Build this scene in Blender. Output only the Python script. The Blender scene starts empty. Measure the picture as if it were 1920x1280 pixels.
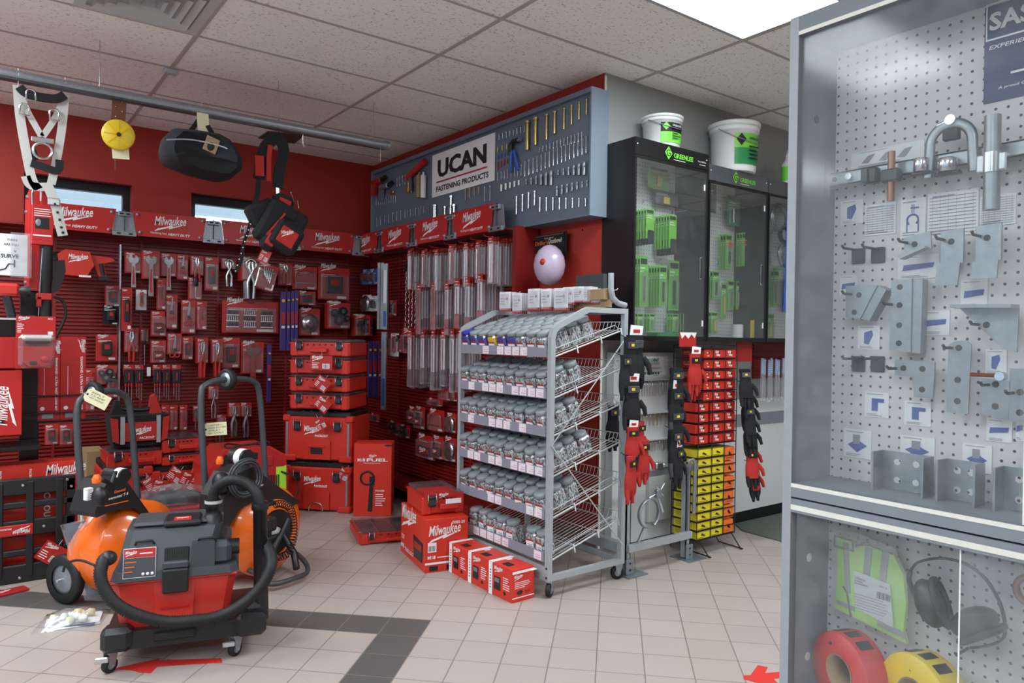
import bpy, math, random
from mathutils import Vector, Matrix, Euler
random.seed(7)
SC = bpy.context.scene
COL = SC.collection
R_ = math.radians
# ------------------------------------------------------------ camera
F = 1354.67
CAMH = 1.4
M = Matrix(((0.7993, 0.0075, 0.6009), (-0.6008, -0.0144, 0.7993), (0.0146, -0.9999, -0.0070)))
cam = bpy.data.cameras.new('camera')
cam.sensor_width = 36.0
cam.lens = F / 1920 * 36
cam.clip_start = 0.05
camo = bpy.data.objects.new('camera', cam)
COL.objects.link(camo)
_r = Vector((M[0][0], M[1][0], M[2][0])).normalized()
_f = Vector((M[0][2], M[1][2], M[2][2])).normalized()
_u = _r.cross(_f).normalized(); _r = _f.cross(_u).normalized()
camo.matrix_world = Matrix(((_r.x, _u.x, -_f.x, 0), (_r.y, _u.y, -_f.y, 0), (_r.z, _u.z, -_f.z, CAMH), (0, 0, 0, 1)))
SC.camera = camo
# ------------------------------------------------------------ sky and exposure
SC.view_settings.view_transform = 'Standard'
SC.view_settings.look = 'None'
SC.view_settings.exposure = 0.8
SC.view_settings.gamma = 1.0
W = bpy.data.worlds.new('daylight'); SC.world = W; W.use_nodes = True
W.node_tree.nodes['Background'].inputs[0].default_value = (0.58, 0.8, 1.0, 1)
W.node_tree.nodes['Background'].inputs[1].default_value = .62
LAMP_E = 15.4        # ceiling troffer diffusers

# ------------------------------------------------------------ photo geometry
def ray(px, py):
    c = Vector(((px - 960) / F, (py - 640) / F, 1)); return M @ c
def PX(px, py, x): r = ray(px, py); t = x / r.x; return Vector((x, r.y * t, CAMH + r.z * t))
def PY(px, py, y): r = ray(px, py); t = y / r.y; return Vector((r.x * t, y, CAMH + r.z * t))
def PZ(px, py, z=0): r = ray(px, py); t = (z - CAMH) / r.z; return Vector((r.x * t, r.y * t, z))
def PD(px, py, X, Y):
    r = ray(px, py); t = (X * r.x + Y * r.y) / (r.x ** 2 + r.y ** 2); return Vector((r.x * t, r.y * t, CAMH + r.z * t))

# ------------------------------------------------------------ materials
def lin(c):
    return tuple(((v / 255) / 12.92 if v / 255 <= .04045 else ((v / 255 + .055) / 1.055) ** 2.4) for v in c) + (1,)
def newmat(name):
    m = bpy.data.materials.new(name); m.use_nodes = True
    nt = m.node_tree; return m, nt, nt.nodes['Principled BSDF']
def nd(nt, t, **k):
    n = nt.nodes.new(t)
    for a, b in k.items(): setattr(n, a, b)
    return n
def mt(nt, op, a, b=None, c=None):
    n = nt.nodes.new('ShaderNodeMath'); n.operation = op
    for i, v in enumerate((a, b, c)):
        if v is None: continue
        if isinstance(v, (int, float)): n.inputs[i].default_value = v
        else: nt.links.new(v, n.inputs[i])
    return n.outputs[0]
def mixc(nt, f, a, b):
    n = nt.nodes.new('ShaderNodeMix'); n.data_type = 'RGBA'
    for s, v in ((n.inputs[0], f), (n.inputs[6], a), (n.inputs[7], b)):
        if isinstance(v, (int, float)): s.default_value = v
        elif isinstance(v, tuple): s.default_value = v
        else: nt.links.new(v, s)
    return n.outputs[2]
def mat(name, rgb, rough=.5, metal=0., var=.08, scale=40, bump=0., coat=0., spec=.5, alpha=1., emit=0.):
    m, nt, b = newmat(name)
    tc = nd(nt, 'ShaderNodeTexCoord'); nz = nd(nt, 'ShaderNodeTexNoise')
    nz.inputs['Scale'].default_value = scale; nz.inputs['Detail'].default_value = 2
    nt.links.new(tc.outputs['Object'], nz.inputs['Vector'])
    c = lin(rgb); c1 = tuple(min(1, x * (1 + var)) for x in c[:3]) + (1,); c0 = tuple(x * (1 - var) for x in c[:3]) + (1,)
    nt.links.new(mixc(nt, nz.outputs['Fac'], c0, c1), b.inputs['Base Color'])
    b.inputs['Roughness'].default_value = rough; b.inputs['Metallic'].default_value = metal
    b.inputs['Coat Weight'].default_value = coat; b.inputs['Specular IOR Level'].default_value = spec
    b.inputs['Alpha'].default_value = alpha
    if emit:
        b.inputs['Emission Color'].default_value = c; b.inputs['Emission Strength'].default_value = emit
    if bump:
        bn = nd(nt, 'ShaderNodeBump'); bn.inputs['Strength'].default_value = bump; bn.inputs['Distance'].default_value = .004
        nt.links.new(nz.outputs['Fac'], bn.inputs['Height']); nt.links.new(bn.outputs[0], b.inputs['Normal'])
    return m
X = {}
X['red'] = mat('red_moulded_plastic', (192, 46, 34), .38)
X['redcard'] = mat('red_printed_card', (174, 36, 32), .42)
X['redbox'] = mat('red_printed_carton', (204, 48, 33), .4)
X['redpaint'] = mat('shade_darkened_red_enamel', (128, 24, 20), .45)  # red darkened to hold the shade among the crowded panels
X['redsign'] = mat('red_banner_enamel', (180, 32, 31), .4)
X['redfab'] = mat('red_ripstop_fabric', (174, 38, 32), .85, scale=300, bump=.3)
X['black'] = mat('black_moulded_plastic', (26, 27, 29), .42)
X['blackfab'] = mat('black_ripstop_fabric', (24, 24, 27), .9, scale=300, bump=.3)
X['grey'] = mat('slate_grey_plastic', (62, 65, 70), .42)
X['rubber'] = mat('black_rubber', (20, 20, 21), .6)
X['steel'] = mat('polished_steel', (200, 200, 202), .22, 1)
X['galv'] = mat('galvanised_steel', (150, 157, 163), .42, .75, var=.18, scale=60)
X['zinc'] = mat('yellow_zinc', (196, 172, 110), .3, .9)
X['bright'] = mat('bright_zinc', (205, 210, 215), .25, .9)
X['gpaint'] = mat('light_grey_enamel', (158, 163, 166), .4)
X['lgrey'] = mat('pale_grey_enamel', (186, 188, 188), .45)
X['ghaze'] = mat('blue_grey_paint', (98, 110, 124), .5)
X['gedge'] = mat('pale_blue_grey_paint', (118, 132, 145), .45)
X['casedge'] = mat('grey_edge_banding', (150, 155, 162), .45)
X['white'] = mat('white_print', (232, 230, 228), .5, var=.02)
X['paper'] = mat('white_paper', (226, 226, 228), .7, var=.02)
X['cream'] = mat('cream_tag_card', (222, 214, 176), .7)
X['orange'] = mat('orange_enamel', (238, 106, 22), .25, coat=.5)
X['orbox'] = mat('orange_printed_carton', (240, 116, 42), .45)
X['yellow'] = mat('yellow_printed_carton', (232, 214, 44), .45)
X['yel2'] = mat('yellow_plastic', (224, 192, 40), .4)
X['green'] = mat('lime_printed_card', (116, 196, 60), .45)
X['dgreen'] = mat('green_plastic', (30, 130, 70), .45)
X['hiviz'] = mat('fluorescent_yellow_mesh', (176, 236, 60), .7)
X['silverf'] = mat('grey_reflective_tape', (150, 152, 158), .5)
X['blue'] = mat('blue_plastic', (40, 90, 170), .45)
X['bluep'] = mat('purple_blue_anodised', (74, 62, 130), .35, .3)
X['navy'] = mat('navy_printed_sheet', (34, 56, 100), .5)
X['bplug'] = mat('blue_violet_jar_lid', (44, 40, 150), .3)
X['yplug'] = mat('yellow_jar_fill', (226, 184, 20), .4)
X['brown'] = mat('brown_leather', (104, 58, 38), .6)
X['copper'] = mat('copper_tube', (150, 100, 80), .35, .8)
X['lid'] = mat('grey_jar_lid', (140, 147, 150), .45)
X['strip'] = mat('grey_price_channel', (136, 136, 150), .45)
X['pink'] = mat('pale_price_ticket', (232, 216, 222), .6)
X['carton'] = mat('brown_cardboard', (160, 132, 96), .8)
X['skyb'] = mat('sky_blue_print', (110, 180, 226), .5)
X['diag'] = mat('blue_diagram_ink', (62, 84, 160), .6)
X['bag'] = mat('charcoal_canvas', (40, 44, 50), .9, scale=200, bump=.3)
X['web'] = mat('pale_grey_webbing', (186, 184, 178), .8, scale=300)
X['cabblack'] = mat('black_powder_coat', (22, 22, 24), .28)
X['lgreen'] = mat('lime_print', (120, 220, 70), .5)
X['ink'] = mat('black_ink', (22, 22, 24), .6)
X['inkred'] = mat('red_ink', (170, 36, 44), .6)
X['dkwin'] = mat('black_window_frame', (18, 18, 24), .4)
X['tape'] = mat('red_floor_tape', (206, 50, 44), .5)
X['redlum'] = mat('red_tape_roll', (200, 40, 36), .45)
X['pail'] = mat('white_pail_plastic', (226, 228, 226), .4, var=.02)
X['balloon'] = mat('pearly_balloon_film', (186, 168, 190), .25, coat=.4)

def clear(name, rgb, body, gloss=.1, rough=.08):
    """thin see-through plastic: mostly transparent, a little milky body, a fresnel sheen"""
    m, nt, p = newmat(name); nt.nodes.remove(p)
    out = [n for n in nt.nodes if n.type == 'OUTPUT_MATERIAL'][0]
    tr = nd(nt, 'ShaderNodeBsdfTransparent'); tr.inputs[0].default_value = (.97, .98, .98, 1)
    df = nd(nt, 'ShaderNodeBsdfDiffuse'); df.inputs[0].default_value = lin(rgb)
    gl = nd(nt, 'ShaderNodeBsdfGlossy'); gl.inputs['Roughness'].default_value = rough
    nz = nd(nt, 'ShaderNodeTexNoise'); nz.inputs['Scale'].default_value = 18
    tc = nd(nt, 'ShaderNodeTexCoord'); nt.links.new(tc.outputs['Object'], nz.inputs['Vector'])
    m1 = nd(nt, 'ShaderNodeMixShader'); nt.links.new(mt(nt, 'MULTIPLY', nz.outputs['Fac'], body * 2), m1.inputs[0])
    nt.links.new(tr.outputs[0], m1.inputs[1]); nt.links.new(df.outputs[0], m1.inputs[2])
    lw = nd(nt, 'ShaderNodeLayerWeight'); lw.inputs['Blend'].default_value = .5
    fr = mt(nt, 'MULTIPLY_ADD', mt(nt, 'POWER', lw.outputs['Facing'], 3.5), .5, .045)
    m2 = nd(nt, 'ShaderNodeMixShader'); nt.links.new(mt(nt, 'MULTIPLY', fr, gloss * 4), m2.inputs[0])
    nt.links.new(m1.outputs[0], m2.inputs[1]); nt.links.new(gl.outputs[0], m2.inputs[2]); nt.links.new(m2.outputs[0], out.inputs[0])
    return m
X['clear'] = clear('clear_blister_plastic', (220, 224, 228), .05, .4, .15)
X['clear2'] = clear('clear_sleeve_plastic', (226, 216, 224), .2, .2, .2)
X['smoke'] = clear('smoked_clear_lid', (110, 96, 100), .3, .2, .15)
X['pane'] = clear('acrylic_door_sheet', (200, 206, 210), .03, .45, .02)
X['pane2'] = clear('dusty_acrylic_sheet', (200, 202, 204), .07, .06, .1)
X['bagfilm'] = clear('polythene_bag', (214, 220, 226), .09, .4, .15)

def m_floor():
    m, nt, b = newmat('ceramic_floor_tiles')
    g = nd(nt, 'ShaderNodeNewGeometry'); sp = nd(nt, 'ShaderNodeSeparateXYZ'); nt.links.new(g.outputs['Position'], sp.inputs[0])
    p = .2035; q = 1 / (math.sqrt(2) * p)
    u = mt(nt, 'ADD', mt(nt, 'MULTIPLY', mt(nt, 'SUBTRACT', sp.outputs[0], sp.outputs[1]), q), .870 / p)
    w = mt(nt, 'SUBTRACT', mt(nt, 'MULTIPLY', mt(nt, 'ADD', sp.outputs[0], sp.outputs[1]), q), 3.4535 / p)
    def edge(v):
        fr = mt(nt, 'FRACT', v); return mt(nt, 'MINIMUM', fr, mt(nt, 'SUBTRACT', 1., fr))
    grout = mt(nt, 'LESS_THAN', mt(nt, 'MINIMUM', edge(u), edge(w)), .0125)
    fu = mt(nt, 'FLOOR', u); fw = mt(nt, 'FLOOR', w)
    a = mt(nt, 'MULTIPLY', mt(nt, 'COMPARE', fw, -1., .3), mt(nt, 'LESS_THAN', fu, -.5))
    c = mt(nt, 'MULTIPLY', mt(nt, 'COMPARE', fu, -1., .3), mt(nt, 'LESS_THAN', fw, -.5))
    dark = mt(nt, 'MAXIMUM', a, c)
    cb = nd(nt, 'ShaderNodeCombineXYZ'); nt.links.new(fu, cb.inputs[0]); nt.links.new(fw, cb.inputs[1])
    wn = nd(nt, 'ShaderNodeTexWhiteNoise', noise_dimensions='2D'); nt.links.new(cb.outputs[0], wn.inputs['Vector'])
    base = mixc(nt, wn.outputs['Value'], lin((168, 156, 149)), lin((176, 164, 157)))
    nz = nd(nt, 'ShaderNodeTexNoise'); nz.inputs['Scale'].default_value = 160; nt.links.new(g.outputs['Position'], nz.inputs['Vector'])
    dk = mixc(nt, nz.outputs['Fac'], lin((60, 59, 58)), lin((106, 103, 101)))
    n2 = nd(nt, 'ShaderNodeTexNoise'); n2.inputs['Scale'].default_value = 2.3; nt.links.new(g.outputs['Position'], n2.inputs['Vector'])
    base = mixc(nt, mt(nt, 'MULTIPLY', n2.outputs['Fac'], .25), base, lin((154, 141, 134)))
    col = mixc(nt, grout, mixc(nt, dark, base, dk), lin((120, 110, 104)))
    nt.links.new(col, b.inputs['Base Color']); b.inputs['Roughness'].default_value = .38
    bn = nd(nt, 'ShaderNodeBump'); bn.inputs['Strength'].default_value = .35; bn.inputs['Distance'].default_value = .002; bn.invert = True
    nt.links.new(grout, bn.inputs['Height']); nt.links.new(bn.outputs[0], b.inputs['Normal'])
    return m
def m_ceil():
    m, nt, b = newmat('acoustic_ceiling_tile')
    g = nd(nt, 'ShaderNodeNewGeometry')
    mp = nd(nt, 'ShaderNodeMapping'); mp.inputs['Scale'].default_value = (55, 110, 55); mp.inputs['Rotation'].default_value = (0, 0, .5)
    nt.links.new(g.outputs['Position'], mp.inputs[0])
    v = nd(nt, 'ShaderNodeTexNoise'); v.inputs['Scale'].default_value = 1; v.inputs['Detail'].default_value = 1; nt.links.new(mp.outputs[0], v.inputs['Vector'])
    pit = mt(nt, 'GREATER_THAN', v.outputs['Fac'], .665)
    nt.links.new(mixc(nt, pit, lin((240, 238, 234)), lin((186, 178, 173))), b.inputs['Base Color'])
    b.inputs['Roughness'].default_value = .9
    return m
def m_peg(name, base, hole, pitch=.0254, r=.0034, ax=(1, 2), dust=.05):
    m, nt, b = newmat(name)
    g = nd(nt, 'ShaderNodeNewGeometry'); sp = nd(nt, 'ShaderNodeSeparateXYZ'); nt.links.new(g.outputs['Position'], sp.inputs[0])
    def c(i):
        return mt(nt, 'MULTIPLY', mt(nt, 'SUBTRACT', mt(nt, 'FRACT', mt(nt, 'MULTIPLY', sp.outputs[i], 1 / pitch)), .5), pitch)
    a = c(ax[0]); d = c(ax[1])
    rr = mt(nt, 'ADD', mt(nt, 'MULTIPLY', a, a), mt(nt, 'MULTIPLY', d, d))
    h = mt(nt, 'LESS_THAN', rr, r * r)
    nz = nd(nt, 'ShaderNodeTexNoise'); nz.inputs['Scale'].default_value = 6; nt.links.new(g.outputs['Position'], nz.inputs['Vector'])
    cb = mixc(nt, mt(nt, 'MULTIPLY', nz.outputs['Fac'], dust * 4), lin(base), lin(tuple(int(v * .86) for v in base)))
    nt.links.new(mixc(nt, h, cb, lin(hole)), b.inputs['Base Color']); b.inputs['Roughness'].default_value = .55
    return m
def m_screws():
    m, nt, b = newmat('loose_zinc_screws')
    tc = nd(nt, 'ShaderNodeTexCoord'); v = nd(nt, 'ShaderNodeTexVoronoi'); v.inputs['Scale'].default_value = 190
    mp = nd(nt, 'ShaderNodeMapping'); mp.inputs['Scale'].default_value = (1, 1, .45)
    oi = nd(nt, 'ShaderNodeObjectInfo'); ad = nd(nt, 'ShaderNodeVectorMath')
    nt.links.new(tc.outputs['Object'], ad.inputs[0]); nt.links.new(oi.outputs['Location'], ad.inputs[1])
    nt.links.new(ad.outputs[0], mp.inputs[0]); nt.links.new(mp.outputs[0], v.inputs['Vector'])
    cr = nd(nt, 'ShaderNodeValToRGB'); e = cr.color_ramp.elements
    e[0].position = .2; e[0].color = lin((84, 88, 94)); e[1].position = .75; e[1].color = lin((236, 240, 244))  # bright cell tones paint the glints of the screws
    sp = nd(nt, 'ShaderNodeSeparateColor'); nt.links.new(v.outputs['Color'], sp.inputs[0])
    nt.links.new(sp.outputs[0], cr.inputs[0]); nt.links.new(cr.outputs[0], b.inputs['Base Color'])
    b.inputs['Metallic'].default_value = .55; b.inputs['Roughness'].default_value = .3
    bn = nd(nt, 'ShaderNodeBump'); bn.inputs['Strength'].default_value = 1; bn.inputs['Distance'].default_value = .004
    nt.links.new(v.outputs['Distance'], bn.inputs['Height']); nt.links.new(bn.outputs[0], b.inputs['Normal'])
    return m
X['floor'] = m_floor(); X['ceil'] = m_ceil(); X['screws'] = m_screws()
X['pegw'] = m_peg('white_pegboard', (206, 202, 204), (60, 45, 45), ax=(1, 2))
X['pegc'] = m_peg('white_cabinet_pegboard', (214, 216, 214), (70, 70, 74), ax=(0, 2))
X['wallred'] = mat('red_wall_paint', (160, 43, 31), .6, var=.04, scale=3)
X['wallgrey'] = mat('grey_wall_paint', (148, 150, 148), .6, var=.03, scale=3)
X['wallwht'] = mat('pale_laminate', (206, 210, 210), .45, var=.02)
X['gridbar'] = mat('ceiling_grid_enamel', (176, 166, 162), .6)
X['basetile'] = mat('brown_base_tile', (122, 98, 86), .4, var=.12, scale=8)
X['carpet'] = mat('grey_green_carpet', (88, 94, 86), .95, var=.35, scale=300)
X['laminate'] = mat('grey_laminate_board', (126, 132, 140), .75, var=.06, scale=9)
X['edgew'] = mat('cream_edge_band', (222, 220, 208), .5)

# ------------------------------------------------------------ mesh builder
FONT = {}
def glyphs(s, shear=0., bold=0., caps=1.):
    k = (s, shear, bold)
    if k not in FONT:
        cu = bpy.data.curves.new('lettering', 'FONT'); cu.body = s; cu.shear = shear; cu.offset = bold; cu.resolution_u = 2
        cu.space_character = 1.0
        o = bpy.data.objects.new('lettering', cu); COL.objects.link(o)
        bpy.context.view_layer.update()
        me = bpy.data.meshes.new_from_object(o.evaluated_get(bpy.context.evaluated_depsgraph_get()))
        vs = [v.co.copy() for v in me.vertices]; fs = [tuple(p.vertices) for p in me.polygons]
        bpy.data.objects.remove(o); bpy.data.curves.remove(cu); bpy.data.meshes.remove(me)
        x0 = min(v.x for v in vs); x1 = max(v.x for v in vs); y0 = min(v.y for v in vs); y1 = max(v.y for v in vs)
        FONT[k] = ([((v.x - x0) / (x1 - x0), (v.y - y0) / (x1 - x0)) for v in vs], fs, (y1 - y0) / (x1 - x0))
    return FONT[k]
def Rz(a): return Matrix.Rotation(a, 4, 'Z')
def Rx(a): return Matrix.Rotation(a, 4, 'X')
def Ry(a): return Matrix.Rotation(a, 4, 'Y')
def Tr(x, y, z): return Matrix.Translation((x, y, z))
UPR = Rx(math.pi / 2)            # XY drawing -> upright, facing -Y

class MB:
    def __init__(s, T=None):
        s.v = []; s.f = []; s.mi = []; s.sm = []; s.ms = []; s.T = T or Matrix()
    def add(s, vs, fs, m, smooth=False, T=None):
        m = X[m] if isinstance(m, str) else m
        if m not in s.ms: s.ms.append(m)
        k = s.ms.index(m); n = len(s.v); A = s.T @ T if T is not None else s.T
        s.v += [A @ Vector(p) for p in vs]
        for f in fs: s.f.append([n + i for i in f]); s.mi.append(k); s.sm.append(smooth)
        return s
    def box(s, x0, y0, z0, x1, y1, z1, m, T=None):
        v = [(x, y, z) for z in (z0, z1) for y in (y0, y1) for x in (x0, x1)]
        return s.add(v, [(0, 2, 3, 1), (4, 5, 7, 6), (0, 1, 5, 4), (2, 6, 7, 3), (0, 4, 6, 2), (1, 3, 7, 5)], m, False, T)
    def cb(s, x0, y0, z0, x1, y1, z1, m, b=.004, T=None):
        b = min(b, (x1 - x0) * .49, (y1 - y0) * .49, (z1 - z0) * .49)
        X_, Y_, Z_ = (x0, x1), (y0, y1), (z0, z1); v = []; I = {}
        for i in (0, 1):
            for j in (0, 1):
                for k in (0, 1):
                    sx, sy, sz = (b if i == 0 else -b), (b if j == 0 else -b), (b if k == 0 else -b)
                    for a in range(3):
                        I[i, j, k, a] = len(v)
                        v.append((X_[i] + (0 if a == 0 else sx), Y_[j] + (0 if a == 1 else sy), Z_[k] + (0 if a == 2 else sz)))
        f = []
        def q(*l):
            f.append(l)
        for i in (0, 1):
            l = [I[i, 0, 0, 0], I[i, 1, 0, 0], I[i, 1, 1, 0], I[i, 0, 1, 0]]; q(*(l if i else l[::-1]))
            l = [I[0, i, 0, 1], I[1, i, 0, 1], I[1, i, 1, 1], I[0, i, 1, 1]]; q(*(l[::-1] if i else l))
            l = [I[0, 0, i, 2], I[1, 0, i, 2], I[1, 1, i, 2], I[0, 1, i, 2]]; q(*(l if i else l[::-1]))
        for i in (0, 1):
            for j in (0, 1):
                q(I[i, j, 0, 0], I[i, j, 1, 0], I[i, j, 1, 1], I[i, j, 0, 1])
                q(I[i, 0, j, 0], I[i, 1, j, 0], I[i, 1, j, 2], I[i, 0, j, 2])
                q(I[0, i, j, 1], I[1, i, j, 1], I[1, i, j, 2], I[0, i, j, 2])
                for k in (0, 1): q(I[i, j, k, 0], I[i, j, k, 1], I[i, j, k, 2])
        return s.add(v, f, m, False, T)
    def prism(s, poly, d0, d1, m, T=None, smooth=False):
        """polygon in XY extruded along Z from d0 to d1"""
        n = len(poly)
        a = sum(poly[i][0] * poly[(i + 1) % n][1] - poly[(i + 1) % n][0] * poly[i][1] for i in range(n))
        if a < 0: poly = poly[::-1]
        v = [(p[0], p[1], d0) for p in poly] + [(p[0], p[1], d1) for p in poly]
        f = [tuple(range(n - 1, -1, -1)), tuple(range(n, 2 * n))]
        s.add(v, f, m, False, T)
        return s.add(v, [(i, (i + 1) % n, n + (i + 1) % n, n + i) for i in range(n)], m, smooth, T)
    def up(s, poly, y0, y1, m, T=None, smooth=False):
        """polygon drawn in XZ, thickness from y0 (front) to y1 (back)"""
        A = UPR if T is None else T @ UPR
        return s.prism(poly, -y1, -y0, m, A, smooth)
    def pillow(s, poly, y0, y1, m, T=None):
        cx = sum(p[0] for p in poly) / len(poly); cz = sum(p[1] for p in poly) / len(poly); n = len(poly); v = []; f = []
        L = [(0, .78), (.1, .93), (.3, 1.), (.7, 1.), (.9, .93), (1, .78)]
        for t, k in L: v += [(cx + (x - cx) * k, y0 + (y1 - y0) * t, cz + (z - cz) * k) for x, z in poly]
        for i in range(len(L) - 1): f += [(i * n + j, i * n + (j + 1) % n, (i + 1) * n + (j + 1) % n, (i + 1) * n + j) for j in range(n)]
        f += [tuple(range(n)), tuple(range(len(v) - n, len(v)))[::-1]]
        return s.add(v, f, m, True, T)
    def quad(s, a, b, c, d, m): return s.add([a, b, c, d], [(0, 1, 2, 3)], m)
    def lathe(s, prof, m, n=20, T=None, smooth=True, cap=True):
        v = []; f = []
        for r, z in prof:
            for i in range(n):
                a = 2 * math.pi * i / n; v.append((r * math.cos(a), r * math.sin(a), z))
        for k in range(len(prof) - 1):
            for i in range(n):
                j = (i + 1) % n; f.append((k * n + i, k * n + j, (k + 1) * n + j, (k + 1) * n + i))
        s.add(v, f, m, smooth, T)
        if not cap: return s
        if prof[0][0] > 1e-5: s.add(v[:n], [tuple(range(n - 1, -1, -1))], m, False, T)
        if prof[-1][0] > 1e-5: s.add(v[-n:], [tuple(range(n))], m, False, T)
        return s
    def cyl(s, r, z0, z1, m, n=16, T=None): return s.lathe([(r, z0), (r, z1)], m, n, T)
    def tube(s, pts, r, m, n=8, closed=False, T=None, flat=1., caps=True):
        P = [Vector(p) for p in pts]; N = len(P); v = []; f = []
        up = Vector((0, 0, 1)); prev = None
        for i in range(N):
            if closed: t = P[(i + 1) % N] - P[i - 1]
            else: t = P[min(i + 1, N - 1)] - P[max(i - 1, 0)]
            t = t.normalized() if t.length > 1e-9 else Vector((0, 0, 1))
            if prev is None:
                a = (Vector((1, 0, 0)) - t * t.x).normalized() if abs(t.z) > .95 else t.cross(up).normalized()
            else:
                a = prev - t * prev.dot(t); a = a.normalized() if a.length > 1e-6 else t.orthogonal().normalized()
            prev = a; b = t.cross(a); rr = r[i] if isinstance(r, (list, tuple)) else r
            for k in range(n):
                th = 2 * math.pi * k / n; v.append(P[i] + a * (math.cos(th) * rr) + b * (math.sin(th) * rr * flat))
        for i in range(N if closed else N - 1):
            j = (i + 1) % N
            for k in range(n):
                l = (k + 1) % n; f.append((i * n + k, i * n + l, j * n + l, j * n + k))
        s.add(v, f, m, n > 4, T)
        if not closed and caps:
            s.add(v[:n], [tuple(range(n - 1, -1, -1))], m, False, T); s.add(v[-n:], [tuple(range(n))], m, False, T)
        return s
    def ball(s, c, r, m, n=14, T=None):
        rx, ry, rz = r if isinstance(r, tuple) else (r, r, r)
        pr = [(math.sin(math.pi * k / 8) + 1e-6, -math.cos(math.pi * k / 8)) for k in range(9)]
        A = Tr(*c) @ Matrix.Diagonal((rx, ry, rz, 1))
        return s.lathe(pr, m, n, A if T is None else T @ A)
    def text(s, t, x, z, w, m, y=0., shear=0., bold=.01, hs=None, rot=0., T=None, align='l'):
        """lettering facing -Y; x,z lower-left corner, w its width, hs an optional height"""
        vs, fs, asp = glyphs(t, shear, bold); h = w * asp; k = (hs / h) if hs else 1.
        if align == 'c': x -= w / 2
        A = Tr(x, y, z) @ Ry(-rot)
        v = [(a * w, 0, b * w * k) for a, b in vs]
        return s.add(v, fs, m, False, A if T is None else T @ A)
    def logo(s, x, z, w, m='white', y=0., rot=0., T=None):
        A = Tr(x, y, z) @ Ry(-rot)
        if T is not None: A = T @ A
        s.text('Milwaukee', 0, w * .12, w, m, 0, .35, .014, w * .3, .07, A)
        b = [(-.02, -.1), (.45, .055), (.43, .0), (.98, .2), (.55, .1), (.57, .155), (.1, .0), (.12, .03)]
        return s.add([(a * w, 0, c * w + w * .02) for a, c in b], [(0, 1, 2, 3, 4, 5, 6, 7)], m, False, A)
    def lines(s, x0, z0, x1, z1, n, m='white', y=0., rnd=True, T=None, h=None):
        dz = (z1 - z0) / n; hh = h or dz * .35
        for i in range(n):
            z = z0 + dz * (i + .5); e = x0 + (x1 - x0) * (random.uniform(.55, 1) if rnd else 1)
            s.add([(x0, y, z - hh / 2), (e, y, z - hh / 2), (e, y, z + hh / 2), (x0, y, z + hh / 2)], [(0, 1, 2, 3)], m, False, T)
        return s
    def rect(s, x0, z0, x1, z1, m, y=0., T=None):
        return s.add([(x0, y, z0), (x1, y, z0), (x1, y, z1), (x0, y, z1)], [(0, 1, 2, 3)], m, False, T)
    def mesh(s, name):
        me = bpy.data.meshes.new(name); me.from_pydata([tuple(p) for p in s.v], [], s.f)
        for m in s.ms: me.materials.append(m)
        me.polygons.foreach_set('material_index', s.mi); me.polygons.foreach_set('use_smooth', s.sm); me.update()
        return me
    def obj(s, name, parent=None, loc=None, rz=None):
        o = bpy.data.objects.new(name, s.mesh(name)); COL.objects.link(o)
        if parent is not None: o.parent = parent
        if loc is not None: o.location = loc
        if rz is not None: o.rotation_euler = (0, 0, rz)
        return o

def tag(o, label, cat, group=None, kind=None):
    o['label'] = label; o['category'] = cat
    if group: o['group'] = group
    if kind: o['kind'] = kind
    return o
def thing(name, label, cat, loc=(0, 0, 0), rz=0., group=None):
    o = bpy.data.objects.new(name, None); COL.objects.link(o); o.empty_display_size = .05
    o.location = loc; o.rotation_euler = (0, 0, rz); return tag(o, label, cat, group)
def struct(name, mb, parent=None):
    o = mb.obj(name, parent)
    if parent is None: o['kind'] = 'structure'
    return o
def dup(root, label, loc=None, rot=None, group=None, scale=None):
    r = root.copy(); COL.objects.link(r); r['label'] = label
    if loc is not None: r.location = loc
    if rot is not None: r.rotation_euler = rot
    if scale is not None: r.scale = scale
    if group: r['group'] = group
    for ch in list(root.children):
        c = ch.copy(); COL.objects.link(c); c.parent = r
        for g in ch.children:
            d = g.copy(); COL.objects.link(d); d.parent = c
    return r
ORD = ['first', 'second', 'third', 'fourth', 'fifth', 'sixth', 'seventh', 'eighth', 'ninth', 'tenth', 'eleventh', 'twelfth',
       'thirteenth', 'fourteenth', 'fifteenth', 'sixteenth', 'seventeenth', 'eighteenth', 'nineteenth', 'twentieth', 'twenty-first',
       'twenty-second', 'twenty-third', 'twenty-fourth', 'twenty-fifth']
def arc(cx, cz, r, a0, a1, n=10, y=0.):
    return [(cx + r * math.cos(R_(a0 + (a1 - a0) * i / n)), y, cz + r * math.sin(R_(a0 + (a1 - a0) * i / n))) for i in range(n + 1)]
def arc2(cx, cz, r, a0, a1, n=10): return [(p[0], p[2]) for p in arc(cx, cz, r, a0, a1, n)]
def spline(pts, n=8):
    P = [Vector(p) for p in pts]; out = []
    for i in range(len(P) - 1):
        a, b, c, d = P[max(i - 1, 0)], P[i], P[i + 1], P[min(i + 2, len(P) - 1)]
        for k in range(n):
            t = k / n
            out.append(.5 * ((2 * b) + (c - a) * t + (2 * a - 5 * b + 4 * c - d) * t * t + (3 * b - a - 3 * c + d) * t ** 3))
    out.append(P[-1]); return out
def resample(P, step):
    out = [P[0]]; acc = 0
    for a, b in zip(P, P[1:]):
        L = (b - a).length; t = step - acc
        while t <= L and L > 0:
            out.append(a.lerp(b, t / L)); t += step
        acc = (acc + L) % step if L else acc
    return out
def hose(mb, pts, r, m='rubber', pitch=.0095, n=12):
    P = resample(spline(pts, 14), pitch / 2)
    return mb.tube(P, [r * (1.04 if i % 2 else .84) for i in range(len(P))], m, n)

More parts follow.
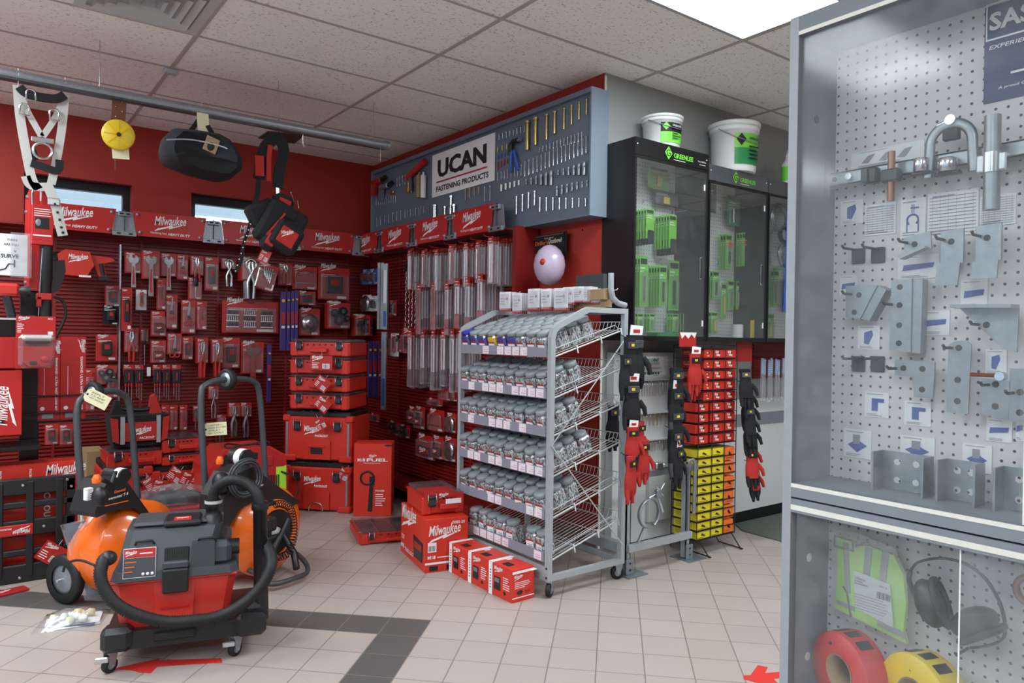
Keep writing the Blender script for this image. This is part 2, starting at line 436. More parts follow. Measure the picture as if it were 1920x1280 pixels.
# ============================================================ THE SETTING
CZ = 3.1; YA = 6.694; XB = 3.25; YC = 3.37
b = MB(); b.box(-4, -4, -.05, 8, 7, 0, 'floor'); struct('floor', b)
b = MB(); b.box(-4, -4, CZ, 8, 7, CZ + .05, 'ceil'); struct('ceiling', b)
GX = [1.03 + 1.235 * k for k in range(-4, 6)]; GY = [3.15 + .637 * k for k in range(-11, 6)]
b = MB()
for x in GX: b.box(x - .012, -4, CZ - .006, x + .012, 7, CZ + .0, 'gridbar')
for y in GY: b.box(-4, y - .008, CZ - .005, 8, y + .008, CZ + .0, 'gridbar')
struct('trim_1', b)
# the unseen sides of the shop: shopfront glazing on the left, plain walls behind
b = MB()
for y0, y1, z0, z1 in ((-4, 7, 0, .5), (-4, 7, 2.7, CZ), (-4, -2.5, .5, 2.7), (6, 7, .5, 2.7), (.4, .6, .5, 2.7), (3.2, 3.4, .5, 2.7)): b.box(-4.2, y0, z0, -4, y1, z1, 'wallgrey')
struct('wall_left', b)
b = MB(); b.box(-4, -4.2, 0, 8, -4, CZ, 'wallgrey'); struct('wall_front', b)
b = MB(); b.box(-3, -3.99, .1, 7, -3.6, 1.6, 'redpaint'); tag(b.obj('red_shelving'), 'red shelving behind the viewer, seen only as reflections', 'shelving')
b = MB(); b.box(8, -4, 0, 8.2, 3.6, CZ, 'wallgrey'); struct('wall_far_right', b)
# back red wall with the two high windows
w1 = PY(248, 347, YA); g1 = PY(230, 375, YA); w2 = PY(359, 363, YA)
xa0, xa1 = .33, w1.x; xb0, xb1 = w2.x, w2.x + .62; zt = w1.z; zb = 2.17
b = MB()
for x0, x1, z0, z1 in ((-4, xa0, 0, CZ), (xa0, xa1, 0, zb), (xa0, xa1, zt, CZ), (xa1, xb0, 0, CZ), (xb0, xb1, 0, zb), (xb0, xb1, zt, CZ), (xb1, XB, 0, CZ)):
    b.box(x0, YA, z0, x1, YA + .2, z1, 'wallred')
struct('wall_back', b)
for n, (x0, x1) in enumerate(((xa0, xa1), (xb0, xb1))):
    b = MB(); t = .055
    b.box(x0, YA + .1, zt - .075, x1, YA + .16, zt, 'dkwin'); b.box(x0, YA + .1, zb, x1, YA + .16, zb + t, 'dkwin')
    b.box(x0, YA + .1, zb + t, x0 + t, YA + .16, zt - .075, 'dkwin'); b.box(x1 - t, YA + .1, zb + t, x1, YA + .16, zt - .075, 'dkwin')
    w = struct('window_%d' % (n + 1), b)
    b = MB(); b.box(x0 + t, YA + .125, zb + t, x1 - t, YA + .131, zt - .075, 'pane'); b.obj('window_pane', w)
b = MB(); b.box(XB, YC + .002, 0, XB + .2, 7, CZ, 'wallred'); struct('wall_side', b)
b = MB(); b.box(XB + .2, YC, 0, 8, YC + .2, CZ, 'wallgrey'); b.box(XB, YC, 0, XB + .2, YC + .0018, CZ, 'wallgrey')
struct('wall_right', b)
b = MB(); b.box(XB - .004, YC - .004, 0, XB + .012, YC, CZ - .02, 'edgew'); struct('trim_2', b)
b = MB(); b.box(XB - .015, YC - .002, 0, XB, 6.6, .13, 'basetile')
for k in range(16): b.box(XB - .016, YC + k * .2035 - .002, 0, XB - .0145, YC + k * .2035 + .002, .13, 'gridbar')
struct('baseboard_side', b)
# pale laminate dado of the grey wall with its bumper rail and black plinth
b = MB(); b.box(4.2, YC - .03, .09, 8, YC, .946, 'wallwht'); b.box(4.2, YC - .034, .74, 8, YC - .03, .835, 'laminate')
struct('trim_3', b)
b = MB(); b.box(4.2, YC - .02, 0, 8, YC, .09, 'cabblack'); struct('baseboard_right', b)
b = MB(); c = [PZ(1392, 996), PZ(1484, 1021), Vector((6.2, 1.7, 0)), Vector((8, 3.3, 0)), Vector((4.65, 3.345, 0))]
b.prism([(p.x, p.y) for p in c], 0, .008, 'carpet')
tag(b.obj('floor_mat'), 'grey green floor mat lying in front of the black plinth at the right', 'mat')

# ceiling lights
def troffer(x, y, label, grp=None):
    t = thing('ceiling_light', label, 'ceiling light', (x, y, CZ), 0, grp)
    w, d = 1.21, .617; b = MB()
    b.box(.012, .01, -.012, w, .03, -.001, 'gpaint'); b.box(.012, d - .02, -.012, w, d, -.001, 'gpaint')
    b.box(.012, .03, -.012, .03, d - .02, -.001, 'gpaint'); b.box(w - .018, .03, -.012, w, d - .02, -.001, 'gpaint')
    b.obj('frame', t)
    b = MB(); b.box(.03, .03, -.008, w - .018, d - .02, -.002, 'lampglow'); b.obj('diffuser', t)
X['lampglow'] = mat('glowing_diffuser', (240, 250, 255), .5, var=0, emit=LAMP_E)
troffer(2.265, 1.89, 'bright ceiling light panel above the grey display cabinet')
for x, y in ((-1.44, 1.89), (2.265, -.66), (-1.44, -.66), (4.735, -.66), (-1.44, 3.80), (-1.44, 5.07), (-3.91, 3.80), (-3.91, 1.25), (-3.91, -1.3), (.0 - .205, -2.57), (4.735, -2.57)):  # unseen panels, several added to brighten the left wall and ceiling
    troffer(x, y, 'unseen ceiling light panel added out of view to brighten the room', 'added ceiling lights out of view')
# air diffuser
t = thing('ceiling_vent', 'off white louvred air diffuser set in the ceiling, at the upper left', 'vent', (.42, 3.80, CZ))
b = MB(); b.box(0, 0, -.012, .6, .05, -.001, 'lgrey'); b.box(0, .55, -.012, .6, .6, -.001, 'lgrey'); b.box(0, .05, -.012, .05, .55, -.001, 'lgrey'); b.box(.55, .05, -.012, .6, .55, -.001, 'lgrey'); b.obj('frame', t)
b = MB(); b.box(.05, .05, -.004, .55, .55, -.002, 'gpaint')
for k in range(5):
    a = .07 + k * .05; c = .6 - a
    for (p, q) in (((a, a), (c, a)), ((c, a), (c, c)), ((c, c), (a, c)), ((a, c), (a, a))):
        o = Vector((.3, .3)); pv = Vector(p); qv = Vector(q)
        pi = pv + (o - pv) * .12; qi = qv + (o - qv) * .12
        b.add([(pv.x, pv.y, -.03), (qv.x, qv.y, -.03), (qi.x, qi.y, -.006), (pi.x, pi.y, -.006)], [(0, 1, 2, 3)], 'lgrey')
b.obj('louvre', t)
c = PZ(320, 129, CZ); b = MB(); b.cb(c.x - .045, c.y - .035, CZ - .035, c.x + .045, c.y + .035, CZ, 'lgrey', .01)
tag(b.obj('ceiling_sensor'), 'small off white box fixed on a ceiling grid joint above the conduit', 'sensor')
c = [PZ(484, 257, CZ), PZ(502, 245, CZ), PZ(571, 251, CZ), PZ(552, 267, CZ)]
b = MB(); b.prism([(p.x, p.y) for p in c], CZ - .012, CZ - .001, 'grey'); tag(b.obj('ceiling_patch'), 'dark square patch in the ceiling behind the end of the conduit', 'grille')  # flat dark quad just under the ceiling

# conduit hung under the ceiling
PZc, PYc = 2.8, 4.85
t = thing('conduit_rail', 'long grey hanging conduit under the ceiling that carries harness, reel, bag and tool belt', 'pipe', (-.6, PYc, PZc))
b = MB(); b.tube([(0, 0, 0), (3.05, -.02, -.01)], .028, 'galv', 14); b.box(0, -.03, -.034, 3.05, .03, -.024, 'grey'); b.obj('tube', t)
b = MB(); b.cyl(.034, -.012, .012, 'galv', 16, Tr(3.05, -.02, -.01) @ Ry(math.pi / 2)); b.obj('end_cap', t)
b = MB()
for x in (.15, 1.2, 2.25, 2.95): b.tube([(x, 0, .02), (x, 0, .298)], .003, 'steel', 6)
b.tube([(3.0, -.02, -.03), (3.0, -.02, -.13)], .002, 'steel', 5); b.tube([(2.42, -.01, -.03), (2.42, -.01, -.1), (2.43, -.01, -.12)], .003, 'bright', 5)
b.obj('hanger_wire', t)

# ============================================================ SLAT PANELS
def slats(w, z0, z1, name, label, loc, rz):
    t = thing(name, label, 'slat panel', loc, rz)
    b = MB(); b.box(0, -.02, z0, w, 0, z1, 'redpaint'); b.obj('backing', t)
    b = MB(); z = z0 + .02
    while z < z1 - .02:
        b.box(0, -.042, z, w, -.02, z + .016, 'redpaint'); z += .03
    b.obj('slat', t)
    b = MB(); n = int(w / .61) + 1
    for k in range(n + 1): b.box(min(k * .61, w - .02), -.045, z0, min(k * .61, w - .02) + .02, -.041, z1, 'redpaint')
    b.obj('upright_strip', t)
    return t
slats(3.9, .1, 2.17, 'slat_panel', 'shade-darkened red slatted wall panel across the back wall below the banners', (-.7, YA - .002, 0), 0)
t = slats(2.58, .13, 2.15, 'slat_panel', 'shade-darkened red slatted wall panel on the side wall under the bolt display board', (XB - .02, 6.6, 0), -math.pi / 2)
b = MB(); b.box(2.56, -.2, .0, 2.6, .0, 2.17, 'redpaint'); b.obj('end_post', t)
b = MB(); b.box(.0, -.4, .1, 2.56, -.035, .13, 'redpaint'); b.box(0, -.4, .1, 2.56, -.39, .2, 'redpaint'); b.obj('base_shelf', t)

# bright vertical light reflection on the back panel, built as a metal strip
c = PY(226, 458, 6.55); d = PY(224, 775, 6.55)
b = MB(); b.box(c.x - .006, 6.545, d.z, c.x + .006, 6.655, c.z, 'bright'); tag(b.obj('reflection_strip'), 'thin bright strip standing for reflected light on the back slat panel, left of the wrenches', 'reflection')

# ============================================================ BANNER SIGNS
def banner(loc, rz, label, w0=.49, w1=.55, h=.195):
    t = thing('banner_sign', label, 'sign', loc, rz, 'red banner signs above the slat panels')
    b = MB(); b.up([(-w0 / 2, -h / 2), (w0 / 2, -h / 2), (w1 / 2, h / 2), (-w1 / 2, h / 2)], -.003, .003, 'redsign'); b.obj('plate', t)
    b = MB(); b.logo(-.12, -.03, .24, 'white', -.0045); b.text('Nothing but', -.15, -.075, .12, 'white', -.0045, 0, .004); b.text('HEAVY DUTY', -.02, -.075, .17, 'white', -.0045, .2, .03)
    b.obj('lettering', t)
    for sx, sz in ((-.245, .07), (.245, .07), (-.225, -.07), (.225, -.07)):
        b = MB(); b.lathe([(.0, -.014), (.01, -.013), (.014, -.006), (.014, 0)], 'galv', 14, Tr(sx, 0, sz) @ Rx(-math.pi / 2)); b.obj('bolt', t)
    return t
def bracket(loc, rz, label):
    t = thing('banner_bracket', label, 'bracket', loc, rz, 'grey steel brackets between the banners')
    b = MB(); b.up([(-.085, -.085), (.085, -.085), (.062, .085), (-.062, .085)], .012, .018, 'galv'); b.box(-.003, -.002, -.1, .003, .012, .1, 'grey')
    b.obj('plate', t)
    for z, w in ((.07, .045), (-.085, .085)):
        b = MB(); b.cb(-w, -.012, z - .018, w, .012, z + .018, 'galv', .003)
        for k in (-1, 1): b.cb(k * w * .5 - .014, -.0135, z - .006, k * w * .5 + .014, -.0115, z + .006, 'ink', .001)
        b.obj('slotted_bar', t)
    return t
for k, n in enumerate(('partly behind the hanging harness strap', 'whole and unobstructed, left of the second window', 'half hidden behind the tool belt pouch', 'in the dark corner of the back wall')):
    banner((.64 + .67 * k, 6.4, 2.255), 0, 'red banner sign on the back wall, ' + n)
for k, n in enumerate(('left of the second window', 'under the second window, behind the dangling chain strap', 'right of the tool belt pouch', 'at the inner corner of the room')):
    bracket((.975 + .67 * k, 6.4, 2.25), 0, 'grey steel bracket between back wall banners, ' + n)
for k, n in enumerate(('nearest the bolt rows', 'second from the open end', 'third from the open end', 'in the corner')):
    banner((3.0, 4.51 + .61 * k, 2.257), -math.pi / 2, 'red trapezoid banner sign on the side wall, ' + n)
for k, n in enumerate(('at the open end of the row', 'between the nearest two banners', 'between the second and third banners', 'beside the corner')):
    bracket((3.0, 4.2 + .61 * k, 2.25), -math.pi / 2, 'grey slotted steel bracket by the side wall banners, ' + n)
# rails that carry the banners
b = MB(); b.box(-.6, 6.41, 2.17, 2.98, 6.66, 2.185, 'redpaint'); tag(b.obj('banner_shelf'), 'red sheet steel shelf behind the back wall banners', 'shelf')
b = MB(); b.box(3.02, 4.1, 2.155, 3.09, 6.4, 2.162, 'redpaint'); tag(b.obj('banner_shelf'), 'red sheet steel shelf behind the side wall banners', 'shelf')

# ============================================================ FASTENER BOARD
t = thing('display_board', 'long blue grey display board of fasteners fixed high on the side wall', 'board', (XB, 6.43, 2.166), -math.pi / 2)
BW, BH = 3.1, .805
b = MB(); b.box(.002, -.12, .014, BW - .013, -.004, BH - .002, 'ghaze'); b.obj('panel', t)
b = MB(); b.box(0, -.15, 0, .02, -.12, BH, 'gedge'); b.box(BW - .012, -.15, 0, BW, -.003, BH, 'gedge'); b.box(.02, -.149, 0, BW - .012, -.003, .012, 'ghaze'); b.box(.02, -.149, BH - .03, BW - .012, -.12, BH + .001, 'ghaze')
b.obj('frame', t)
XF = XB - .125      # face of the board
def onboard(px, py): return PX(px, py, XF)
c0 = onboard(812, 292); c1 = onboard(929, 254); c2 = onboard(815, 370)
sw = c0.y - c1.y; sh = c0.z - c2.z
t = thing('maker_sign', 'white sign with big black capitals and red rule on the fastener board', 'sign', (XF, c0.y, c2.z), -math.pi / 2)
b = MB(); b.box(0, -.006, 0, sw, 0, sh, 'paper'); b.obj('plate', t)
b = MB(); b.text('UCAN', sw * .1, sh * .42, sw * .78, 'ink', -.0075, 0, .035, sh * .42); b.text('UCAN', sw * .108, sh * .42, sw * .78, 'ink', -.0077, 0, .035, sh * .42)
b.text('FASTENING PRODUCTS', sw * .08, sh * .1, sw * .84, 'ink', -.0075, 0, .03, sh * .13); b.obj('lettering', t)
b = MB(); b.rect(sw * .08, sh * .31, sw * .9, sh * .345, 'inkred', -.0075); b.obj('rule', t)

def bolt(kind, L, r, m):
    b = MB(); A = Tr(0, -r * 1.05, 0)
    if kind == 'hex':
        b.cyl(r * 1.6, -r * 1.2, 0, m, 6, A); b.cyl(r * 1.9, -r * 1.5, -r * 1.2, m, 12, A); b.cyl(r, -L, -r * 1.5, m, 10, A); b.cyl(r * 1.12, -L * .98, -L * .7, m, 10, A)
    elif kind == 'sleeve':
        b.lathe([(0, 0), (r * 1.3, -r * .4), (r * 1.3, -r * 1.2), (r, -r * 1.4), (r, -L * .6), (r * .8, -L * .62), (r * .8, -L * .7), (r, -L * .72), (r, -L)], m, 12, A)
    elif kind == 'drop': b.lathe([(r * .8, 0), (r, -.002), (r, -L * .4), (r * .85, -L * .42), (r, -L * .46), (r, -L)], m, 12, A)
    elif kind == 'plug': b.lathe([(r, 0), (r, -L * .8), (r * .3, -L)], m, 8, A)
    else: b.lathe([(0, 0), (r * 1.8, -.001), (r * .9, -r * 2), (r * .7, -L * .9), (0, -L)], m, 8, A)
    return b.mesh('fastener')
BM = {}
def put_bolt(px, py, kind, L, r, m, row, n):
    k = (kind, round(L, 3), r, m)
    if k not in BM: BM[k] = bolt(*k)
    p = onboard(px, py); o = bpy.data.objects.new('anchor_bolt' if kind in ('hex', 'sleeve', 'drop') else 'screw', BM[k]); COL.objects.link(o)
    o.location = p; o.rotation_euler = (0, 0, -math.pi / 2)
    col = {'zinc': 'brass coloured', 'bright': 'silver', 'yel2': 'yellow', 'blue': 'blue', 'redcard': 'orange red', 'galv': 'grey steel', 'white': 'white nylon'}[m]
    tag(o, '%s fastener, %s from left in %s' % (col, ORD[n], row), 'screw' if kind in ('screw', 'plug') else 'bolt', row)
def brow(pts, n, kind, L0, L1, r0, r1, m, row):
    (x0, y0), (x1, y1) = pts
    for i in range(n):
        t = i / max(1, n - 1)
        put_bolt(x0 + (x1 - x0) * t, y0 + (y1 - y0) * t, kind, L0 + (L1 - L0) * t, round(r0 + (r1 - r0) * t, 4), m, row, i)
brow(((992, 227), (1007, 221)), 2, 'hex', .205, .19, .013, .012, 'zinc', 'row of big brass sleeve bolts at the top')
brow(((1027, 215), (1042, 209)), 2, 'hex', .17, .15, .0085, .0085, 'zinc', 'pair of middle sized brass bolts at the top')
brow(((1059, 203), (1101, 186)), 4, 'hex', .14, .1, .006, .005, 'zinc', 'row of slim brass bolts at the top right')
brow(((937, 252), (984, 236)), 8, 'screw', .045, .045, .004, .004, 'bright', 'short screw row above the blue pliers')
brow(((934, 276), (951, 270)), 3, 'plug', .04, .04, .004, .004, 'yel2', 'little yellow plug row beside the sign')
brow(((935, 291), (953, 283)), 4, 'plug', .035, .035, .004, .004, 'blue', 'little blue plug row beside the sign')
brow(((934, 304), (958, 296)), 5, 'plug', .06, .03, .005, .004, 'redcard', 'orange plug row beside the sign')
brow(((1012, 276), (1092, 247)), 13, 'sleeve', .035, .06, .003, .004, 'bright', 'upper silver row right of the blue pliers')
brow(((985, 302), (1100, 255)), 16, 'sleeve', .11, .11, .003, .0035, 'bright', 'second silver row right of the blue pliers')
brow(((934, 324), (978, 309)), 8, 'screw', .06, .08, .003, .003, 'bright', 'silver screw row right of the sign')
brow(((942, 346), (974, 338)), 5, 'drop', .05, .035, .008, .006, 'white', 'white nylon anchor row')
brow(((988, 336), (1036, 320)), 6, 'drop', .035, .1, .006, .012, 'galv', 'grey drop-in anchor row')
brow(((1048, 319), (1098, 304)), 6, 'drop', .035, .085, .006, .012, 'galv', 'grey drop-in anchor row at the right')
brow(((1046, 348), (1102, 338)), 7, 'drop', .07, .04, .008, .005, 'galv', 'short grey anchor row at the right')
brow(((970, 368), (1004, 358)), 4, 'hex', .13, .1, .006, .006, 'bright', 'left half of the bottom hex bolt row')
brow(((1014, 370), (1099, 372)), 8, 'hex', .1, .05, .006, .004, 'bright', 'right half of the bottom hex bolt row')
brow(((874, 354), (899, 350)), 4, 'screw', .09, .06, .005, .005, 'zinc', 'brass screw row below the sign')
brow(((910, 350), (920, 348)), 2, 'screw', .12, .12, .004, .004, 'bright', 'long silver screw pair below the sign')
brow(((848, 367), (848, 367)), 1, 'hex', .15, .012, .011, .011, 'bright', 'big hex bolt standing above the banners')
brow(((816, 384), (818, 384)), 2, 'hex', .13, .12, .009, .009, 'bright', 'hex bolt pair above the banners')
brow(((836, 387), (854, 383)), 2, 'hex', .13, .12, .008, .012, 'bright', 'hex bolts above the third banner')
brow(((707, 408), (760, 392)), 8, 'screw', .09, .09, .003, .003, 'bright', 'faint long screw row at the dark end')
brow(((706, 372), (742, 366)), 10, 'screw', .07, .07, .002, .002, 'bright', 'fine pin row at the dark end')
brow(((745, 332), (760, 328)), 4, 'screw', .09, .09, .002, .002, 'bright', 'fine pin row near the caulking gun')
brow(((765, 394), (795, 386)), 7, 'screw', .07, .07, .002, .002, 'bright', 'fine pin row under the caulking tubes')
def onb(px, py): p = onboard(px, py); return (XF, p.y, p.z)
# caulking gun, tubes, powder tools and riveter
t = thing('caulking_gun', 'orange red caulking gun on the dark end of the fastener board', 'caulking gun', onb(783, 325), -math.pi / 2)
b = MB(); b.tube([(-.13, -.03, -.02), (.18, -.03, .07)], .026, 'redcard', 10); b.obj('barrel', t)
b = MB(); b.tube([(-.13, -.03, -.02), (-.2, -.03, -.045)], .006, 'steel', 6); b.up([(-.1, -.02), (-.07, -.02), (-.05, -.14), (-.08, -.14)], -.04, -.02, 'galv'); b.obj('trigger_handle', t)
for k, (px, m) in enumerate(((791, 'carton'), (799, 'white'))):
    o = MB().lathe([(.024, -.2), (.024, -.01), (.01, .0), (.008, .02)], m, 14, Tr(0, -.026, 0)).obj('sealant_tube', None, onb(px, 328), -math.pi / 2)
    tag(o, ('cream sealant tube' if k == 0 else 'white sealant tube') + ' hung upright on the fastener board left of the sign', 'tube')
for k, (px, py, m, m2, d) in enumerate(((712, 342, 'redcard', 'black', 'red and black powder nailer at the far dark end of the board'), (725, 352, 'galv', 'black', 'grey and black powder nailer below the red one'))):
    t = thing('nail_gun', d, 'nail gun', onb(px, py), -math.pi / 2)
    b = MB(); b.cb(-.09, -.05, -.02, .09, -.005, .03, m, .01); b.tube([(.09, -.03, .005), (.17, -.03, .02)], .018, m2, 10); b.obj('body', t)
    b = MB(); b.up([(-.08, -.02), (-.02, -.02), (-.04, -.12), (-.09, -.12)], -.045, -.01, m, smooth=False); b.obj('grip', t)
for k, px in enumerate((733, 766, 772)):
    p = onb(px, 345 if k else 363); b = MB(); b.cb(-.02, -.015, -.08 if k else -.01, .02 if k else .07, 0, .02, 'zinc', .004)
    tag(b.obj('cartridge_strip', None, p, -math.pi / 2), 'brass coloured strip pack at the dark end of the board, %s from the left' % ORD[k], 'pack')
t = thing('hand_riveter', 'hand pliers with blue handles and a black head on the fastener board', 'pliers', onb(968, 275), -math.pi / 2)
b = MB(); b.tube([(-.03, -.025, -.03), (-.03, -.025, .02), (-.0, -.025, .035), (.05, -.025, .03)], .018, 'black', 8); b.cyl(.012, 0, .035, 'galv', 10, Tr(.05, -.025, .03) @ Ry(math.pi / 2)); b.obj('head', t)
for s_ in (0, 1):
    b = MB(); b.tube(spline([(-.02 + s_ * .02, -.02, -.03), (-.035 + s_ * .06, -.02, -.1), (-.025 + s_ * .08, -.02, -.18)], 6), .011, 'blue', 8); b.obj('handle', t)

# ============================================================ JAR RACK
RX0, RX1, RY0, RY1, RH = 2.48, 3.06, 2.95, 3.86, 1.57
rack = thing('jar_rack', 'light grey wheeled wire shelf rack holding jars of screws', 'shelf rack', (RX0, RY0, 0))
L = RY1 - RY0; Dp = RX1 - RX0
for y, n in ((0, 'side_frame'), (L - .03, 'side_frame')):
    b = MB(); t = .03
    pl = [(0, .09), (0, 1.40), (.015, 1.45), (.05, 1.475), (.24, 1.56), (.27, 1.57), (Dp, 1.57), (Dp, .09)]
    pi = [(t, .12), (t, 1.395), (.04, 1.425), (.06, 1.445), (.25, 1.53), (.275, 1.54), (Dp - t, 1.54), (Dp - t, .12)]
    for i in range(len(pl)):
        j = (i + 1) % len(pl)
        b.up([pl[i], pl[j], pi[j], pi[i]], y, y + t, 'gpaint')
    b.obj(n, rack)
    b = MB(); b.tube([(Dp - .02, y + .03 if y else y - .004, 1.40), (.01, y + .03 if y else y - .004, .82), (Dp - .02, y + .03 if y else y - .004, .2)], .004, 'lgrey', 6); b.obj('cross_brace', rack)
b = MB(); b.box(0, .03, .09, .012, L - .03, .165, 'gpaint')
for yy in (.012, L - .012):
    for z in (.11, .16): b.cyl(.006, -.004, 0, 'ink', 10, Tr(0, yy, z) @ Ry(-math.pi / 2) @ Tr(0, 0, .004))
b.obj('kick_plate', rack)
b = MB(); b.box(Dp - .03, .03, .09, Dp, L - .03, .12, 'gpaint'); b.obj('rear_rail', rack); b = MB(); b.box(Dp - .03, .03, 1.54, Dp, L - .03, 1.57, 'gpaint'); b.obj('rear_rail', rack)
cast_m = None
def caster(parent, x, y, r=.036, rz=0., zt=.09, m='rubber', name='caster'):
    c = bpy.data.objects.new(name, None); COL.objects.link(c); c.parent = parent; c.location = (x, y, 0); c.rotation_euler = (0, 0, rz)
    b = MB(); b.lathe([(r * .35, -.012), (r * .95, -.011), (r, -.005), (r, .005), (r * .95, .011), (r * .35, .012)], m, 20, Tr(0, 0, r) @ Rx(math.pi / 2)); b.cyl(r * .5, -.0128, .0128, 'galv', 14, Tr(0, 0, r) @ Rx(math.pi / 2)); b.obj('wheel', c)
    b = MB()
    for s_ in (-1, 1): b.up([(-.012, r - .008), (.012, r - .008), (.028, zt - .01), (-.016, zt - .01)], s_ * .016 - .0015, s_ * .016 + .0015, 'galv')
    b.cb(-.02, -.018, zt - .012, .03, .018, zt, 'galv', .003); b.tube([(0, -.02, r), (0, .02, r)], .006, 'steel', 8); b.obj('fork', c)
    return c
for x, y in ((.03, .02), (Dp - .04, .02), (.03, L - .02), (Dp - .04, L - .02)): caster(rack, x, y, .04, .5 if x < .2 else -.3)
SHZ = [1.295, 1.072, .868, .648, .422, .195]; SL = .165 / .56
ws = MB(); ang = math.atan(SL)
nw = 28
for k in range(nw):
    y = .035 + (L - .07) * k / (nw - 1)
    ws.tube([(.012, y, .0), (Dp - .05, y, (Dp - .06) * SL), (Dp - .035, y, (Dp - .06) * SL + .045)], .0022, 'lgrey', 5)
for x, r in ((.02, .0035), (.2, .003), (.38, .003), (Dp - .05, .0035)): ws.tube([(x, .03, (x - .012) * SL - .004), (x, L - .03, (x - .012) * SL - .004)], r, 'lgrey', 6)
ws.tube([(Dp - .035, .03, (Dp - .06) * SL + .045), (Dp - .035, L - .03, (Dp - .06) * SL + .045)], .003, 'lgrey', 6)
for y in (.026, L - .026):
    ws.tube([(.01, y, -.012), (Dp - .01, y, (Dp - .02) * SL - .012)], .005, 'lgrey', 7)
    ws.tube([(.02, y, .035), (Dp - .08, y, (Dp - .09) * SL + .035), (Dp - .05, y, (Dp - .06) * SL + .0)], .0025, 'lgrey', 6)
    for x in (.02, .2, .38, Dp - .04):
        s_ = 1 if y < .1 else -1
        ws.tube([(x, y + .02 * s_, (x - .012) * SL + .002), (x, y - .006 * s_, (x - .012) * SL + .004), (x + .004, y - .014 * s_, (x) * SL - .04)], .0045, 'lgrey', 6)
wsm = ws.mesh('wire_shelf')
stm = {}
for k, z in enumerate(SHZ):
    o = bpy.data.objects.new('wire_shelf', wsm); COL.objects.link(o); o.parent = rack; o.location = (0, 0, z)
    b = MB(); b.box(-.006, .032, -.004, .0, L - .032, .05, 'strip'); ch = b.obj('price_channel', rack); ch.location = (0, 0, z)
    rnd = random.Random(k); y = .05
    while y < L - .12:
        w = .062
        if rnd.random() < .68 - .12 * (k == 0):
            b = MB(); b.box(-.0085, y, .0, -.0065, y + w, .046, 'pink')
            for q in range(2): b.box(-.009, y + .006, .012 + q * .012, -.0085, y + .02 + rnd.random() * .035, .014 + q * .012, 'inkred' if q == 0 else 'strip')
            tk = b.obj('price_ticket', rack); tk.location = (0, 0, z)
        y += w + .012
b = MB()
# rear sign holder hook at top
b.tube([(Dp - .01, .015, 1.59), (Dp - .07, .015, 1.6), (Dp - .115, .015, 1.63), (Dp - .13, .015, 1.68), (Dp - .13, .015, 1.77)], .017, 'gpaint', 8); b.obj('sign_holder', rack)

# one jar, tilted with its shelf
def make_jar():
    t = thing('screw_jar', 'x', 'jar'); s_ = .041
    prof = [(s_, 0), (s_, .095), (s_ * .9, .104), (s_ * .86, .108)]
    def sq(r, m, z0, prof, b):
        n = 4; v = []; f = []
        for (rr, z) in prof:
            rr *= r / s_; c = rr * .25
            v += [(rr - c, -rr, z), (rr, -rr + c, z), (rr, rr - c, z), (rr - c, rr, z), (-rr + c, rr, z), (-rr, rr - c, z), (-rr, -rr + c, z), (-rr + c, -rr, z)]
        for k in range(len(prof) - 1):
            for i in range(8): j = (i + 1) % 8; f.append((k * 8 + i, k * 8 + j, k * 8 + 8 + j, k * 8 + 8 + i))
        f.append(tuple(range(7, -1, -1))); f.append(tuple(range(len(v) - 8, len(v)))); b.add(v, f, m)
    b = MB(); sq(.039, 'screws', 0, [(s_, .003), (s_, .09), (s_ * .8, .098)], b); b.obj('screw_fill', t)
    b = MB(); sq(.041, 'clear', 0, prof, b); b.obj('jar_body', t)
    b = MB(); b.lathe([(.036, .104), (.041, .106), (.041, .124), (.038, .128), (0.0, .128)], 'lid', 20); b.obj('lid', t)
    b = MB(); b.box(-.0428, -.028, .014, -.0414, .028, .062, 'paper'); b.box(-.043, -.028, .062, -.0414, .028, .07, 'redcard')
    for q in range(3): b.box(-.0434, -.02, .022 + q * .01, -.0427, .004 + q * .004, .025 + q * .01, 'grey')
    b.obj('jar_label', t)
    return t
JAR = make_jar(); first = True; special = []
ROWN = ['front row', 'second row', 'third row', 'fourth row', 'rear row']
SHN = ['top shelf', 'second shelf', 'third shelf', 'fourth shelf', 'fifth shelf', 'bottom shelf']
alt = {}
for k, z in enumerate(SHZ):
    nrow = (5, 3, 3, 4, 3, 1)[k]
    for r_ in range(nrow):
        n = 9; rnd = random.Random(k * 10 + r_)
        for i in range(n):
            if k == 5 and i in (0, 6): continue
            if k == 5 and i == 1 and r_: continue
            if k == 0 and r_ == 4 and i > 6: continue
            y = L - .085 - i * .0935 + rnd.uniform(-.004, .004)
            x = .052 + r_ * .0905 + rnd.uniform(-.002, .003)
            zz = z + (x - .012) * SL + .006
            w = Matrix.Rotation(0, 4, 'Z')
            lab = 'grey-lidded jar of silver screws, %s from left in %s of %s' % (ORD[i], ROWN[r_], SHN[k])
            kind = None
            if k == 0 and r_ == 0 and i in (0, 1, 2, 4, 5): kind = 'bplug'; lab = 'jar of blue violet fixings, %s from left at front of top shelf' % ORD[i]
            if k == 0 and r_ == 0 and i == 3: kind = 'yplug'; lab = 'jar of yellow fixings on the front of the top shelf, between the blue ones'
            if first: o = JAR; o['label'] = lab; first = False; o['group'] = 'jars on the wire rack'
            else: o = dup(JAR, lab, group='jars on the wire rack')
            if kind: special.append((o, kind, i == 0))
            o.location = (RX0 + x - .04 * math.sin(ang) * 0, RY0 + y, zz); o.rotation_euler = (0, -ang * 1.25, rnd.uniform(-.1, .1)); 
            if k == 5: o.rotation_euler = (0, -ang * .5, rnd.uniform(-.2, .2)); o.location.z += .004
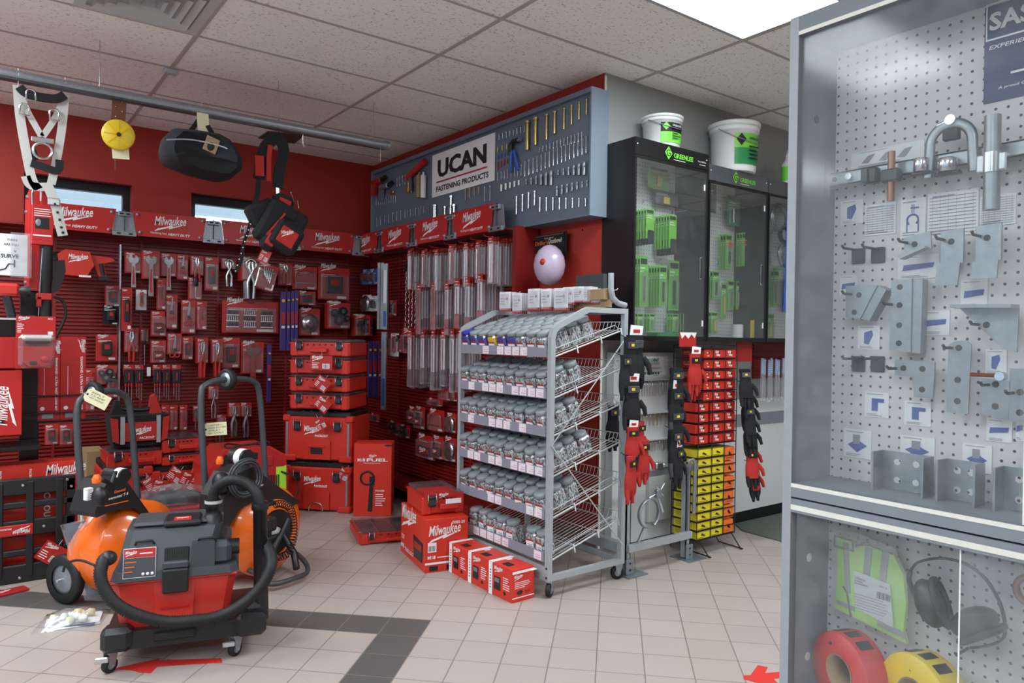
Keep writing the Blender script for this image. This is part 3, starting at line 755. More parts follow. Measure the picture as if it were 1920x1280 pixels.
for o, kind, f0 in special:
    for c in o.children:
        if c.name.startswith('screw_fill') or (c.name.startswith('lid') and f0):
            m2 = c.data.copy(); m2.materials[0] = X[kind]; c.data = m2
# pale hang packs on hooks over the top shelf
GP = None
for i, (px, py, w, h) in enumerate(((947, 547, 30, 42), (970, 549, 24, 44), (1001, 541, 30, 46), (1024, 541, 26, 44), (1052, 540, 34, 46), (1066, 538, 26, 36), (1084, 537, 26, 32), (1101, 537, 22, 32), (1117, 541, 22, 30), (1132, 541, 16, 28))):
    p = PX(px, py, RX0 + .28 + .02 * i); sc = .13 * h / 44
    ww = .085 * w / 28
    t = thing('hanging_pack', 'x', 'pack', (p.x, p.y, p.z), -math.pi / 2 + .25, 'pale hook packs above the top jar shelf')
    t['label'] = 'pale clear hanging pack above the jar rack, %s from the left' % ORD[i]
    for q in range(4):
        b = MB(); b.box(-ww / 2, .02 * q, -sc, ww / 2, .02 * q + .002, 0, 'paper' if q < 3 else 'pink'); b.rect(-ww / 2, -sc, ww / 2, -sc * .86, 'redcard', .02 * q - .001)
        b.ball((ww * .2, .02 * q - .001, -sc * .35), (.008, .001, .01), 'redcard', 8); b.lines(-ww * .4, -sc * .7, ww * .2, -sc * .3, 3, 'strip', .02 * q - .001); b.obj('card', t)
        b = MB(); b.cb(-ww * .42, .02 * q - .012, -sc * .95, ww * .42, .02 * q - .002, -sc * .1, 'clear2', .004); b.obj('blister', t)
    b = MB(); b.tube([(0, -.03, -.005), (0, .14, .0), (0, .16, .01)], .0025, 'lgrey', 6); b.obj('wire_hook', t)
b = MB(); b.box(2.93, 2.97, 1.575, 2.945, 3.35, 1.62, 'carton'); b.box(2.9, 2.99, 1.62, 2.945, 3.3, 1.68, 'carton'); tag(b.obj('cardboard_strip'), 'brown cardboard tray behind the pale hanging packs', 'cardboard')
b = MB(); p = PY(1150, 560, 3.2); b.box(3.0, 3.1, 1.58, 3.03, 3.34, 1.78, 'grey'); tag(b.obj('grey_plate'), 'dark grey speckled sheet standing behind the end of the rack', 'sheet')

# ============================================================ TOOL BOX STACK
def corner(p, q, z=0):
    a = PZ(*p, z); c = PZ(*q, z); return Vector((a.x, a.y, z)), math.atan2(c.y - a.y, c.x - a.x), (c - a).length
def latch(t, x, z, y, s_=1., bail=True):
    b = MB(); b.cb(x - .024 * s_, y - .02 * s_, z - .035 * s_, x + .024 * s_, y - .001, z + .03 * s_, 'black', .006)
    for k in range(4): b.box(x - (.018 - .012 * k) * s_ - .003 * s_, y - .022 * s_, z - .02 * s_, x - (.018 - .012 * k) * s_ + .003 * s_, y - .019 * s_, z + .01 * s_, 'grey')
    o = b.obj('latch', t)
    if bail:
        b = MB(); b.tube([(x - .027 * s_, y - .012, z - .01 * s_), (x - .027 * s_, y - .012, z + .045 * s_), (x + .027 * s_, y - .012, z + .045 * s_), (x + .027 * s_, y - .012, z - .01 * s_)], .0025, 'bright', 6); b.obj('bail', o)
def organizer(name, label, w, d, h, loc, rz, group=None, nl=2, cat='tool case'):
    t = thing(name, label, cat, loc, rz, group)
    b = MB(); b.cb(-w / 2, 0, .004, w / 2, d, h * .82, 'red', .01); 
    for k in (-1, 1): b.cb(k * w * .42 - .03, -.006, .002, k * w * .42 + .03, .03, h * .8, 'red', .008)
    b.box(-w / 2 - .004, -.004, h * .74, w / 2 + .004, d + .004, h * .8, 'red')
    for k in range(5): b.box(-w * .2 + k * w * .1 - .006, -.004, h * .64, -w * .2 + k * w * .1 + .006, .0, h * .72, 'black')
    b.obj('body', t)
    b = MB(); b.cb(-w / 2 + .004, .004, h * .8, w / 2 - .004, d - .004, h, 'smoke', .01)
    b.obj('clear_lid', t)
    b = MB(); r = random.Random(len(label))
    for i in range(3):
        for j in range(4):
            x0 = -w / 2 + .02 + (w - .04) / 4 * j; y0 = .02 + (d - .04) / 3 * i
            b.box(x0 + .004, y0 + .004, h * .7, x0 + (w - .04) / 4 - .004, y0 + (d - .04) / 3 - .004, h * .84, 'black' if r.random() < .6 else 'grey')
    b.obj('inner_bin', t)
    if nl == 2:
        latch(t, -w * .33, h * .62, -.004, h / .14); latch(t, w * .33, h * .62, -.004, h / .14)
    else: latch(t, -w * .3, h * .62, -.004, h / .14)
    b = MB(); hw = w * (.14 if nl == 2 else .24); hx = 0 if nl == 2 else w * .12
    b.cb(hx - hw, -.035, h * .25, hx + hw, -.02, h * .5, 'red', .006); b.box(hx - hw, -.03, h * .3, hx - hw + .014, 0, h * .48, 'red'); b.box(hx + hw - .014, -.03, h * .3, hx + hw, 0, h * .48, 'red'); b.obj('handle', t)
    return t
SA = -R_(46.4)
def on_stack(z): return (2.2, 5.454, z)
def bigbox(name, label, loc, rz, w, d, h, wheels):
    t = thing(name, label, 'tool box', loc, rz)
    b = MB(); b.cb(-w / 2, .0, .01, w / 2, d, h * .9, 'red', .012)
    b.up([(-w * .2, .0 + .02), (w * .2, .02), (w * .2, h * .42), (w * .15, h * .5), (-w * .15, h * .5), (-w * .2, h * .42)], -.018, 0, 'red')
    b.cb(-w / 2 - .012, -.02, .0, -w / 2 + .1, .06, .05, 'red', .01); b.cb(w / 2 - .1, -.02, .0, w / 2 + .012, .06, .05, 'red', .01)
    b.cb(-w / 2 - .014, -.012, h * .8, -w / 2 + .05, .06, h * .93, 'red', .01); b.cb(w / 2 - .05, -.012, h * .8, w / 2 + .014, .06, h * .93, 'red', .01)
    b.obj('body', t)
    b = MB(); b.cb(-w / 2 + .01, .005, h * .9, w / 2 - .01, d - .005, h, 'black', .008)
    for k in range(5): b.box(-w * .25 + k * w * .12, .02, h, -w * .25 + k * w * .12 + .02, .2, h + .006, 'black')
    b.obj('lid', t)
    for s_ in (-1, 1):
        b = MB(); b.box(s_ * (w / 2 - .025) - .008, -.006, h * .12, s_ * (w / 2 - .025) + .008, .0, h * .78, 'galv'); b.obj('corner_rail', t)
        latch(t, s_ * w * .3, h * .72, -.002, 1.1)
    b = MB(); b.logo(-w * .2, h * .56, w * .26, 'white', -.004); b.text('PACKOUT', -w * .04, h * .5, w * .2, 'white', -.004, 0, .03); b.obj('lettering', t)
    if wheels:
        b = MB(); b.tube(spline([(-.055, -.02, .005), (-.055, -.022, .04), (-.03, -.024, .07), (.03, -.024, .07), (.055, -.022, .04), (.055, -.02, .005)], 5), .005, 'steel', 7); b.obj('pull_handle', t)
    else:
        b = MB(); b.cb(-.05, -.022, h * .16, .05, -.017, h * .28, 'ink', .004); b.box(-.07, -.03, h * .3, .07, -.017, h * .33, 'red'); b.obj('grab_recess', t)
    return t
bigbox('tool_chest', 'large red lidded tool box at the bottom of the tall stack in the corner', on_stack(0), SA, .545, .4, .385, True)
bigbox('tool_chest', 'large red tool box in the middle of the corner stack, under the four flat cases', on_stack(.393), SA, .56, .4, .39, False)
for k, n in enumerate(('lowest of the four', 'second from the bottom of the four', 'third from the bottom of the four', 'topmost of the four')):
    z = .80 + .1395 * k
    organizer('parts_organizer', 'flat red latched case on the corner stack, %s' % n, .5, .38, .137, (2.2 + .01, 5.46, z), SA + .015 * (k % 2), 'flat cases on the corner stack')
def hangtag(loc, rz, label, w=.1, h=.085, tilt=.6, m='redcard', name='product_tag'):
    t = thing(name, label, 'tag', loc, rz)
    A = Ry(tilt); b = MB(A); b.box(-w / 2, -.001, -h / 2, w / 2, .001, h / 2, m); b.logo(-w * .42, h * .18, w * .5, 'white', -.002); b.rect(w * .05, -h * .38, w * .38, -h * .05, 'paper', -.002)
    for q in range(5): b.rect(w * (.08 + .055 * q), -h * .35, w * (.105 + .055 * q), -h * .08, 'ink', -.0025)
    b.lines(-w * .42, -h * .4, -w * .02, h * .05, 4, 'white', -.002); b.obj('card', t)
    b = MB(A); b.tube([(0, 0, h / 2), (0, .01, h / 2 + .03)], .001, 'white', 5); b.obj('string', t)
    return t
def stk(px, py): return PD(px, py, 2.16, 5.41)
for i, (px, py, ti, w, lab) in enumerate(((606, 680, 0, .18, 'wide red card strapped across the second flat case from the top'), (607, 719, .6, .115, 'tilted red tag on the second flat case from the bottom'), (608, 757, .65, .12, 'tilted red tag with white edge on the lowest flat case'), (605, 793, -.55, .08, 'narrow red tag hanging over the middle tool trunk'), (648, 888, .5, .09, 'red tag at the top right of the bottom tool trunk'))):
    p = stk(px, py); q = Vector((-.724, -.69, 0)) * .035
    hangtag(p + q, SA, lab, w, .1 if i else .11, ti)

# ============================================================ FLOOR CARTONS
o, a, w = corner((662, 968), (733, 968))
t = thing('tool_carton', 'tall red carton with a black blower printed on it, right of the corner stack', 'box', (o.x, o.y, 0), a)
H_ = .56; b = MB(); b.cb(0, 0, 0, w, .2, H_, 'redbox', .002)
b.rect(w * .82, H_ * .965, w, H_ * .99, 'ink', -.001); b.obj('carton', t)
b = MB(); b.text('M18', w * .1, H_ * .755, w * .2, 'white', -.002, 0, .03); b.text('FUEL', w * .34, H_ * .755, w * .56, 'white', -.002, 0, .03, H_ * .045); b.lines(w * .25, H_ * .725, w * .7, H_ * .745, 1, 'white', -.002, False)
b.logo(w * .4, H_ * .81, w * .2, 'white', -.002); b.text('POWER', w * .58, H_ * .34, w * .24, 'white', -.002, 0, .02); b.lines(w * .58, H_ * .14, w * .85, H_ * .32, 6, 'white', -.002); b.obj('lettering', t)
b = MB(); b.up([(w * .38, H_ * .07), (w * .5, H_ * .07), (w * .52, H_ * .42), (w * .56, H_ * .44), (w * .56, H_ * .55), (w * .42, H_ * .55), (w * .42, H_ * .4)], -.003, -.001, 'black')
b.tube(arc(w * .36, H_ * .53, .05, 0, 360, 16, -.0025), .008, 'black', 5, T=Matrix.Diagonal((1, 1, 1, 1))); b.obj('printed_blower', t)
b = MB(); b.rect(.004, .006, .02, H_ - .006, 'white', -.0015); b.obj('edge_print', t) if False else None
o, a, w = corner((672, 1023), (752, 1016)); w = .5
t = organizer('parts_organizer', 'flat red clear lidded case lying on the floor before the blower carton', w, .4, .09, (o.x, o.y, 0), a); t.location = (o.x + math.cos(a) * w / 2, o.y + math.sin(a) * w / 2, 0)
o, a, w = corner((806, 1073), (874, 1064)); o.x -= .035; BBZ = .315
dpt = (PZ(750, 1032) - PZ(808.5, 1073)).length
t = thing('tool_carton', 'big red carton standing between the flat case and the jar rack', 'box', (o.x, o.y, 0), a)
dv = PZ(750, 1032) - PZ(808.5, 1073); sk = math.atan2(dv.y, dv.x) - a - math.pi / 2
w = .27; b = MB(); b.cb(0, 0, 0, w, dpt, BBZ, 'redbox', .002); b.obj('carton', t)
b = MB(); b.logo(w * .08, BBZ * .6, w * .75, 'white', -.002, -.0); b.text('0880-20', w * .62, BBZ * .88, w * .3, 'white', -.002, 0, .01); b.rect(w * .06, BBZ * .38, w * .26, BBZ * .56, 'paper', -.0015)
for q in range(8): b.rect(w * (.08 + .02 * q), BBZ * .4, w * (.09 + .02 * q), BBZ * .5, 'ink', -.002)
b.rect(0, BBZ * .15, w, BBZ * .19, 'white', -.002); b.rect(w * .1, BBZ * .03, w * .3, BBZ * .12, 'ink', -.002); b.rect(w * .5, BBZ * .03, w * .7, BBZ * .12, 'ink', -.002); b.text('M18', w * .06, BBZ * .25, w * .18, 'white', -.002, 0, .03); b.lines(w * .28, BBZ * .25, w * .6, BBZ * .3, 1, 'white', -.002, False)
A = Rz(-math.pi / 2) @ Tr(-dpt, 0, 0)
b.logo(dpt * .06, BBZ * .62, dpt * .6, 'white', -.002, 0, A); b.text('TOOL-OUT', dpt * .2, BBZ * .1, dpt * .36, 'white', -.002, 0, .02, None, 0, A); b.text('M18', dpt * .03, BBZ * .12, dpt * .14, 'white', -.002, 0, .03, None, 0, A); b.lines(dpt * .04, BBZ * .3, dpt * .25, BBZ * .4, 3, 'white', -.002, True, A)
b.obj('lettering', t)
b = MB(); b.up([(dpt * .58, BBZ * .15), (dpt * .9, BBZ * .15), (dpt * .93, BBZ * .52), (dpt * .55, BBZ * .56)], -.003, -.001, 'black', A); b.up([(dpt * .6, BBZ * .34), (dpt * .88, BBZ * .34), (dpt * .88, BBZ * .46), (dpt * .6, BBZ * .46)], -.004, -.003, 'redcard', A)
for q in range(5): b.box(dpt * (.6 + .06 * q), -.004, BBZ * .17, dpt * (.63 + .06 * q), -.003, BBZ * .33, 'grey', A)
b.obj('printed_tool', t)
p = PZ(794, 967, BBZ); 
t = organizer('parts_organizer', 'compact red clear lidded case on top of the big floor carton', .25, .34, .14, (p.x, p.y, BBZ), a, None, 1); t.location = (p.x + math.cos(a) * .125, p.y + math.sin(a) * .125, BBZ)
b = MB(); b.box(-.127, -.006, .1, .127, -.004, .13, 'redcard'); b.box(-.127, -.006, .128, .06, .12, .144, 'redcard'); b.logo(-.03, .105, .06, 'white', -.0075); b.rect(-.0, .07, .1, .1, 'paper', -.041); b.obj('paper_band', t)
for k, n in enumerate(('farthest', 'middle one', 'nearest')):
    y = 3.43 - .212 * k; Lb = .205; h = .175; w = .15
    t = thing('battery_carton', 'x', 'box', (2.285, y, 0), R_(1.5 * (k - 1)), 'small red battery cartons in a row')
    t['label'] = 'small red and white carton on the floor before the jar rack, %s of three' % n
    b = MB(); b.cb(0, 0, 0, w, Lb, h, 'redbox', .002); b.obj('carton', t)
    b = MB(); b.rect(0, h * .86, w, h * .94, 'white', -.0015); b.lines(w * .1, h * .4, w * .8, h * .62, 4, 'white', -.0015); b.logo(w * .08, h * .68, w * .38, 'white', -.0015); b.rect(0, h * .12, w, h * .15, 'white', -.0015)
    A = Rz(-math.pi / 2) @ Tr(-Lb, 0, 0)
    b.rect(0, 0, Lb * .16, h, 'white', -.0015, A); b.logo(Lb * .24, h * .76, Lb * .36, 'white', -.0015, 0, A); b.lines(Lb * .62, h * .3, Lb * .92, h * .7, 6, 'white', -.0015, True, A)
    for q in range(7): b.rect(Lb * .05, h * (.2 + .09 * q), Lb * .11, h * (.23 + .09 * q), 'ink', -.002, A)
    b.rect(w * .55, Lb * .2, w * .8, Lb * .3, 'paper', 0, Tr(0, 0, h + .0012) @ Rx(-math.pi / 2) @ Matrix.Scale(-1, 4, (0, 0, 1)))
    b.box(0, Lb * .84, h + .0005, w, Lb, h + .0015, 'white'); b.box(w * .15, Lb * .3, h + .0005, w * .45, Lb * .6, h + .0012, 'ink'); b.obj('print', t)
    b = MB(); b.box(Lb * .24, -.0025, h * .22, Lb * .5, -.001, h * .62, 'black', A); b.box(Lb * .27, -.003, h * .45, Lb * .46, -.0025, h * .58, 'galv', A); b.ball((Lb * .68, -.001, h * .2), (.012, .002, .01), 'black', 8, A)
    b.ball((w * .35, -.001, h * .28), (.02, .002, .012), 'black', 10); b.ball((w * .7, -.001, h * .3), (.018, .002, .012), 'redcard', 10); b.obj('printed_battery', t)

# ============================================================ BLACK DISPLAY CABINETS
CY = 3.1
def cab(x0, x1, z1, label, head, glossy, lettering):
    t = thing('display_cabinet', label, 'cabinet', (x0, CY, 1.385), 0, 'glazed wall cabinets')
    w = x1 - x0; h = z1 - 1.385; d = YC - CY - .002; hd = .105
    b = MB(); m = 'cabblack'
    b.box(0, .0, 0, .02, d, h, m); b.box(w - .02, .0, 0, w, d, h, m); b.box(.02, 0, 0, w - .02, d, .022, m); b.box(.02, 0, h - .02, w - .02, d, h, m); b.obj('case', t)
    b = MB(); b.box(.02, d - .012, .022, w - .02, d, h - .02, 'pegc'); b.obj('pegboard', t)
    b = MB(); b.box(0, -.012, h - hd, w, 0, h, head)
    for x in (.02, w - .02): b.lathe([(.006, 0), (.004, .003), (0, .003)], 'bright', 10, Tr(x, -.012, h - .04) @ Rx(math.pi / 2))
    b.obj('header', t)
    dr = bpy.data.objects.new('door', None); COL.objects.link(dr); dr.parent = t
    b = MB(); f = .014; b.box(0, -.014, 0, f, -.002, h - hd - .004, m); b.box(w - f, -.014, 0, w, -.002, h - hd - .004, m); b.box(f, -.014, 0, w - f, -.002, .03, m); b.box(f, -.014, h - hd - .018, w - f, -.002, h - hd - .004, m); b.obj('door_frame', dr)
    b = MB(); b.box(f, -.010, .03, w - f, -.005, h - hd - .018, 'pane'); b.obj('door_sheet', dr)
    b = MB(); b.cb(w - .07, -.022, .42, w - .058, -.01, .55, 'ink', .004); b.box(w - .072, -.014, .41, w - .056, -.0105, .56, 'bright'); b.obj('handle', dr)
    for z in (.12, h - hd - .12):
        b = MB(); b.box(w - .045, -.0135, z - .02, w - .04, -.0105, z + .02, 'white'); b.box(w - .037, -.0135, z - .02, w - .032, -.0105, z + .02, 'white'); b.obj('door_mark', dr)
    if lettering:
        b = MB(); e = lettering; b.up([(w * .38, h - .052), (w * .43, h - .01), (w * .48, h - .052), (w * .43, h - .094)], -.0135, -.012, e)
        b.tube(arc(w * .43, h - .052, .019, 50, 360, 14, -.0145), .0028, 'ink', 5); b.rect(w * .43, h - .057, w * .43 + .018, h - .051, 'ink', -.0145)
        b.text('GREENLEE', w * .5, h - .075, w * .27, e, -.0135, 0, .03); b.lines(w * .5, h - .092, w * .66, h - .082, 1, 'white', -.0135, False); b.obj('emblem', t)
        if head == 'cabblack':
            b = MB(); b.text('Now Will Do', w * .84, h - .065, w * .12, 'white', -.0135, .2, .01); b.lines(w * .86, h - .085, w * .95, h - .075, 1, 'white', -.0135, False); b.obj('slogan', t)
    return t
X['headsheen'] = mat('header_grey_reflection', (92, 96, 100), .25, .3)  # the grey stands in for a reflection on the cabinet header
cab(3.242, 3.945, 2.632, 'black glazed cabinet with green lettering, nearest the room corner, bucket on top', 'cabblack', 0, 'lgreen')
cab(3.955, 4.625, 2.575, 'middle glazed cabinet, header painted with grey reflection and the big pail on top', 'headsheen', 1, 'green')
cab(4.635, 5.33, 2.575, 'glazed cabinet farthest right, half hidden by the grey pegboard case', 'headsheen', 1, 'green')
CW = YC - .018          # pegboard face in the cabinets
NG = [0]
def cpk(px0, py0, px1, py1, n, label, name='green_pack', m='green', y=3.3, tip=None, group=None, ring=None, blk=None, rowdir=1):
    """a hook of packs in a cabinet; each pack is a thing"""
    c = PY((px0 + px1) / 2, (py0 + py1) / 2, y); a = PY(px0, (py0 + py1) / 2, y); e = PY(px1, (py0 + py1) / 2, y); zt = PY((px0 + px1) / 2, py0, y).z; zb = PY((px0 + px1) / 2, py1, y).z
    h = zt - zb; w = min(.075, h * .5) if n > 1 else e.x - a.x
    dd = .024 if n > 1 else 0; yf = 3.32 - dd * (n - 1) - .01; xs = PY(px1, (py0 + py1) / 2, yf).x - w / 2
    for k in range(n):
        yy = 3.32 - dd * k - .01
        t = thing(name, label + (', %s pack from the front' % ORD[n - 1 - k] if n > 1 else ''), 'pack', (xs if n > 1 else c.x, yy, zt), 0, group or (label if n > 1 else None))
        b = MB(); b.box(-w / 2, -.001, -h, w / 2, .001, 0, m); b.rect(-w * .4, -h * .16, w * .4, -h * .05, 'ink', -.002); b.lines(-w * .4, -h * .34, w * .3, -h * .2, 2, 'white', -.002); b.obj('card', t)
        b = MB()
        if ring:
            b.tube(arc(0, -h * .3, w * .25, 0, 360, 12, -.012), w * .08, ring, 6, True); b.cb(-w * .1, -.018, -h * .85, w * .1, -.006, -h * .5, 'black', .004)
        elif blk: b.cb(-w * .35, -.016, -h * 1.18, w * .35, -.002, -h * .72, 'blackfab', .006)
        else: b.cb(-w * .12, -.012, -h * .88, w * .12, -.003, -h * .4, random.choice(['galv', 'black', 'yel2', 'steel']), .003)
        b.obj('tool', t)
        if not blk: b = MB(); b.cb(-w * .45, -.018, -h * .96, w * .45, -.0025, -h * .3, 'clear', .006); b.obj('blister', t)
G1 = 'left cabinet'
cpk(1217, 313, 1258, 355, 1, 'boxed green and black punch at the top of the left cabinet', 'tool_pack')
cpk(1228, 358, 1274, 386, 1, 'green and black wide pack under the punch pack, left cabinet', 'tool_pack', m='black')
cpk(1185, 397, 1226, 452, 6, 'green packs on the left upper hook of the left cabinet', blk=1)
cpk(1230, 408, 1268, 470, 6, 'green packs on the right upper hook of the left cabinet', blk=1)
cpk(1186, 482, 1214, 576, 4, 'slim packs on the left middle hook of the left cabinet')
cpk(1214, 500, 1250, 576, 5, 'slim packs on the centre middle hook of the left cabinet')
cpk(1256, 488, 1275, 582, 1, 'long lime green ruler pack in the left cabinet', 'ruler_pack')
cpk(1184, 588, 1206, 620, 3, 'small packs low at left, left cabinet'); cpk(1207, 588, 1228, 620, 3, 'small packs low beside the bare pegboard, left cabinet')
cpk(1251, 588, 1272, 622, 3, 'small packs low right of the bare pegboard, left cabinet'); cpk(1273, 588, 1292, 622, 3, 'small packs low at right, left cabinet')
b = MB(); a = PY(1222, 624, 3.2); e = PY(1280, 624, 3.2); b.cb(a.x, 3.15, 1.408, e.x, 3.25, 1.44, 'dgreen', .004); tag(b.obj('green_tray'), 'flat green plastic tray on the floor of the left cabinet', 'tray')
cpk(1328, 345, 1345, 398, 1, 'dark hacksaw frame pack at top of the middle cabinet', 'saw_pack', m='cabblack'); cpk(1366, 368, 1392, 424, 1, 'teal and green hanging bag pack in the middle cabinet', 'tool_pack', m='dgreen')
cpk(1345, 440, 1372, 505, 3, 'green cards with orange loops on the left, middle cabinet', ring='orange'); cpk(1376, 437, 1402, 500, 3, 'green cards with orange loops on the right, middle cabinet', ring='orange')
cpk(1328, 508, 1348, 560, 2, 'short packs at the left edge, middle cabinet'); cpk(1354, 530, 1364, 598, 1, 'thin green card with black emblem, middle cabinet', 'bit_pack'); cpk(1366, 525, 1378, 580, 1, 'pale green card beside the thin card, middle cabinet', 'bit_pack')
cpk(1382, 527, 1391, 580, 1, 'green drill card, left of a pair in the middle cabinet', 'bit_pack'); cpk(1393, 527, 1402, 580, 1, 'green drill card, right of a pair in the middle cabinet', 'bit_pack'); cpk(1330, 585, 1345, 625, 2, 'little green packs at the bottom left, middle cabinet')
cpk(1438, 505, 1460, 575, 2, 'green cards at mid height in the right cabinet'); cpk(1462, 520, 1485, 580, 2, 'dark packs at mid height in the right cabinet', m='black'); cpk(1439, 588, 1453, 637, 1, 'tall green box standing low in the right cabinet', 'tool_box')
for k, (px, py, r, m) in enumerate(((1460, 408, .1, 'bright'), (1472, 478, .09, 'bright'), (1470, 440, .06, 'blackfab'))):
    p = PY(px, py, 3.28); b = MB(); b.tube(arc(0, 0, r, 0, 360, 24), .012, m, 8, True); b.tube(arc(0, 0, r * .84, 0, 360, 24, -.01), .006, m, 6, True)
    tag(b.obj('cable_coil', None, p), ['large pale wire coil high in the right cabinet', 'lower pale wire coil in the right cabinet', 'small black coil between pale coils in the right cabinet'][k], 'coil')
a = PY(1407, 600, 3.2); e = PY(1425, 636, 3.2); b = MB(); b.up([(a.x, 1.408), (e.x, 1.408), (e.x, a.z), (a.x, a.z)], 3.17, 3.2, 'yel2'); b.up([(a.x + .02, 1.43), (e.x - .02, 1.43), (e.x - .02, 1.49), (a.x + .02, 1.49)], 3.165, 3.171, 'white'); tag(b.obj('yellow_block'), 'yellow plastic block standing at the bottom right of the middle cabinet', 'block')
p = PY(1383, 600, 3.22); b = MB(); b.cyl(.04, 1.408, 1.51, 'pail', 18, Tr(p.x, 3.22, 0)); b.cyl(.028, 1.51, 1.514, 'grey', 14, Tr(p.x, 3.22, 0)); tag(b.obj('white_roll'), 'white roll standing at the bottom of the middle cabinet', 'roll')
# prongs
for k, (px, py) in enumerate(((1205, 376), (1260, 398), (1277, 400), (1350, 392), (1345, 492), (1210, 490), (1296, 560))):
    p = PY(px, py, CW); b = MB(); b.tube([(0, 0, 0), (0, -.12, -.005), (0, -.14, .008)], .002, 'steel', 6); b.cb(-.008, -.004, -.012, .008, 0, .012, 'steel', .002)
    tag(b.obj('peg_hook', None, p), 'bare steel peg hook in the wall cabinets, %s from the left' % ORD[k], 'hook', 'bare hooks in the cabinets')
# pails and bottle
def pail(px, py, y, zb, r, h, label, m):
    p = PY(px, py, y); t = thing('pail', label, 'bucket', (p.x, y, zb), 0)
    b = MB(); b.lathe([(r * .86, 0), (r * .9, h * .05), (r * .97, h * .8), (r * 1.02, h * .8), (r * 1.02, h * .9), (r, h * .9)], 'pail', 32); b.obj('body', t)
    b = MB(); b.lathe([(r * 1.0, h * .9), (r * 1.06, h * .9), (r * 1.07, h * .98), (r * .98, h), (r * .96, h * .96), (0, h * .955)], 'pail', 32); b.obj('lid', t)
    b = MB(); b.tube([(r * 1.04 * math.cos(a), r * 1.04 * math.sin(a), h * .84 - h * .3 * math.sin(-a - math.pi * .0) * (1 if math.sin(a) < 0 else 0)) for a in [math.pi + math.pi * k / 14 for k in range(15)]], .003, 'galv', 6); b.obj('bail_handle', t) if m != 'none' else None
    v = []; f = []; n = 14
    for q in range(n + 1):
        an = R_(-142 + 92 * q / n)
        for zz, k2 in ((.12, .925), (.44, .95), (.72, .968)): v.append((r * (k2 + .008) * math.cos(an), r * (k2 + .008) * math.sin(an), h * zz))
    b = MB(); b.add(v, [(3 * q + s_, 3 * q + 3 + s_, 3 * q + 4 + s_, 3 * q + 1 + s_) for q in range(n) for s_ in (0,)], 'lgreen' if r < .15 else 'dgreen', True)
    b.add(v, [(3 * q + 1, 3 * q + 4, 3 * q + 5, 3 * q + 2) for q in range(n)], 'ink' if r < .15 else 'green', True)
    an = R_(-126); A = Rz(an + math.pi / 2); b.up([(-r * .2, h * .6), (0, h * .72), (r * .2, h * .6), (0, h * .48)], -r * 1.0, -r * .985, 'lgreen' if r < .15 else 'ink', A)
    A = Rz(R_(-92) + math.pi / 2); b.text('GREENLEE', -r * .3, h * .6, r * .6, 'white' if r < .15 else 'ink', -r * 1.0, 0, .02, None, 0, A); b.lines(-r * .3, h * .2, r * .3, h * .5, 4, 'ink', -r * 1.0, True, A)
    b.obj('printed_label', t)
pail(1241, 250, 3.22, 2.634, .13, .21, 'small white pail with black and green label on the left cabinet', 'x')
pail(1376, 270, 3.19, 2.577, .17, .35, 'large white pail with green label on the middle cabinet', 'x')
for k, px in enumerate((1476, 1488)):
    p = PY(px, 320, 3.18); t = thing('squeeze_bottle', 'clear bottle with green label on the right cabinet, %s' % ('left one', 'right one')[k], 'bottle', (p.x, 3.18, 2.577))
    b = MB(); b.lathe([(.04, 0), (.042, .02), (.042, .17), (.02, .2), (.012, .215)], 'pail', 18); b.obj('body', t); b = MB(); b.lathe([(.014, .215), (.014, .235), (.004, .26), (.002, .28)], 'pail', 12); b.obj('nozzle', t); b = MB(); b.lathe([(.0425, .04), (.0425, .15)], 'lgreen', 18); b.obj('label_band', t)
a = PY(1477, 395, 3.08); e = PY(1476, 585, 3.08); b = MB(); b.up([(a.x, a.z), (a.x + .2, a.z), (a.x + .2, e.z), (a.x - .03, e.z)], 3.082, 3.086, 'blue'); tag(b.obj('blue_sheet'), 'bright blue sheet hanging beside the right cabinet', 'sheet')

# ============================================================ STEEL FRAME AND WHITE CASE UNDER THE CABINETS
t = thing('strut_stand', 'galvanised strut channel frame bolted to the floor behind the jar rack', 'frame', (3.1, 2.98, 0))
for x in (0, .54):
    b = MB(); b.box(x, 0, .012, x + .008, .04, .62 if x else 1.3, 'gpaint'); b.box(x, 0, .012, x + .04, .006, .62 if x else 1.3, 'gpaint'); b.box(x + .034, 0, .012, x + .04, .04, .62 if x else 1.3, 'gpaint'); b.obj('post', t)
    b = MB(); b.box(x - .03, -.06, 0, x + .13, .1, .008, 'galv'); b.cb(x - .01, -.02, .008, x + .05, -.004, .1, 'galv', .003)
    for z in (.035, .075): b.cyl(.007, -.006, 0, 'ink', 8, Tr(x + .02, -.02, z) @ Rx(math.pi / 2))
    b.obj('foot_plate', t)
for bx in ((0, -.03, .57, .62, 0, .61, 'galv', .003), (0, -.03, .14, .57, 0, .185, 'gpaint', .003), (-.05, .02, .14, 0, .3, .2, 'gpaint', .003)): b = MB(); b.cb(*bx); b.obj('cross_beam', t)
b = MB(); b.box(.5, -.05, .2, .505, -.035, .6, 'galv'); b.tube([(.5, -.045, .62), (.5, -.05, .64), (.54, -.05, .645), (.56, -.05, .62), (.56, -.045, .3)], .012, 'galv', 6, flat=.4); b.obj('strap_hanger', t)
b = MB(); b.cb(.22, -.035, .612, .28, .0, .65, 'bright', .006); b.cb(.29, -.03, .612, .33, .0, .64, 'bright', .006); b.obj('conduit_clamp', t)
t = thing('pipe_clamp', 'hinged steel pipe clamp ring with wing screw hanging on the frame', 'clamp', (3.24, 2.93, .36))
b = MB(); b.tube(arc(0, 0, .085, -60, 260, 24), .014, 'galv', 6, flat=.35); b.tube([(-.04, 0, -.08), (-.09, 0, -.16)], .012, 'galv', 6, flat=.4); b.obj('ring', t)
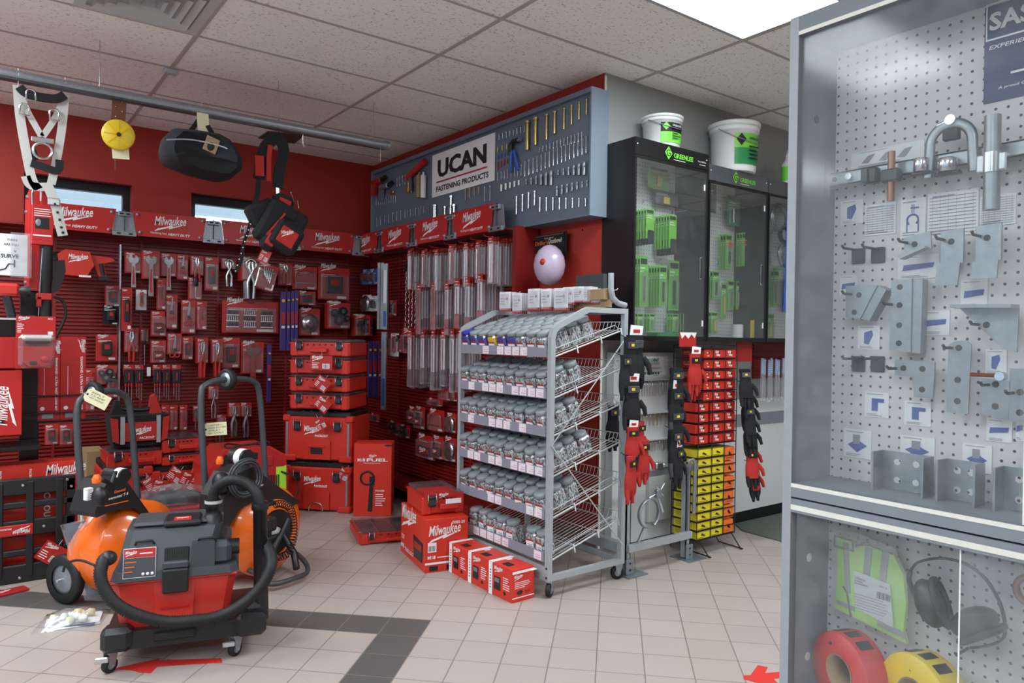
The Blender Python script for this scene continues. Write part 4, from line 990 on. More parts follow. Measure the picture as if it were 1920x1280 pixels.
b = MB(); b.tube([(.0, 0, .09), (.06, -.01, .12), (.1, -.02, .0)], .009, 'bright', 6); b.cb(.04, -.03, .09, .08, .0, .14, 'galv', .004); b.tube([(.05, -.02, .1), (.11, -.02, .17)], .007, 'bright', 6); b.tube([(.04, -.02, .16), (.1, -.02, .1)], .006, 'bright', 6); b.obj('wing_screw', t)
t = thing('sample_case', 'white shallow wall case with dangling samples and a printed chart under the cabinets', 'case', (3.30, 3.3, .06))
b = MB(); b.box(0, 0, 0, .6, .065, 1.245, 'wallwht'); b.obj('case', t)
a = PY(1202, 668, 3.3); e = PY(1252, 702, 3.3)
b = MB(); b.rect(a.x - 3.3, e.z - .06, e.x - 3.3, a.z - .06, 'paper', -.002)
b.text('CABINET L.M.S. CABINET', a.x - 3.3 - .03, a.z - .06 - .035, .2, 'dgreen', -.0035, 0, .03, .022)
for i in range(3): b.lines(a.x - 3.3 + .005, e.z - .06 + .03 * i + .008, e.x - 3.3 - .01, e.z - .06 + .03 * i + .025, 2, 'strip', -.003)
for i in range(7): b.rect(a.x - 3.295 + i * .026, e.z - .06 + .004, a.x - 3.28 + i * .026, e.z - .06 + .02, 'dgreen', -.0035)
b.obj('printed_chart', t)
for k, (z, n, l) in enumerate(((1.06, 14, .1), (.84, 10, .08), (.66, 9, .07), (.46, 5, .05))):
    b = MB(); b.box(.2, -.03, z, .57, -.002, z + .008, 'lgrey'); b.obj('ledge', t)
    for i in range(n):
        b = MB(); x = .22 + .33 * i / (n - 1)
        if k == 2 and i % 3 == 0: b.tube([(x - .012, -.012, z), (x - .012, -.012, z - l), (x + .012, -.012, z - l), (x + .012, -.012, z)], .003, 'steel', 5)
        else: b.lathe([(0, z), (.005, z), (.0035, z - l * .4), (.0035, z - l), (0, z - l - .004)], 'zinc' if k == 1 and i % 4 == 1 else 'steel', 7, Tr(x, -.014, 0))
        b.obj('sample_bolt', t)
p = PY(1230, 880, 3.3); b = MB(); b.box(p.x - 3.3 - .1, -.03, .12, p.x - 3.3 + .14, -.002, .45, 'lgrey'); b.obj('lower_box', t)
# red wire rack with drill sleeves on the grey wall
a = PY(1412, 640, 3.36)
slat = thing('slat_panel', 'small red slat panel on the grey wall holding blue drill sleeves', 'slat panel', (a.x, YC - .002, 1.02))
b = MB(); b.box(0, -.01, .08, .9, 0, .36, 'redpaint'); z = .09
while z < .35: b.box(0, -.018, z, .9, -.01, z + .012, 'redpaint'); z += .024
b.obj('slat', slat)
b = MB(); b.box(3.0 + .85 - 3.0 - .85, 0, 0, 0.01, .001, .01, 'redpaint') if False else None
for i in range(11):
    px = 1429 + i * 6.6; z0 = PY(px, 671 + (i % 3) * 1.5, 3.22).z; p = PY(px, 700, 3.2)
    t = thing('drill_sleeve', 'blue topped clear drill bit sleeve on the red panel, %s from left' % ORD[i], 'drill bit', (p.x, 3.2 + .012 * (i % 2), z0), 0, 'blue topped drill sleeves')
    b = MB(); b.box(-.012, -.004, -.12, .012, .004, 0, 'skyb'); b.lines(-.009, -.11, .009, -.02, 6, 'white', -.0045); b.obj('header_card', t)
    b = MB(); b.cyl(.005, -.3, -.02, 'galv', 8); b.obj('drill', t); b = MB(); b.cb(-.015, -.008, -.32, .015, .008, .0, 'clear2', .004); b.obj('sleeve', t)
    b = MB(); b.tube([(0, -.012, -.005), (0, YC - .02 - 3.2 - .012 * (i % 2), .0)], .002, 'redpaint', 5); b.obj('wire_hook', t)

# ============================================================ GLOVES
def glove(name, label, c1, c2, loc, rz, s_=1., tilt=0., group=None, tab='paper'):
    t = thing(name, label, 'glove', loc, rz, group); t.rotation_euler = (tilt, 0, rz); t.scale = (s_, s_, s_)
    b = MB(); 
    b.tube([(0, 0, 0), (0, 0, -.03), (0, 0, -.07)], [.038, .034, .036], c1, 12, flat=.45)
    b.tube([(0, 0, -.07), (0, .0, -.1), (0, .0, -.15), (0, 0, -.168)], [.036, .045, .047, .04], c1, 12, flat=.4)
    for i, (x, l) in enumerate(((-.033, .062), (-.011, .078), (.011, .074), (.033, .055))):
        cm = c2; y = (-.004, .003, -.002, .004)[i]
        b.tube([(x, 0, -.155), (x * 1.08, y, -.155 - l * .5), (x * 1.1, y * 3, -.155 - l)], [.0125, .0115, .008], cm, 8)
    b.tube([(.038, 0, -.09), (.06, -.008, -.12), (.066, -.012, -.155)], [.014, .012, .008], c1, 8); b.obj('hand', t)
    b = MB(); b.cb(-.03, -.021, -.05, .03, -.015, -.02, 'blackfab' if c1 != 'blackfab' else 'grey', .002); b.box(-.012, -.0225, -.04, .004, -.0212, -.028, 'yel2'); b.obj('cuff_badge', t)
    if NG[0] % 3: NG[0] += 1; b = MB(); b.tube([(0, 0, -.01), (0, .06, .01)], .002, 'ink', 5); b.obj('hang_loop', t); return t
    NG[0] += 1
    b = MB(); b.up([(-.025, -.005), (.03, -.005), (.035, .035), (-.02, .04)], -.006, -.004, tab); b.rect(-.01, .008, .02, .022, 'redcard', -.0065); b.obj('hang_card', t)
    return t
# anchor box tower with gloves on its sides
TX0, TX1, TY0 = 3.745, 4.14, 2.99
tw = thing('box_rack', 'black wire rack tower holding small coloured cartons of anchors', 'rack', (TX0, TY0, 0))
b = MB(); Wt = TX1 - TX0; Dt = .2
for x in (0, Wt * .36, Wt * .68, Wt):
    b.tube([(x, -.012, .1), (x, -.012, 1.36)], .003, 'ink', 6)
for x in (0, Wt): b.tube([(x, Dt, .02), (x, Dt, 1.36)], .003, 'ink', 6)
for z in [.105 + .0585 * k for k in range(10)] + [.72 + .0695 * k for k in range(10)]:
    b.box(-.004, -.012, z - .006, Wt + .004, -.006, z - .001, 'ink'); b.box(-.004, -.006, z - .004, Wt + .004, Dt, z - .001, 'ink')
b.tube([(0, -.012, 1.36), (Wt, -.012, 1.36), (Wt, Dt, 1.36), (0, Dt, 1.36)], .003, 'ink', 6, True); b.obj('wire_frame', tw)
for x in (.02, Wt - .04):
    b = MB(); b.tube([(x, -.012, .11), (x + .02, -.08, .006), (x + .04, -.08, .006), (x + .05, .12, .006), (x + .03, Dt, .11)], .004, 'ink', 6); b.obj('foot', tw)
def abox(x, z, w, h, m, label, grp, d=.19, px='ink'):
    t = thing('anchor_carton', label, 'box', (TX0 + x, TY0 - .004, z), 0, grp)
    b = MB(); b.cb(0, 0, 0, w, d, h, m, .003); b.obj('carton', t)
    b = MB()
    if m == 'redbox': b.text('Grip', w * .28, h * .5, w * .3, 'white', -.0012, 0, .05); b.text('Stop', w * .38, h * .15, w * .3, 'white', -.0012, 0, .05); b.ball((w * .62, -.001, h * .6), (.008, .001, .007), 'ink', 8)
    else: b.up([(w * .35, h * .45), (w * .62, h * .3), (w * .68, h * .38), (w * .5, h * .62), (w * .4, h * .7)], -.0015, -.0005, px); b.lines(w * .1, h * .1, w * .9, h * .25, 1, px, -.0012, h=.003)
    A = Rz(-math.pi / 2) @ Tr(-d, 0, 0); b.lines(d * .1, h * .3, d * .5, h * .8, 3, 'white' if m == 'redbox' else px, -.0012, True, A, .002); b.obj('print', t)
for r_ in range(10):
    z = .107 + .0585 * r_
    for c_ in range(2): abox(.004 + c_ * .143, z, .139, .05, 'yellow', 'yellow carton in the rack tower, row %s from the bottom, %s column' % (ORD[r_], ('left', 'right')[c_]), 'yellow cartons in the tower')
for r_ in range(6): abox(.292, .107 + .0975 * r_, .1, .086, 'orbox', 'orange carton in the rack tower, %s from the bottom' % ORD[r_], 'orange cartons in the tower')
for r_ in range(9):
    z = .722 + .0695 * r_
    for c_ in range(3):
        if r_ > 3 and c_ == 0: continue
        abox(.002 + c_ * .131 - (.02 if c_ == 0 else 0), z, .127, .057, 'redbox', 'red carton in the rack tower, row %s from bottom, %s column' % (ORD[r_], ('left', 'middle', 'right')[c_]), 'red cartons in the tower')
for r_ in range(4, 9):
    abox(.06, .722 + .0695 * r_, .07, .057, 'redbox', 'narrow red carton at the stepped left edge of the tower, row %s' % ORD[r_], 'narrow red cartons', .19)
def gl(px, py, y, lab, c1, c2, s_=1., rz=0., tilt=0., g=None): p = PY(px, py, y); return glove('work_glove', lab, c1, c2, p, rz, s_, tilt, g)
GA = 'gloves hung left of the tower'
gl(1303, 663, 2.9, 'red work glove with black palm and red fingers at the tower top', 'redfab', 'redfab', 1.15, -.3)
gl(1300, 680, 2.93, 'black palmed red glove just behind the topmost red one', 'blackfab', 'redfab', 1.05, .2)
for k in range(4): gl(1268 - 2 * (k % 2), 690 + 38 * k, 2.9 - .01 * k, 'black mechanic glove left of the red cartons, %s from the top' % ORD[k], 'blackfab', 'grey' if k % 2 else 'blackfab', 1.3, -.2 + .3 * (k % 2), 0, GA)
gl(1272, 838, 2.86, 'black glove with yellow badge above the steel frame beam', 'blackfab', 'blackfab', 1.1, .2)
GB = 'gloves hung right of the tower'
for k in range(8):
    c = 'blackfab' if k < 5 else 'redfab'
    gl(1396 + 2 * k, 692 + 23 * k + (12 if k > 4 else 0), 2.92 + .02 * (k % 3), '%s glove right of the tower, %s from the top' % ('black' if k < 5 else 'red and black', ORD[k]), c, 'blackfab', 1.15, -.4 + .3 * (k % 2), -.15, GB)
GC = 'gloves hung on the rack back'
for k, (px, py, c1, c2, s_) in enumerate(((1190, 628, 'blackfab', 'blackfab', 1.45), (1182, 632, 'blackfab', 'blackfab', 1.3), (1172, 665, 'blackfab', 'blackfab', 1.1), (1185, 715, 'blackfab', 'blackfab', 1.25), (1150, 760, 'blackfab', 'blackfab', 1.2), (1200, 790, 'redfab', 'blackfab', 1.05), (1186, 800, 'redfab', 'blackfab', 1.0), (1206, 825, 'redfab', 'redfab', 1.1), (1183, 855, 'redfab', 'redfab', 1.15))):
    gl(px, py, 2.86 - .006 * k if k != 4 else 3.12, '%s work glove between jar rack and white case, number %s downwards' % ('black' if c1 == 'blackfab' else 'red and black', ('one', 'two', 'three', 'four', 'five', 'six', 'seven', 'eight', 'nine')[k]), c1, c2, s_, -.3 + .25 * (k % 3), 0, GC)
t = thing('header_card', 'red and white zigzag header card above the topmost gloves', 'card', PY(1290, 632, 2.94))
b = MB(); b.up([(-.08, .03), (.08, .03), (.06, -.005), (.03, .02), (.0, -.01), (-.03, .015), (-.06, -.01)], -.003, -.001, 'white'); b.box(-.08, 0, -.06, .08, .002, .03, 'redcard'); b.obj('card', t)
p = PY(1395, 652, 3.2); b = MB(); b.box(p.x - .09, 3.2, p.z - .1, p.x + .1, 3.204, p.z + .06, 'redcard'); tag(b.obj('red_card'), 'plain bright red card behind the top right of the box tower', 'card')

# ============================================================ GREY PEGBOARD CASE AT THE RIGHT
SX0, SX1, SY = 1.712, 1.9, 1.062
case = thing('pegboard_case', 'grey laminated pegboard showcase with sliding clear doors at the right', 'showcase', (SX0, 0, 0))
b = MB(); W_ = SX1 - SX0; YE = .0
b.box(0, SY - .002, 0, W_ + .012, SY + .022, 2.24, 'laminate'); b.obj('side_panel', case)
b = MB(); b.box(-.001, SY - .0022, 0, .0, SY + .0222, 2.24, 'casedge'); b.obj('side_edge_band', case)
for nm, z0, z1 in (('top_panel', 2.19, 2.24), ('middle_shelf', .995, 1.03), ('lower_top', .955, .99), ('bottom_panel', 0, .05)):
    b = MB(); b.box(0, YE, z0, W_, SY - .002, z1, 'laminate'); b.obj(nm, case)
for z0, z1 in ((2.19, 2.2), (1.02, 1.03), (.962, .975)): b = MB(); b.box(-.0015, YE, z0, .0, SY - .002, z1, 'edgew'); b.obj('edge_band', case)
b = MB(); b.box(W_, YE, 0, W_ + .012, SY - .002, 2.24, 'pegw'); b.obj('pegboard', case)
b = MB(); b.box(.012, YE + .4, 1.031, .016, SY - .003, 2.189, 'pane2'); b.obj('sliding_pane', case); b = MB(); b.box(.024, YE, 1.031, .028, .56, 2.189, 'pane2'); b.obj('sliding_pane', case)
b = MB(); b.box(.012, YE + .4, .05, .016, SY - .012, .954, 'pane2'); b.obj('sliding_pane', case); b = MB(); b.box(.024, YE, .05, .028, .665, .954, 'pane2'); b.obj('sliding_pane', case)
for y in (.545, ): b = MB(); b.box(.010, y, 1.031, .0115, y + .003, 2.189, 'white'); b.obj('pane_edge', case)
b = MB(); b.box(.010, .66, .05, .0115, .663, .954, 'white'); b.obj('pane_edge', case)
for z in (.82, 1.99, .555):
    b = MB(); b.cyl(.011, 0, .0015, 'grey' if z > 1 else 'edgew', 16, Tr(.09, SY - .002, z) @ Rx(math.pi / 2)); b.obj('hole_plug', case)
SF = SX1 - .001
def sp(px, py, off=0.): return PX(px, py, SF - off)
def RZ_(): return -math.pi / 2
b = MB(); a = sp(1848, 0); c = sp(1848, 195); wS = a.y - .02
t = thing('supplier_poster', 'dark blue poster with white capitals at the top right of the showcase', 'poster', (SF, a.y, c.z), RZ_())
b.box(0, -.002, 0, wS, 0, 2.185 - c.z, 'navy'); b.obj('sheet', t)
b = MB(); k = sp(1857, 60); b.text('SASCO', .01, k.z - c.z - .0, .17, 'white', -.003, 0, .03); b.rect(.003, k.z - c.z - .022, .25, k.z - c.z - .018, 'white', -.003); b.rect(.003, k.z - c.z + .062, .25, k.z - c.z + .066, 'white', -.003); b.rect(.003, k.z - c.z - .02, .006, k.z - c.z + .064, 'white', -.003)
b.text('EXPERIENCE - QUALITY', .01, k.z - c.z - .045, .2, 'white', -.003, .2, .01, .011); b.rect(.055, .056, .12, .061, 'white', -.003); b.text('A proud Canadian company', .03, .025, .14, 'white', -.003, .2, .01, .008); b.obj('lettering', t)
# paper diagrams
def paper(px0, py0, px1, py1, kind, label):
    a = sp(px0, (py0 + py1) / 2); e = sp(px1, (py0 + py1) / 2); zt = sp((px0 + px1) / 2, py0).z; zb = sp((px0 + px1) / 2, py1).z
    w = a.y - e.y; h = zt - zb
    t = thing('diagram_sheet', label, 'paper', (SF, a.y, zb), RZ_())
    b = MB(); b.box(0, -.0015, 0, w, 0, h, 'paper'); b.obj('sheet', t)
    b = MB(); y = -.003; m = 'diag'
    if kind == 'table':
        for q in range(12): b.rect(w * .04, h * (.06 + .075 * q), w * .96, h * (.075 + .075 * q), 'strip', y)
        for q in range(6): b.rect(w * (.1 + .16 * q), h * .05, w * (.105 + .16 * q), h * .95, 'strip', y)
    elif kind == 'ring':
        b.tube(arc(w * .5, h * .45, w * .22, -50, 230, 14, y), w * .035, m, 4); b.rect(w * .25, h * .14, w * .3, h * .4, m, y); b.rect(w * .7, h * .14, w * .75, h * .4, m, y); b.rect(w * .45, h * .62, w * .48, h * .85, m, y); b.rect(w * .53, h * .62, w * .56, h * .85, m, y); b.rect(w * .4, h * .74, w * .75, h * .77, m, y)
    elif kind == 'strut':
        for q in range(3): b.add([(w * (.15 + .25 * q), y, h * .3), (w * (.25 + .25 * q), y, h * .25), (w * (.35 + .25 * q), y, h * .75), (w * (.25 + .25 * q), y, h * .7)], [(0, 1, 2, 3)], 'strip')
        b.lines(w * .1, h * .1, w * .9, h * .2, 1, 'strip', y)
    elif kind == 'L':
        b.up([(w * .3, h * .25), (w * .55, h * .25), (w * .55, h * .6), (w * .8, h * .6), (w * .8, h * .75), (w * .3, h * .75)], y, y + .001, m)
    elif kind == 'plate':
        b.up([(w * .15, h * .45), (w * .5, h * .2), (w * .85, h * .45), (w * .5, h * .65)], y, y + .001, m); b.up([(w * .35, h * .5), (w * .6, h * .5), (w * .6, h * .82), (w * .35, h * .82)], y - .001, y, 'strip')
    elif kind == 'wedge': b.up([(w * .3, h * .25), (w * .5, h * .2), (w * .7, h * .6), (w * .65, h * .8), (w * .3, h * .7)], y, y + .001, m)
    else: b.up([(w * .12, h * .35), (w * .85, h * .45), (w * .88, h * .65), (w * .15, h * .6)], y, y + .001, m)
    b.lines(w * .1, h * .04, w * .8, h * .16, 2, 'strip', y); b.lines(w * .1, h * .88, w * .8, h * .95, 1, 'strip', y)
    b.obj('print', t)
paper(1597, 275, 1733, 308, 'strut', 'grey line drawing strip above the steel channel in the showcase')
paper(1577, 375, 1619, 420, 'wedge', 'little clip diagram at the left end below the channel')
paper(1622, 382, 1680, 440, 'table', 'paper with clip drawing and small table, left of the ring diagram')
paper(1689, 372, 1736, 445, 'ring', 'diagram of a blue ring clamp under the copper tube')
paper(1740, 358, 1835, 442, 'table', 'large printed size table below the channel'); paper(1838, 365, 1905, 422, 'table', 'printed size table behind the vertical grey pipe')
paper(1684, 478, 1762, 522, 'bar', 'diagram sheet of a blue bracket in the top middle, beside the flat hook')
paper(1575, 516, 1608, 556, 'bar', 'small blue bar diagram above the angle bracket at left'); paper(1802, 524, 1852, 577, 'bar', 'diagram of a bent blue bar below the first stepped bracket')
paper(1731, 582, 1781, 628, 'bar', 'diagram of a straight blue bar beside the tall channel piece'); paper(1609, 610, 1650, 655, 'wedge', 'diagram under the left angle bracket')
paper(1622, 735, 1667, 782, 'L', 'blue tee bracket diagram, left of the L diagram'); paper(1696, 752, 1746, 798, 'L', 'blue L bracket diagram below the L shaped plate'); paper(1848, 655, 1888, 702, 'wedge', 'diagram half hidden under the right gusset bracket')
paper(1583, 805, 1634, 858, 'plate', 'leftmost blue base plate diagram near the shelf'); paper(1688, 818, 1753, 866, 'plate', 'middle blue base plate diagram above the wide base bracket'); paper(1805, 832, 1860, 885, 'plate', 'rightmost blue base plate diagram above the narrow base bracket'); paper(1850, 785, 1898, 828, 'bar', 'small blue bar diagram at the lower right'); paper(1905, 780, 1920, 826, 'bar', 'diagram cut off by the frame edge at lower right')
# hooks
def hook(px, py, label, L_=.09, block=True, name='peg_hook'):
    p = sp(px, py); t = thing(name, label, 'hook', (SF, p.y, p.z), RZ_())
    b = MB(); b.tube([(0, 0, 0), (0, -L_ * .9, 0), (0, -L_, .006)], .0035, 'ink', 7); b.obj('prong', t)
    if block: b = MB(); b.cb(-.02, -.006, -.035, .016, 0, .006, 'ink', .002); b.obj('back_plate', t)
    return t
for n_, (px, py) in enumerate(((1612, 470), (1649, 468), (1612, 672), (1648, 672))): hook(px, py, 'empty black peg hook, %s of the %s pair' % (('left', 'right')[n_ % 2], ('upper', 'lower')[n_ // 2]))
# galvanised brackets: outline plates with holes drawn as dark discs
def plate(px, py, poly, label, holes=(), flange=None, depth=.04, name='steel_bracket', hk=True, m='galv'):
    p = sp(px, py, depth); t = thing(name, label, 'bracket', (SF - depth, p.y, p.z), RZ_())
    b = MB(); b.up(poly, -.004, .002, m); 
    for (x, z) in holes: b.cyl(.0075, -.0048, -.0042, 'ink', 12, Tr(x, 0, z) @ Rx(math.pi / 2) @ Tr(0, 0, .0084))
    b.obj('plate', t)
    if flange:
        b = MB()
        for f in flange: b.up(f[0], f[1], f[2], m)
        b.obj('flange', t)
    if hk:
        h = bpy.data.objects.new('x', None); bpy.data.objects.remove(h)
        hook(px, py, 'black hook carrying the ' + ' '.join(label.split()[:9]), depth + .05, False)
    return t
S_ = .0013   # metres per pixel at the board, for the drawings below
def pol(*pts): return [(x * S_, -z * S_) for x, z in pts]
plate(1716, 458, pol((-20, -14), (28, -22), (30, 10), (-18, 14)), 'small bent galvanised clip high on the board, left of the stepped brackets', [(0, 0)], [(pol((-22, 22), (24, 6), (28, 10), (-18, 28)), -.03, .0)])
plate(1785, 453, pol((-18, -20), (20, -22), (20, 40), (-18, 40)), 'left stepped galvanised bracket at the upper right', [(0, 0)], [(pol((-18, 40), (20, 40), (16, 80), (-22, 80)), -.02, -.014)])
plate(1852, 446, pol((-18, -22), (22, -24), (22, 40), (-18, 42)), 'right stepped galvanised bracket at the upper right', [(0, 0)], [(pol((-18, 42), (22, 40), (20, 72), (-20, 72)), -.02, -.014)])
plate(1612, 553, pol((-28, -20), (36, -18), (3, 48), (-27, 44)), 'triangular galvanised angle bracket hung at the left edge', [(0, 0), (-10, 35)] and [(0, 0), (-.012, -.045)], [(pol((36, -18), (52, -8), (20, 52), (3, 48)), .0, .05)])
plate(1688, 572, pol((-16, -48), (22, -50), (22, 90), (-18, 88)), 'tall galvanised channel piece with four holes in the middle', [(0, .045), (0, 0), (0, -.05), (0, -.095)], [(pol((22, -50), (40, -48), (38, 92), (22, 90)), -.0, .03)])
plate(1849, 609, pol((-42, -30), (50, -30), (48, 46), (30, 44)), 'large galvanised gusset bracket at the right', [(.002, 0)], [(pol((-44, -36), (50, -34), (50, -28), (-44, -30)), -.05, .0)])
plate(1695, 690, pol((-16, -16), (56, -14), (54, 54), (20, 54), (19, 16), (-16, 14)), 'L shaped galvanised plate with three holes below the channel piece', [(0, 0), (.045, 0), (.045, -.05)])
plate(1799, 652, pol((-17, -4), (-8, -12), (12, -14), (20, -6), (17, 118), (-19, 118)), 'long round topped galvanised bar with three holes', [(0, 0), (-.001, -.075), (-.001, -.125)])
plate(1868, 720, pol((-22, -10), (22, -6), (20, 60), (-22, 54)), 'flat galvanised plate partly behind the clear door edge', [(0, 0), (0, -.05)]); plate(1914, 735, pol((-16, -40), (22, -40), (22, 50), (-16, 50)), 'galvanised plate cut off at the right frame edge', [(0, 0), (0, -.045)])
# conical washers bits on the door lock
t = thing('door_lock', 'brass and steel key lock bar on the sliding door edge', 'lock', (SX0 + .0, .62, PX(1880, 705, SX0).z), RZ_())
b = MB(); b.cb(-.022, -.012, -.003, .03, -.004, .005, 'brown', .002); b.obj('bar', t); b = MB(); b.cyl(.009, -.02, 0, 'bright', 16, Tr(.036, 0, 0) @ Rx(math.pi / 2) @ Tr(0, 0, .02)); b.obj('barrel', t)
# base brackets standing on the middle shelf
for px, w, lab in ((1697, .118, 'wide U shaped galvanised base bracket standing on the shelf'), (1806, .078, 'narrow U shaped galvanised base bracket standing on the shelf'), (1928, .1, 'galvanised base bracket at the right edge of the shelf')):
    p = PX(px, 890, SF - .05); t = thing('base_bracket', lab, 'bracket', (SF - .045, p.y, 1.031), RZ_())
    b = MB(); hh = .095
    b.box(-w / 2, 0, 0, w / 2, .005, hh, 'galv')
    for x in (-w * .18, w * .2):
        for z in (.025, .07): b.cyl(.008, .0, .0008, 'pegw', 12, Tr(x, -.0004, z) @ Rx(math.pi / 2))
    b.obj('web', t)
    for s_ in (-1, 1): b = MB(); b.box(s_ * w / 2 - .0025, -.05, 0, s_ * w / 2 + .0025, .005, hh, 'galv'); b.obj('flange', t)
# strut channel with clamps
p = sp(1562, 345); q = sp(1920, 292)
t = thing('strut_channel', 'horizontal galvanised strut channel carrying pipe clamps in the showcase', 'channel', (SF, p.y, p.z), RZ_())
b = MB(); b.box(0, -.05, -.018, 1.02, -.045, .018, 'galv'); b.box(0, -.05, .014, 1.02, -.01, .018, 'galv'); b.box(0, -.05, -.018, 1.02, -.01, -.014, 'galv'); b.obj('channel', t)
b = MB(); b.box(-.012, -.055, -.05, .02, -.05, .05, 'galv'); b.box(-.012, -.055, -.05, -.008, .0, .05, 'galv'); b.cyl(.009, .0, .012, 'bright', 6, Tr(.075, -.05, .0) @ Rx(math.pi / 2)); b.cyl(.007, .0, .001, 'ink', 12, Tr(.032, -.0505, 0) @ Rx(math.pi / 2)); b.obj('end_bracket', t)
for px in (1630, 1640):
    k = sp(px, 330, .06); tt = thing('clamp_nut', 'black plastic clamp block on the channel, %s' % ('left' if px < 1635 else 'right'), 'clamp', (SF - .06, k.y, k.z), RZ_())
    b = MB(); b.cb(-.014, -.02, -.02, .014, .005, .02, 'black', .004); b.obj('block', tt)
k = sp(1673, 330, .07); t = thing('copper_tube', 'short vertical copper tube clamped on the channel', 'pipe', (SF - .075, k.y, k.z), RZ_())
b = MB(); b.cyl(.0085, -.062, .06, 'copper', 14); b.obj('tube', t); b = MB(); b.cb(-.022, -.014, -.016, .022, .012, .016, 'black', .004); b.obj('cushion_clamp', t)
k = sp(1860, 305, .08); t = thing('steel_pipe', 'vertical dark grey pipe length clamped on the channel', 'pipe', (SF - .08, k.y, k.z), RZ_())
b = MB(); b.cyl(.0165, -.105, .105, 'galv', 18); b.obj('tube', t); b = MB(); b.cyl(.019, -.022, .022, 'bright', 18); b.cb(-.03, -.008, -.02, .03, .012, .02, 'bright', .003); b.obj('strap', t)
for n_, (px, r) in enumerate(((1729, .016), (1778, .02))):
    k = sp(px, 310, .06); t = thing('pipe_clamp', '%s round steel pipe clamp on the channel' % ('smaller', 'larger')[n_], 'clamp', (SF - .065, k.y, k.z), RZ_())
    b = MB(); b.lathe([(r, -.016), (r * 1.08, -.014), (r * 1.08, .014), (r, .016)], 'steel', 20); b.obj('ring', t); b = MB(); b.cb(-r * 1.4, -.006, -.024, r * 1.4, .012, -.016, 'black', .002); b.obj('saddle', t)
k = sp(1786, 268, .05); t = thing('pipe_hanger', 'tall galvanised clevis pipe hanger standing on the channel', 'hanger', (SF - .06, k.y, k.z), RZ_())
b = MB(); o_ = [(-.05, -.075), (-.046, -.02)] + [(p_[0], p_[1]) for p_ in arc2(0, -.002, .046, 170, 10, 12)] + [(.05, -.075)]
b.tube([(x, 0, z) for x, z in o_], .012, 'galv', 6, flat=.35); b.obj('strap', t); b = MB(); b.cyl(.012, -.008, .008, 'bright', 10, Tr(0, 0, .052) @ Rx(math.pi / 2)); b.tube([(-.03, 0, .045), (0, 0, .052)], .005, 'bright', 6); b.cb(-.018, -.004, .005, .018, .012, .032, 'ink', .003); b.obj('bolt', t)
# lower bay: safety vest, ear muffs, tape rolls
def lo(px, py, off=0.): p = PX(px, py, SF - off); return p
k = lo(1635, 1100, .02); t = thing('safety_vest', 'folded fluorescent yellow safety vest in a clear bag in the lower bay', 'vest', (SF - .02, k.y, k.z), RZ_())
c_ = lo(1570, 1100, .02); u_ = abs(k.y - c_.y) / 65
def vz(x, z): return (x * u_, -z * u_)
b = MB()
b.up([vz(-62, -78), vz(-32, -76), vz(-26, -70), vz(2, -76), vz(40, -72), vz(58, -40), vz(64, 10), vz(60, 60), vz(66, 78), vz(30, 72), vz(-28, 62), vz(-64, 56), vz(-60, 0)], -.014, -.0, 'hiviz'); b.obj('cloth', t)
b = MB()
for x0, x1, x2, x3 in ((-50, -40, -34, -44), (-8, 4, -2, -14), (22, 34, 26, 14)):
    b.up([vz(x0, -72), vz(x1, -72), vz(x2, 20), vz(x3, 20)], -.0165, -.014, 'silverf')
b.up([vz(-60, 38), vz(-26, 42), vz(-26, 50), vz(-60, 46)], -.0165, -.014, 'silverf'); b.up([vz(16, 50), vz(64, 60), vz(64, 70), vz(16, 62)], -.0165, -.014, 'silverf'); b.obj('reflective_tape', t)
b = MB(); b.tube([(x * u_, -.016, -z * u_) for x, z in ((-66, -80), (-32, -78), (-30, -60), (-66, -60))], .003, 'ink', 6, True); b.tube([(x * u_, -.017, -z * u_) for x, z in ((-26, -68), (-2, -84), (6, -76), (40, -72))], .0025, 'ink', 5); b.tube([(x * u_, -.017, -z * u_) for x, z in ((-48, 10), (-40, 20), (-32, 62))], .0025, 'ink', 5); b.obj('black_binding', t)
b = MB(); b.up([vz(-28, -26), vz(38, -18), vz(46, 56), vz(-22, 42)], -.021, -.0195, 'paper'); A = Tr(0, 0, 0)
b.text('ZENITH', -25 * u_, 12 * u_, 20 * u_, 'ink', -.0225, .1, .02, None, R_(-5)); b.text('SEF119', 20 * u_, 9 * u_, 14 * u_, 'grey', -.0225, 0, .01, None, R_(-5))
for q in range(11): b.rect((16 + q * 2.2) * u_, -12 * u_, (17 + q * 2.2 + (q % 3) * .4) * u_, 0, 'ink', -.0225)
for q in range(6): b.rect(-24 * u_, (-16 - q * 5) * u_, (28 + (q * 7 % 11)) * u_, (-15 - q * 5) * u_, 'strip', -.0225)
b.lines(-25 * u_, 2 * u_, 0, 10 * u_, 2, 'grey', -.0225); b.obj('paper_label', t)
b = MB(); b.up([vz(-70, -92), vz(-20, -96), vz(48, -84), vz(70, -40), vz(72, 84), vz(20, 76), vz(-72, 66)], -.026, -.0235, 'bagfilm'); b.obj('clear_bag', t)
k = lo(1792, 1130, .06); t = thing('ear_muffs', 'black ear muffs hanging askew in the lower bay', 'ear muffs', (SF - .06, k.y, k.z), RZ_()); u_ = 1.0 / 1000
u_ = abs(lo(1700, 1130, .06).y - k.y) / 92
def ez(x, z, y=0.): return (x * u_, y, -z * u_)
b = MB(); b.tube(spline([ez(-86, -40), ez(-70, -62), ez(-30, -80), ez(10, -82), ez(46, -66), ez(72, -30), ez(84, 10), ez(82, 40), ez(60, 62), ez(28, 78)], 6), .0065, 'black', 8, flat=.5); b.tube(spline([ez(-86, -40), ez(-88, -20), ez(-76, 10), ez(-56, 54)], 5), .006, 'black', 8, flat=.5); b.obj('headband', t)
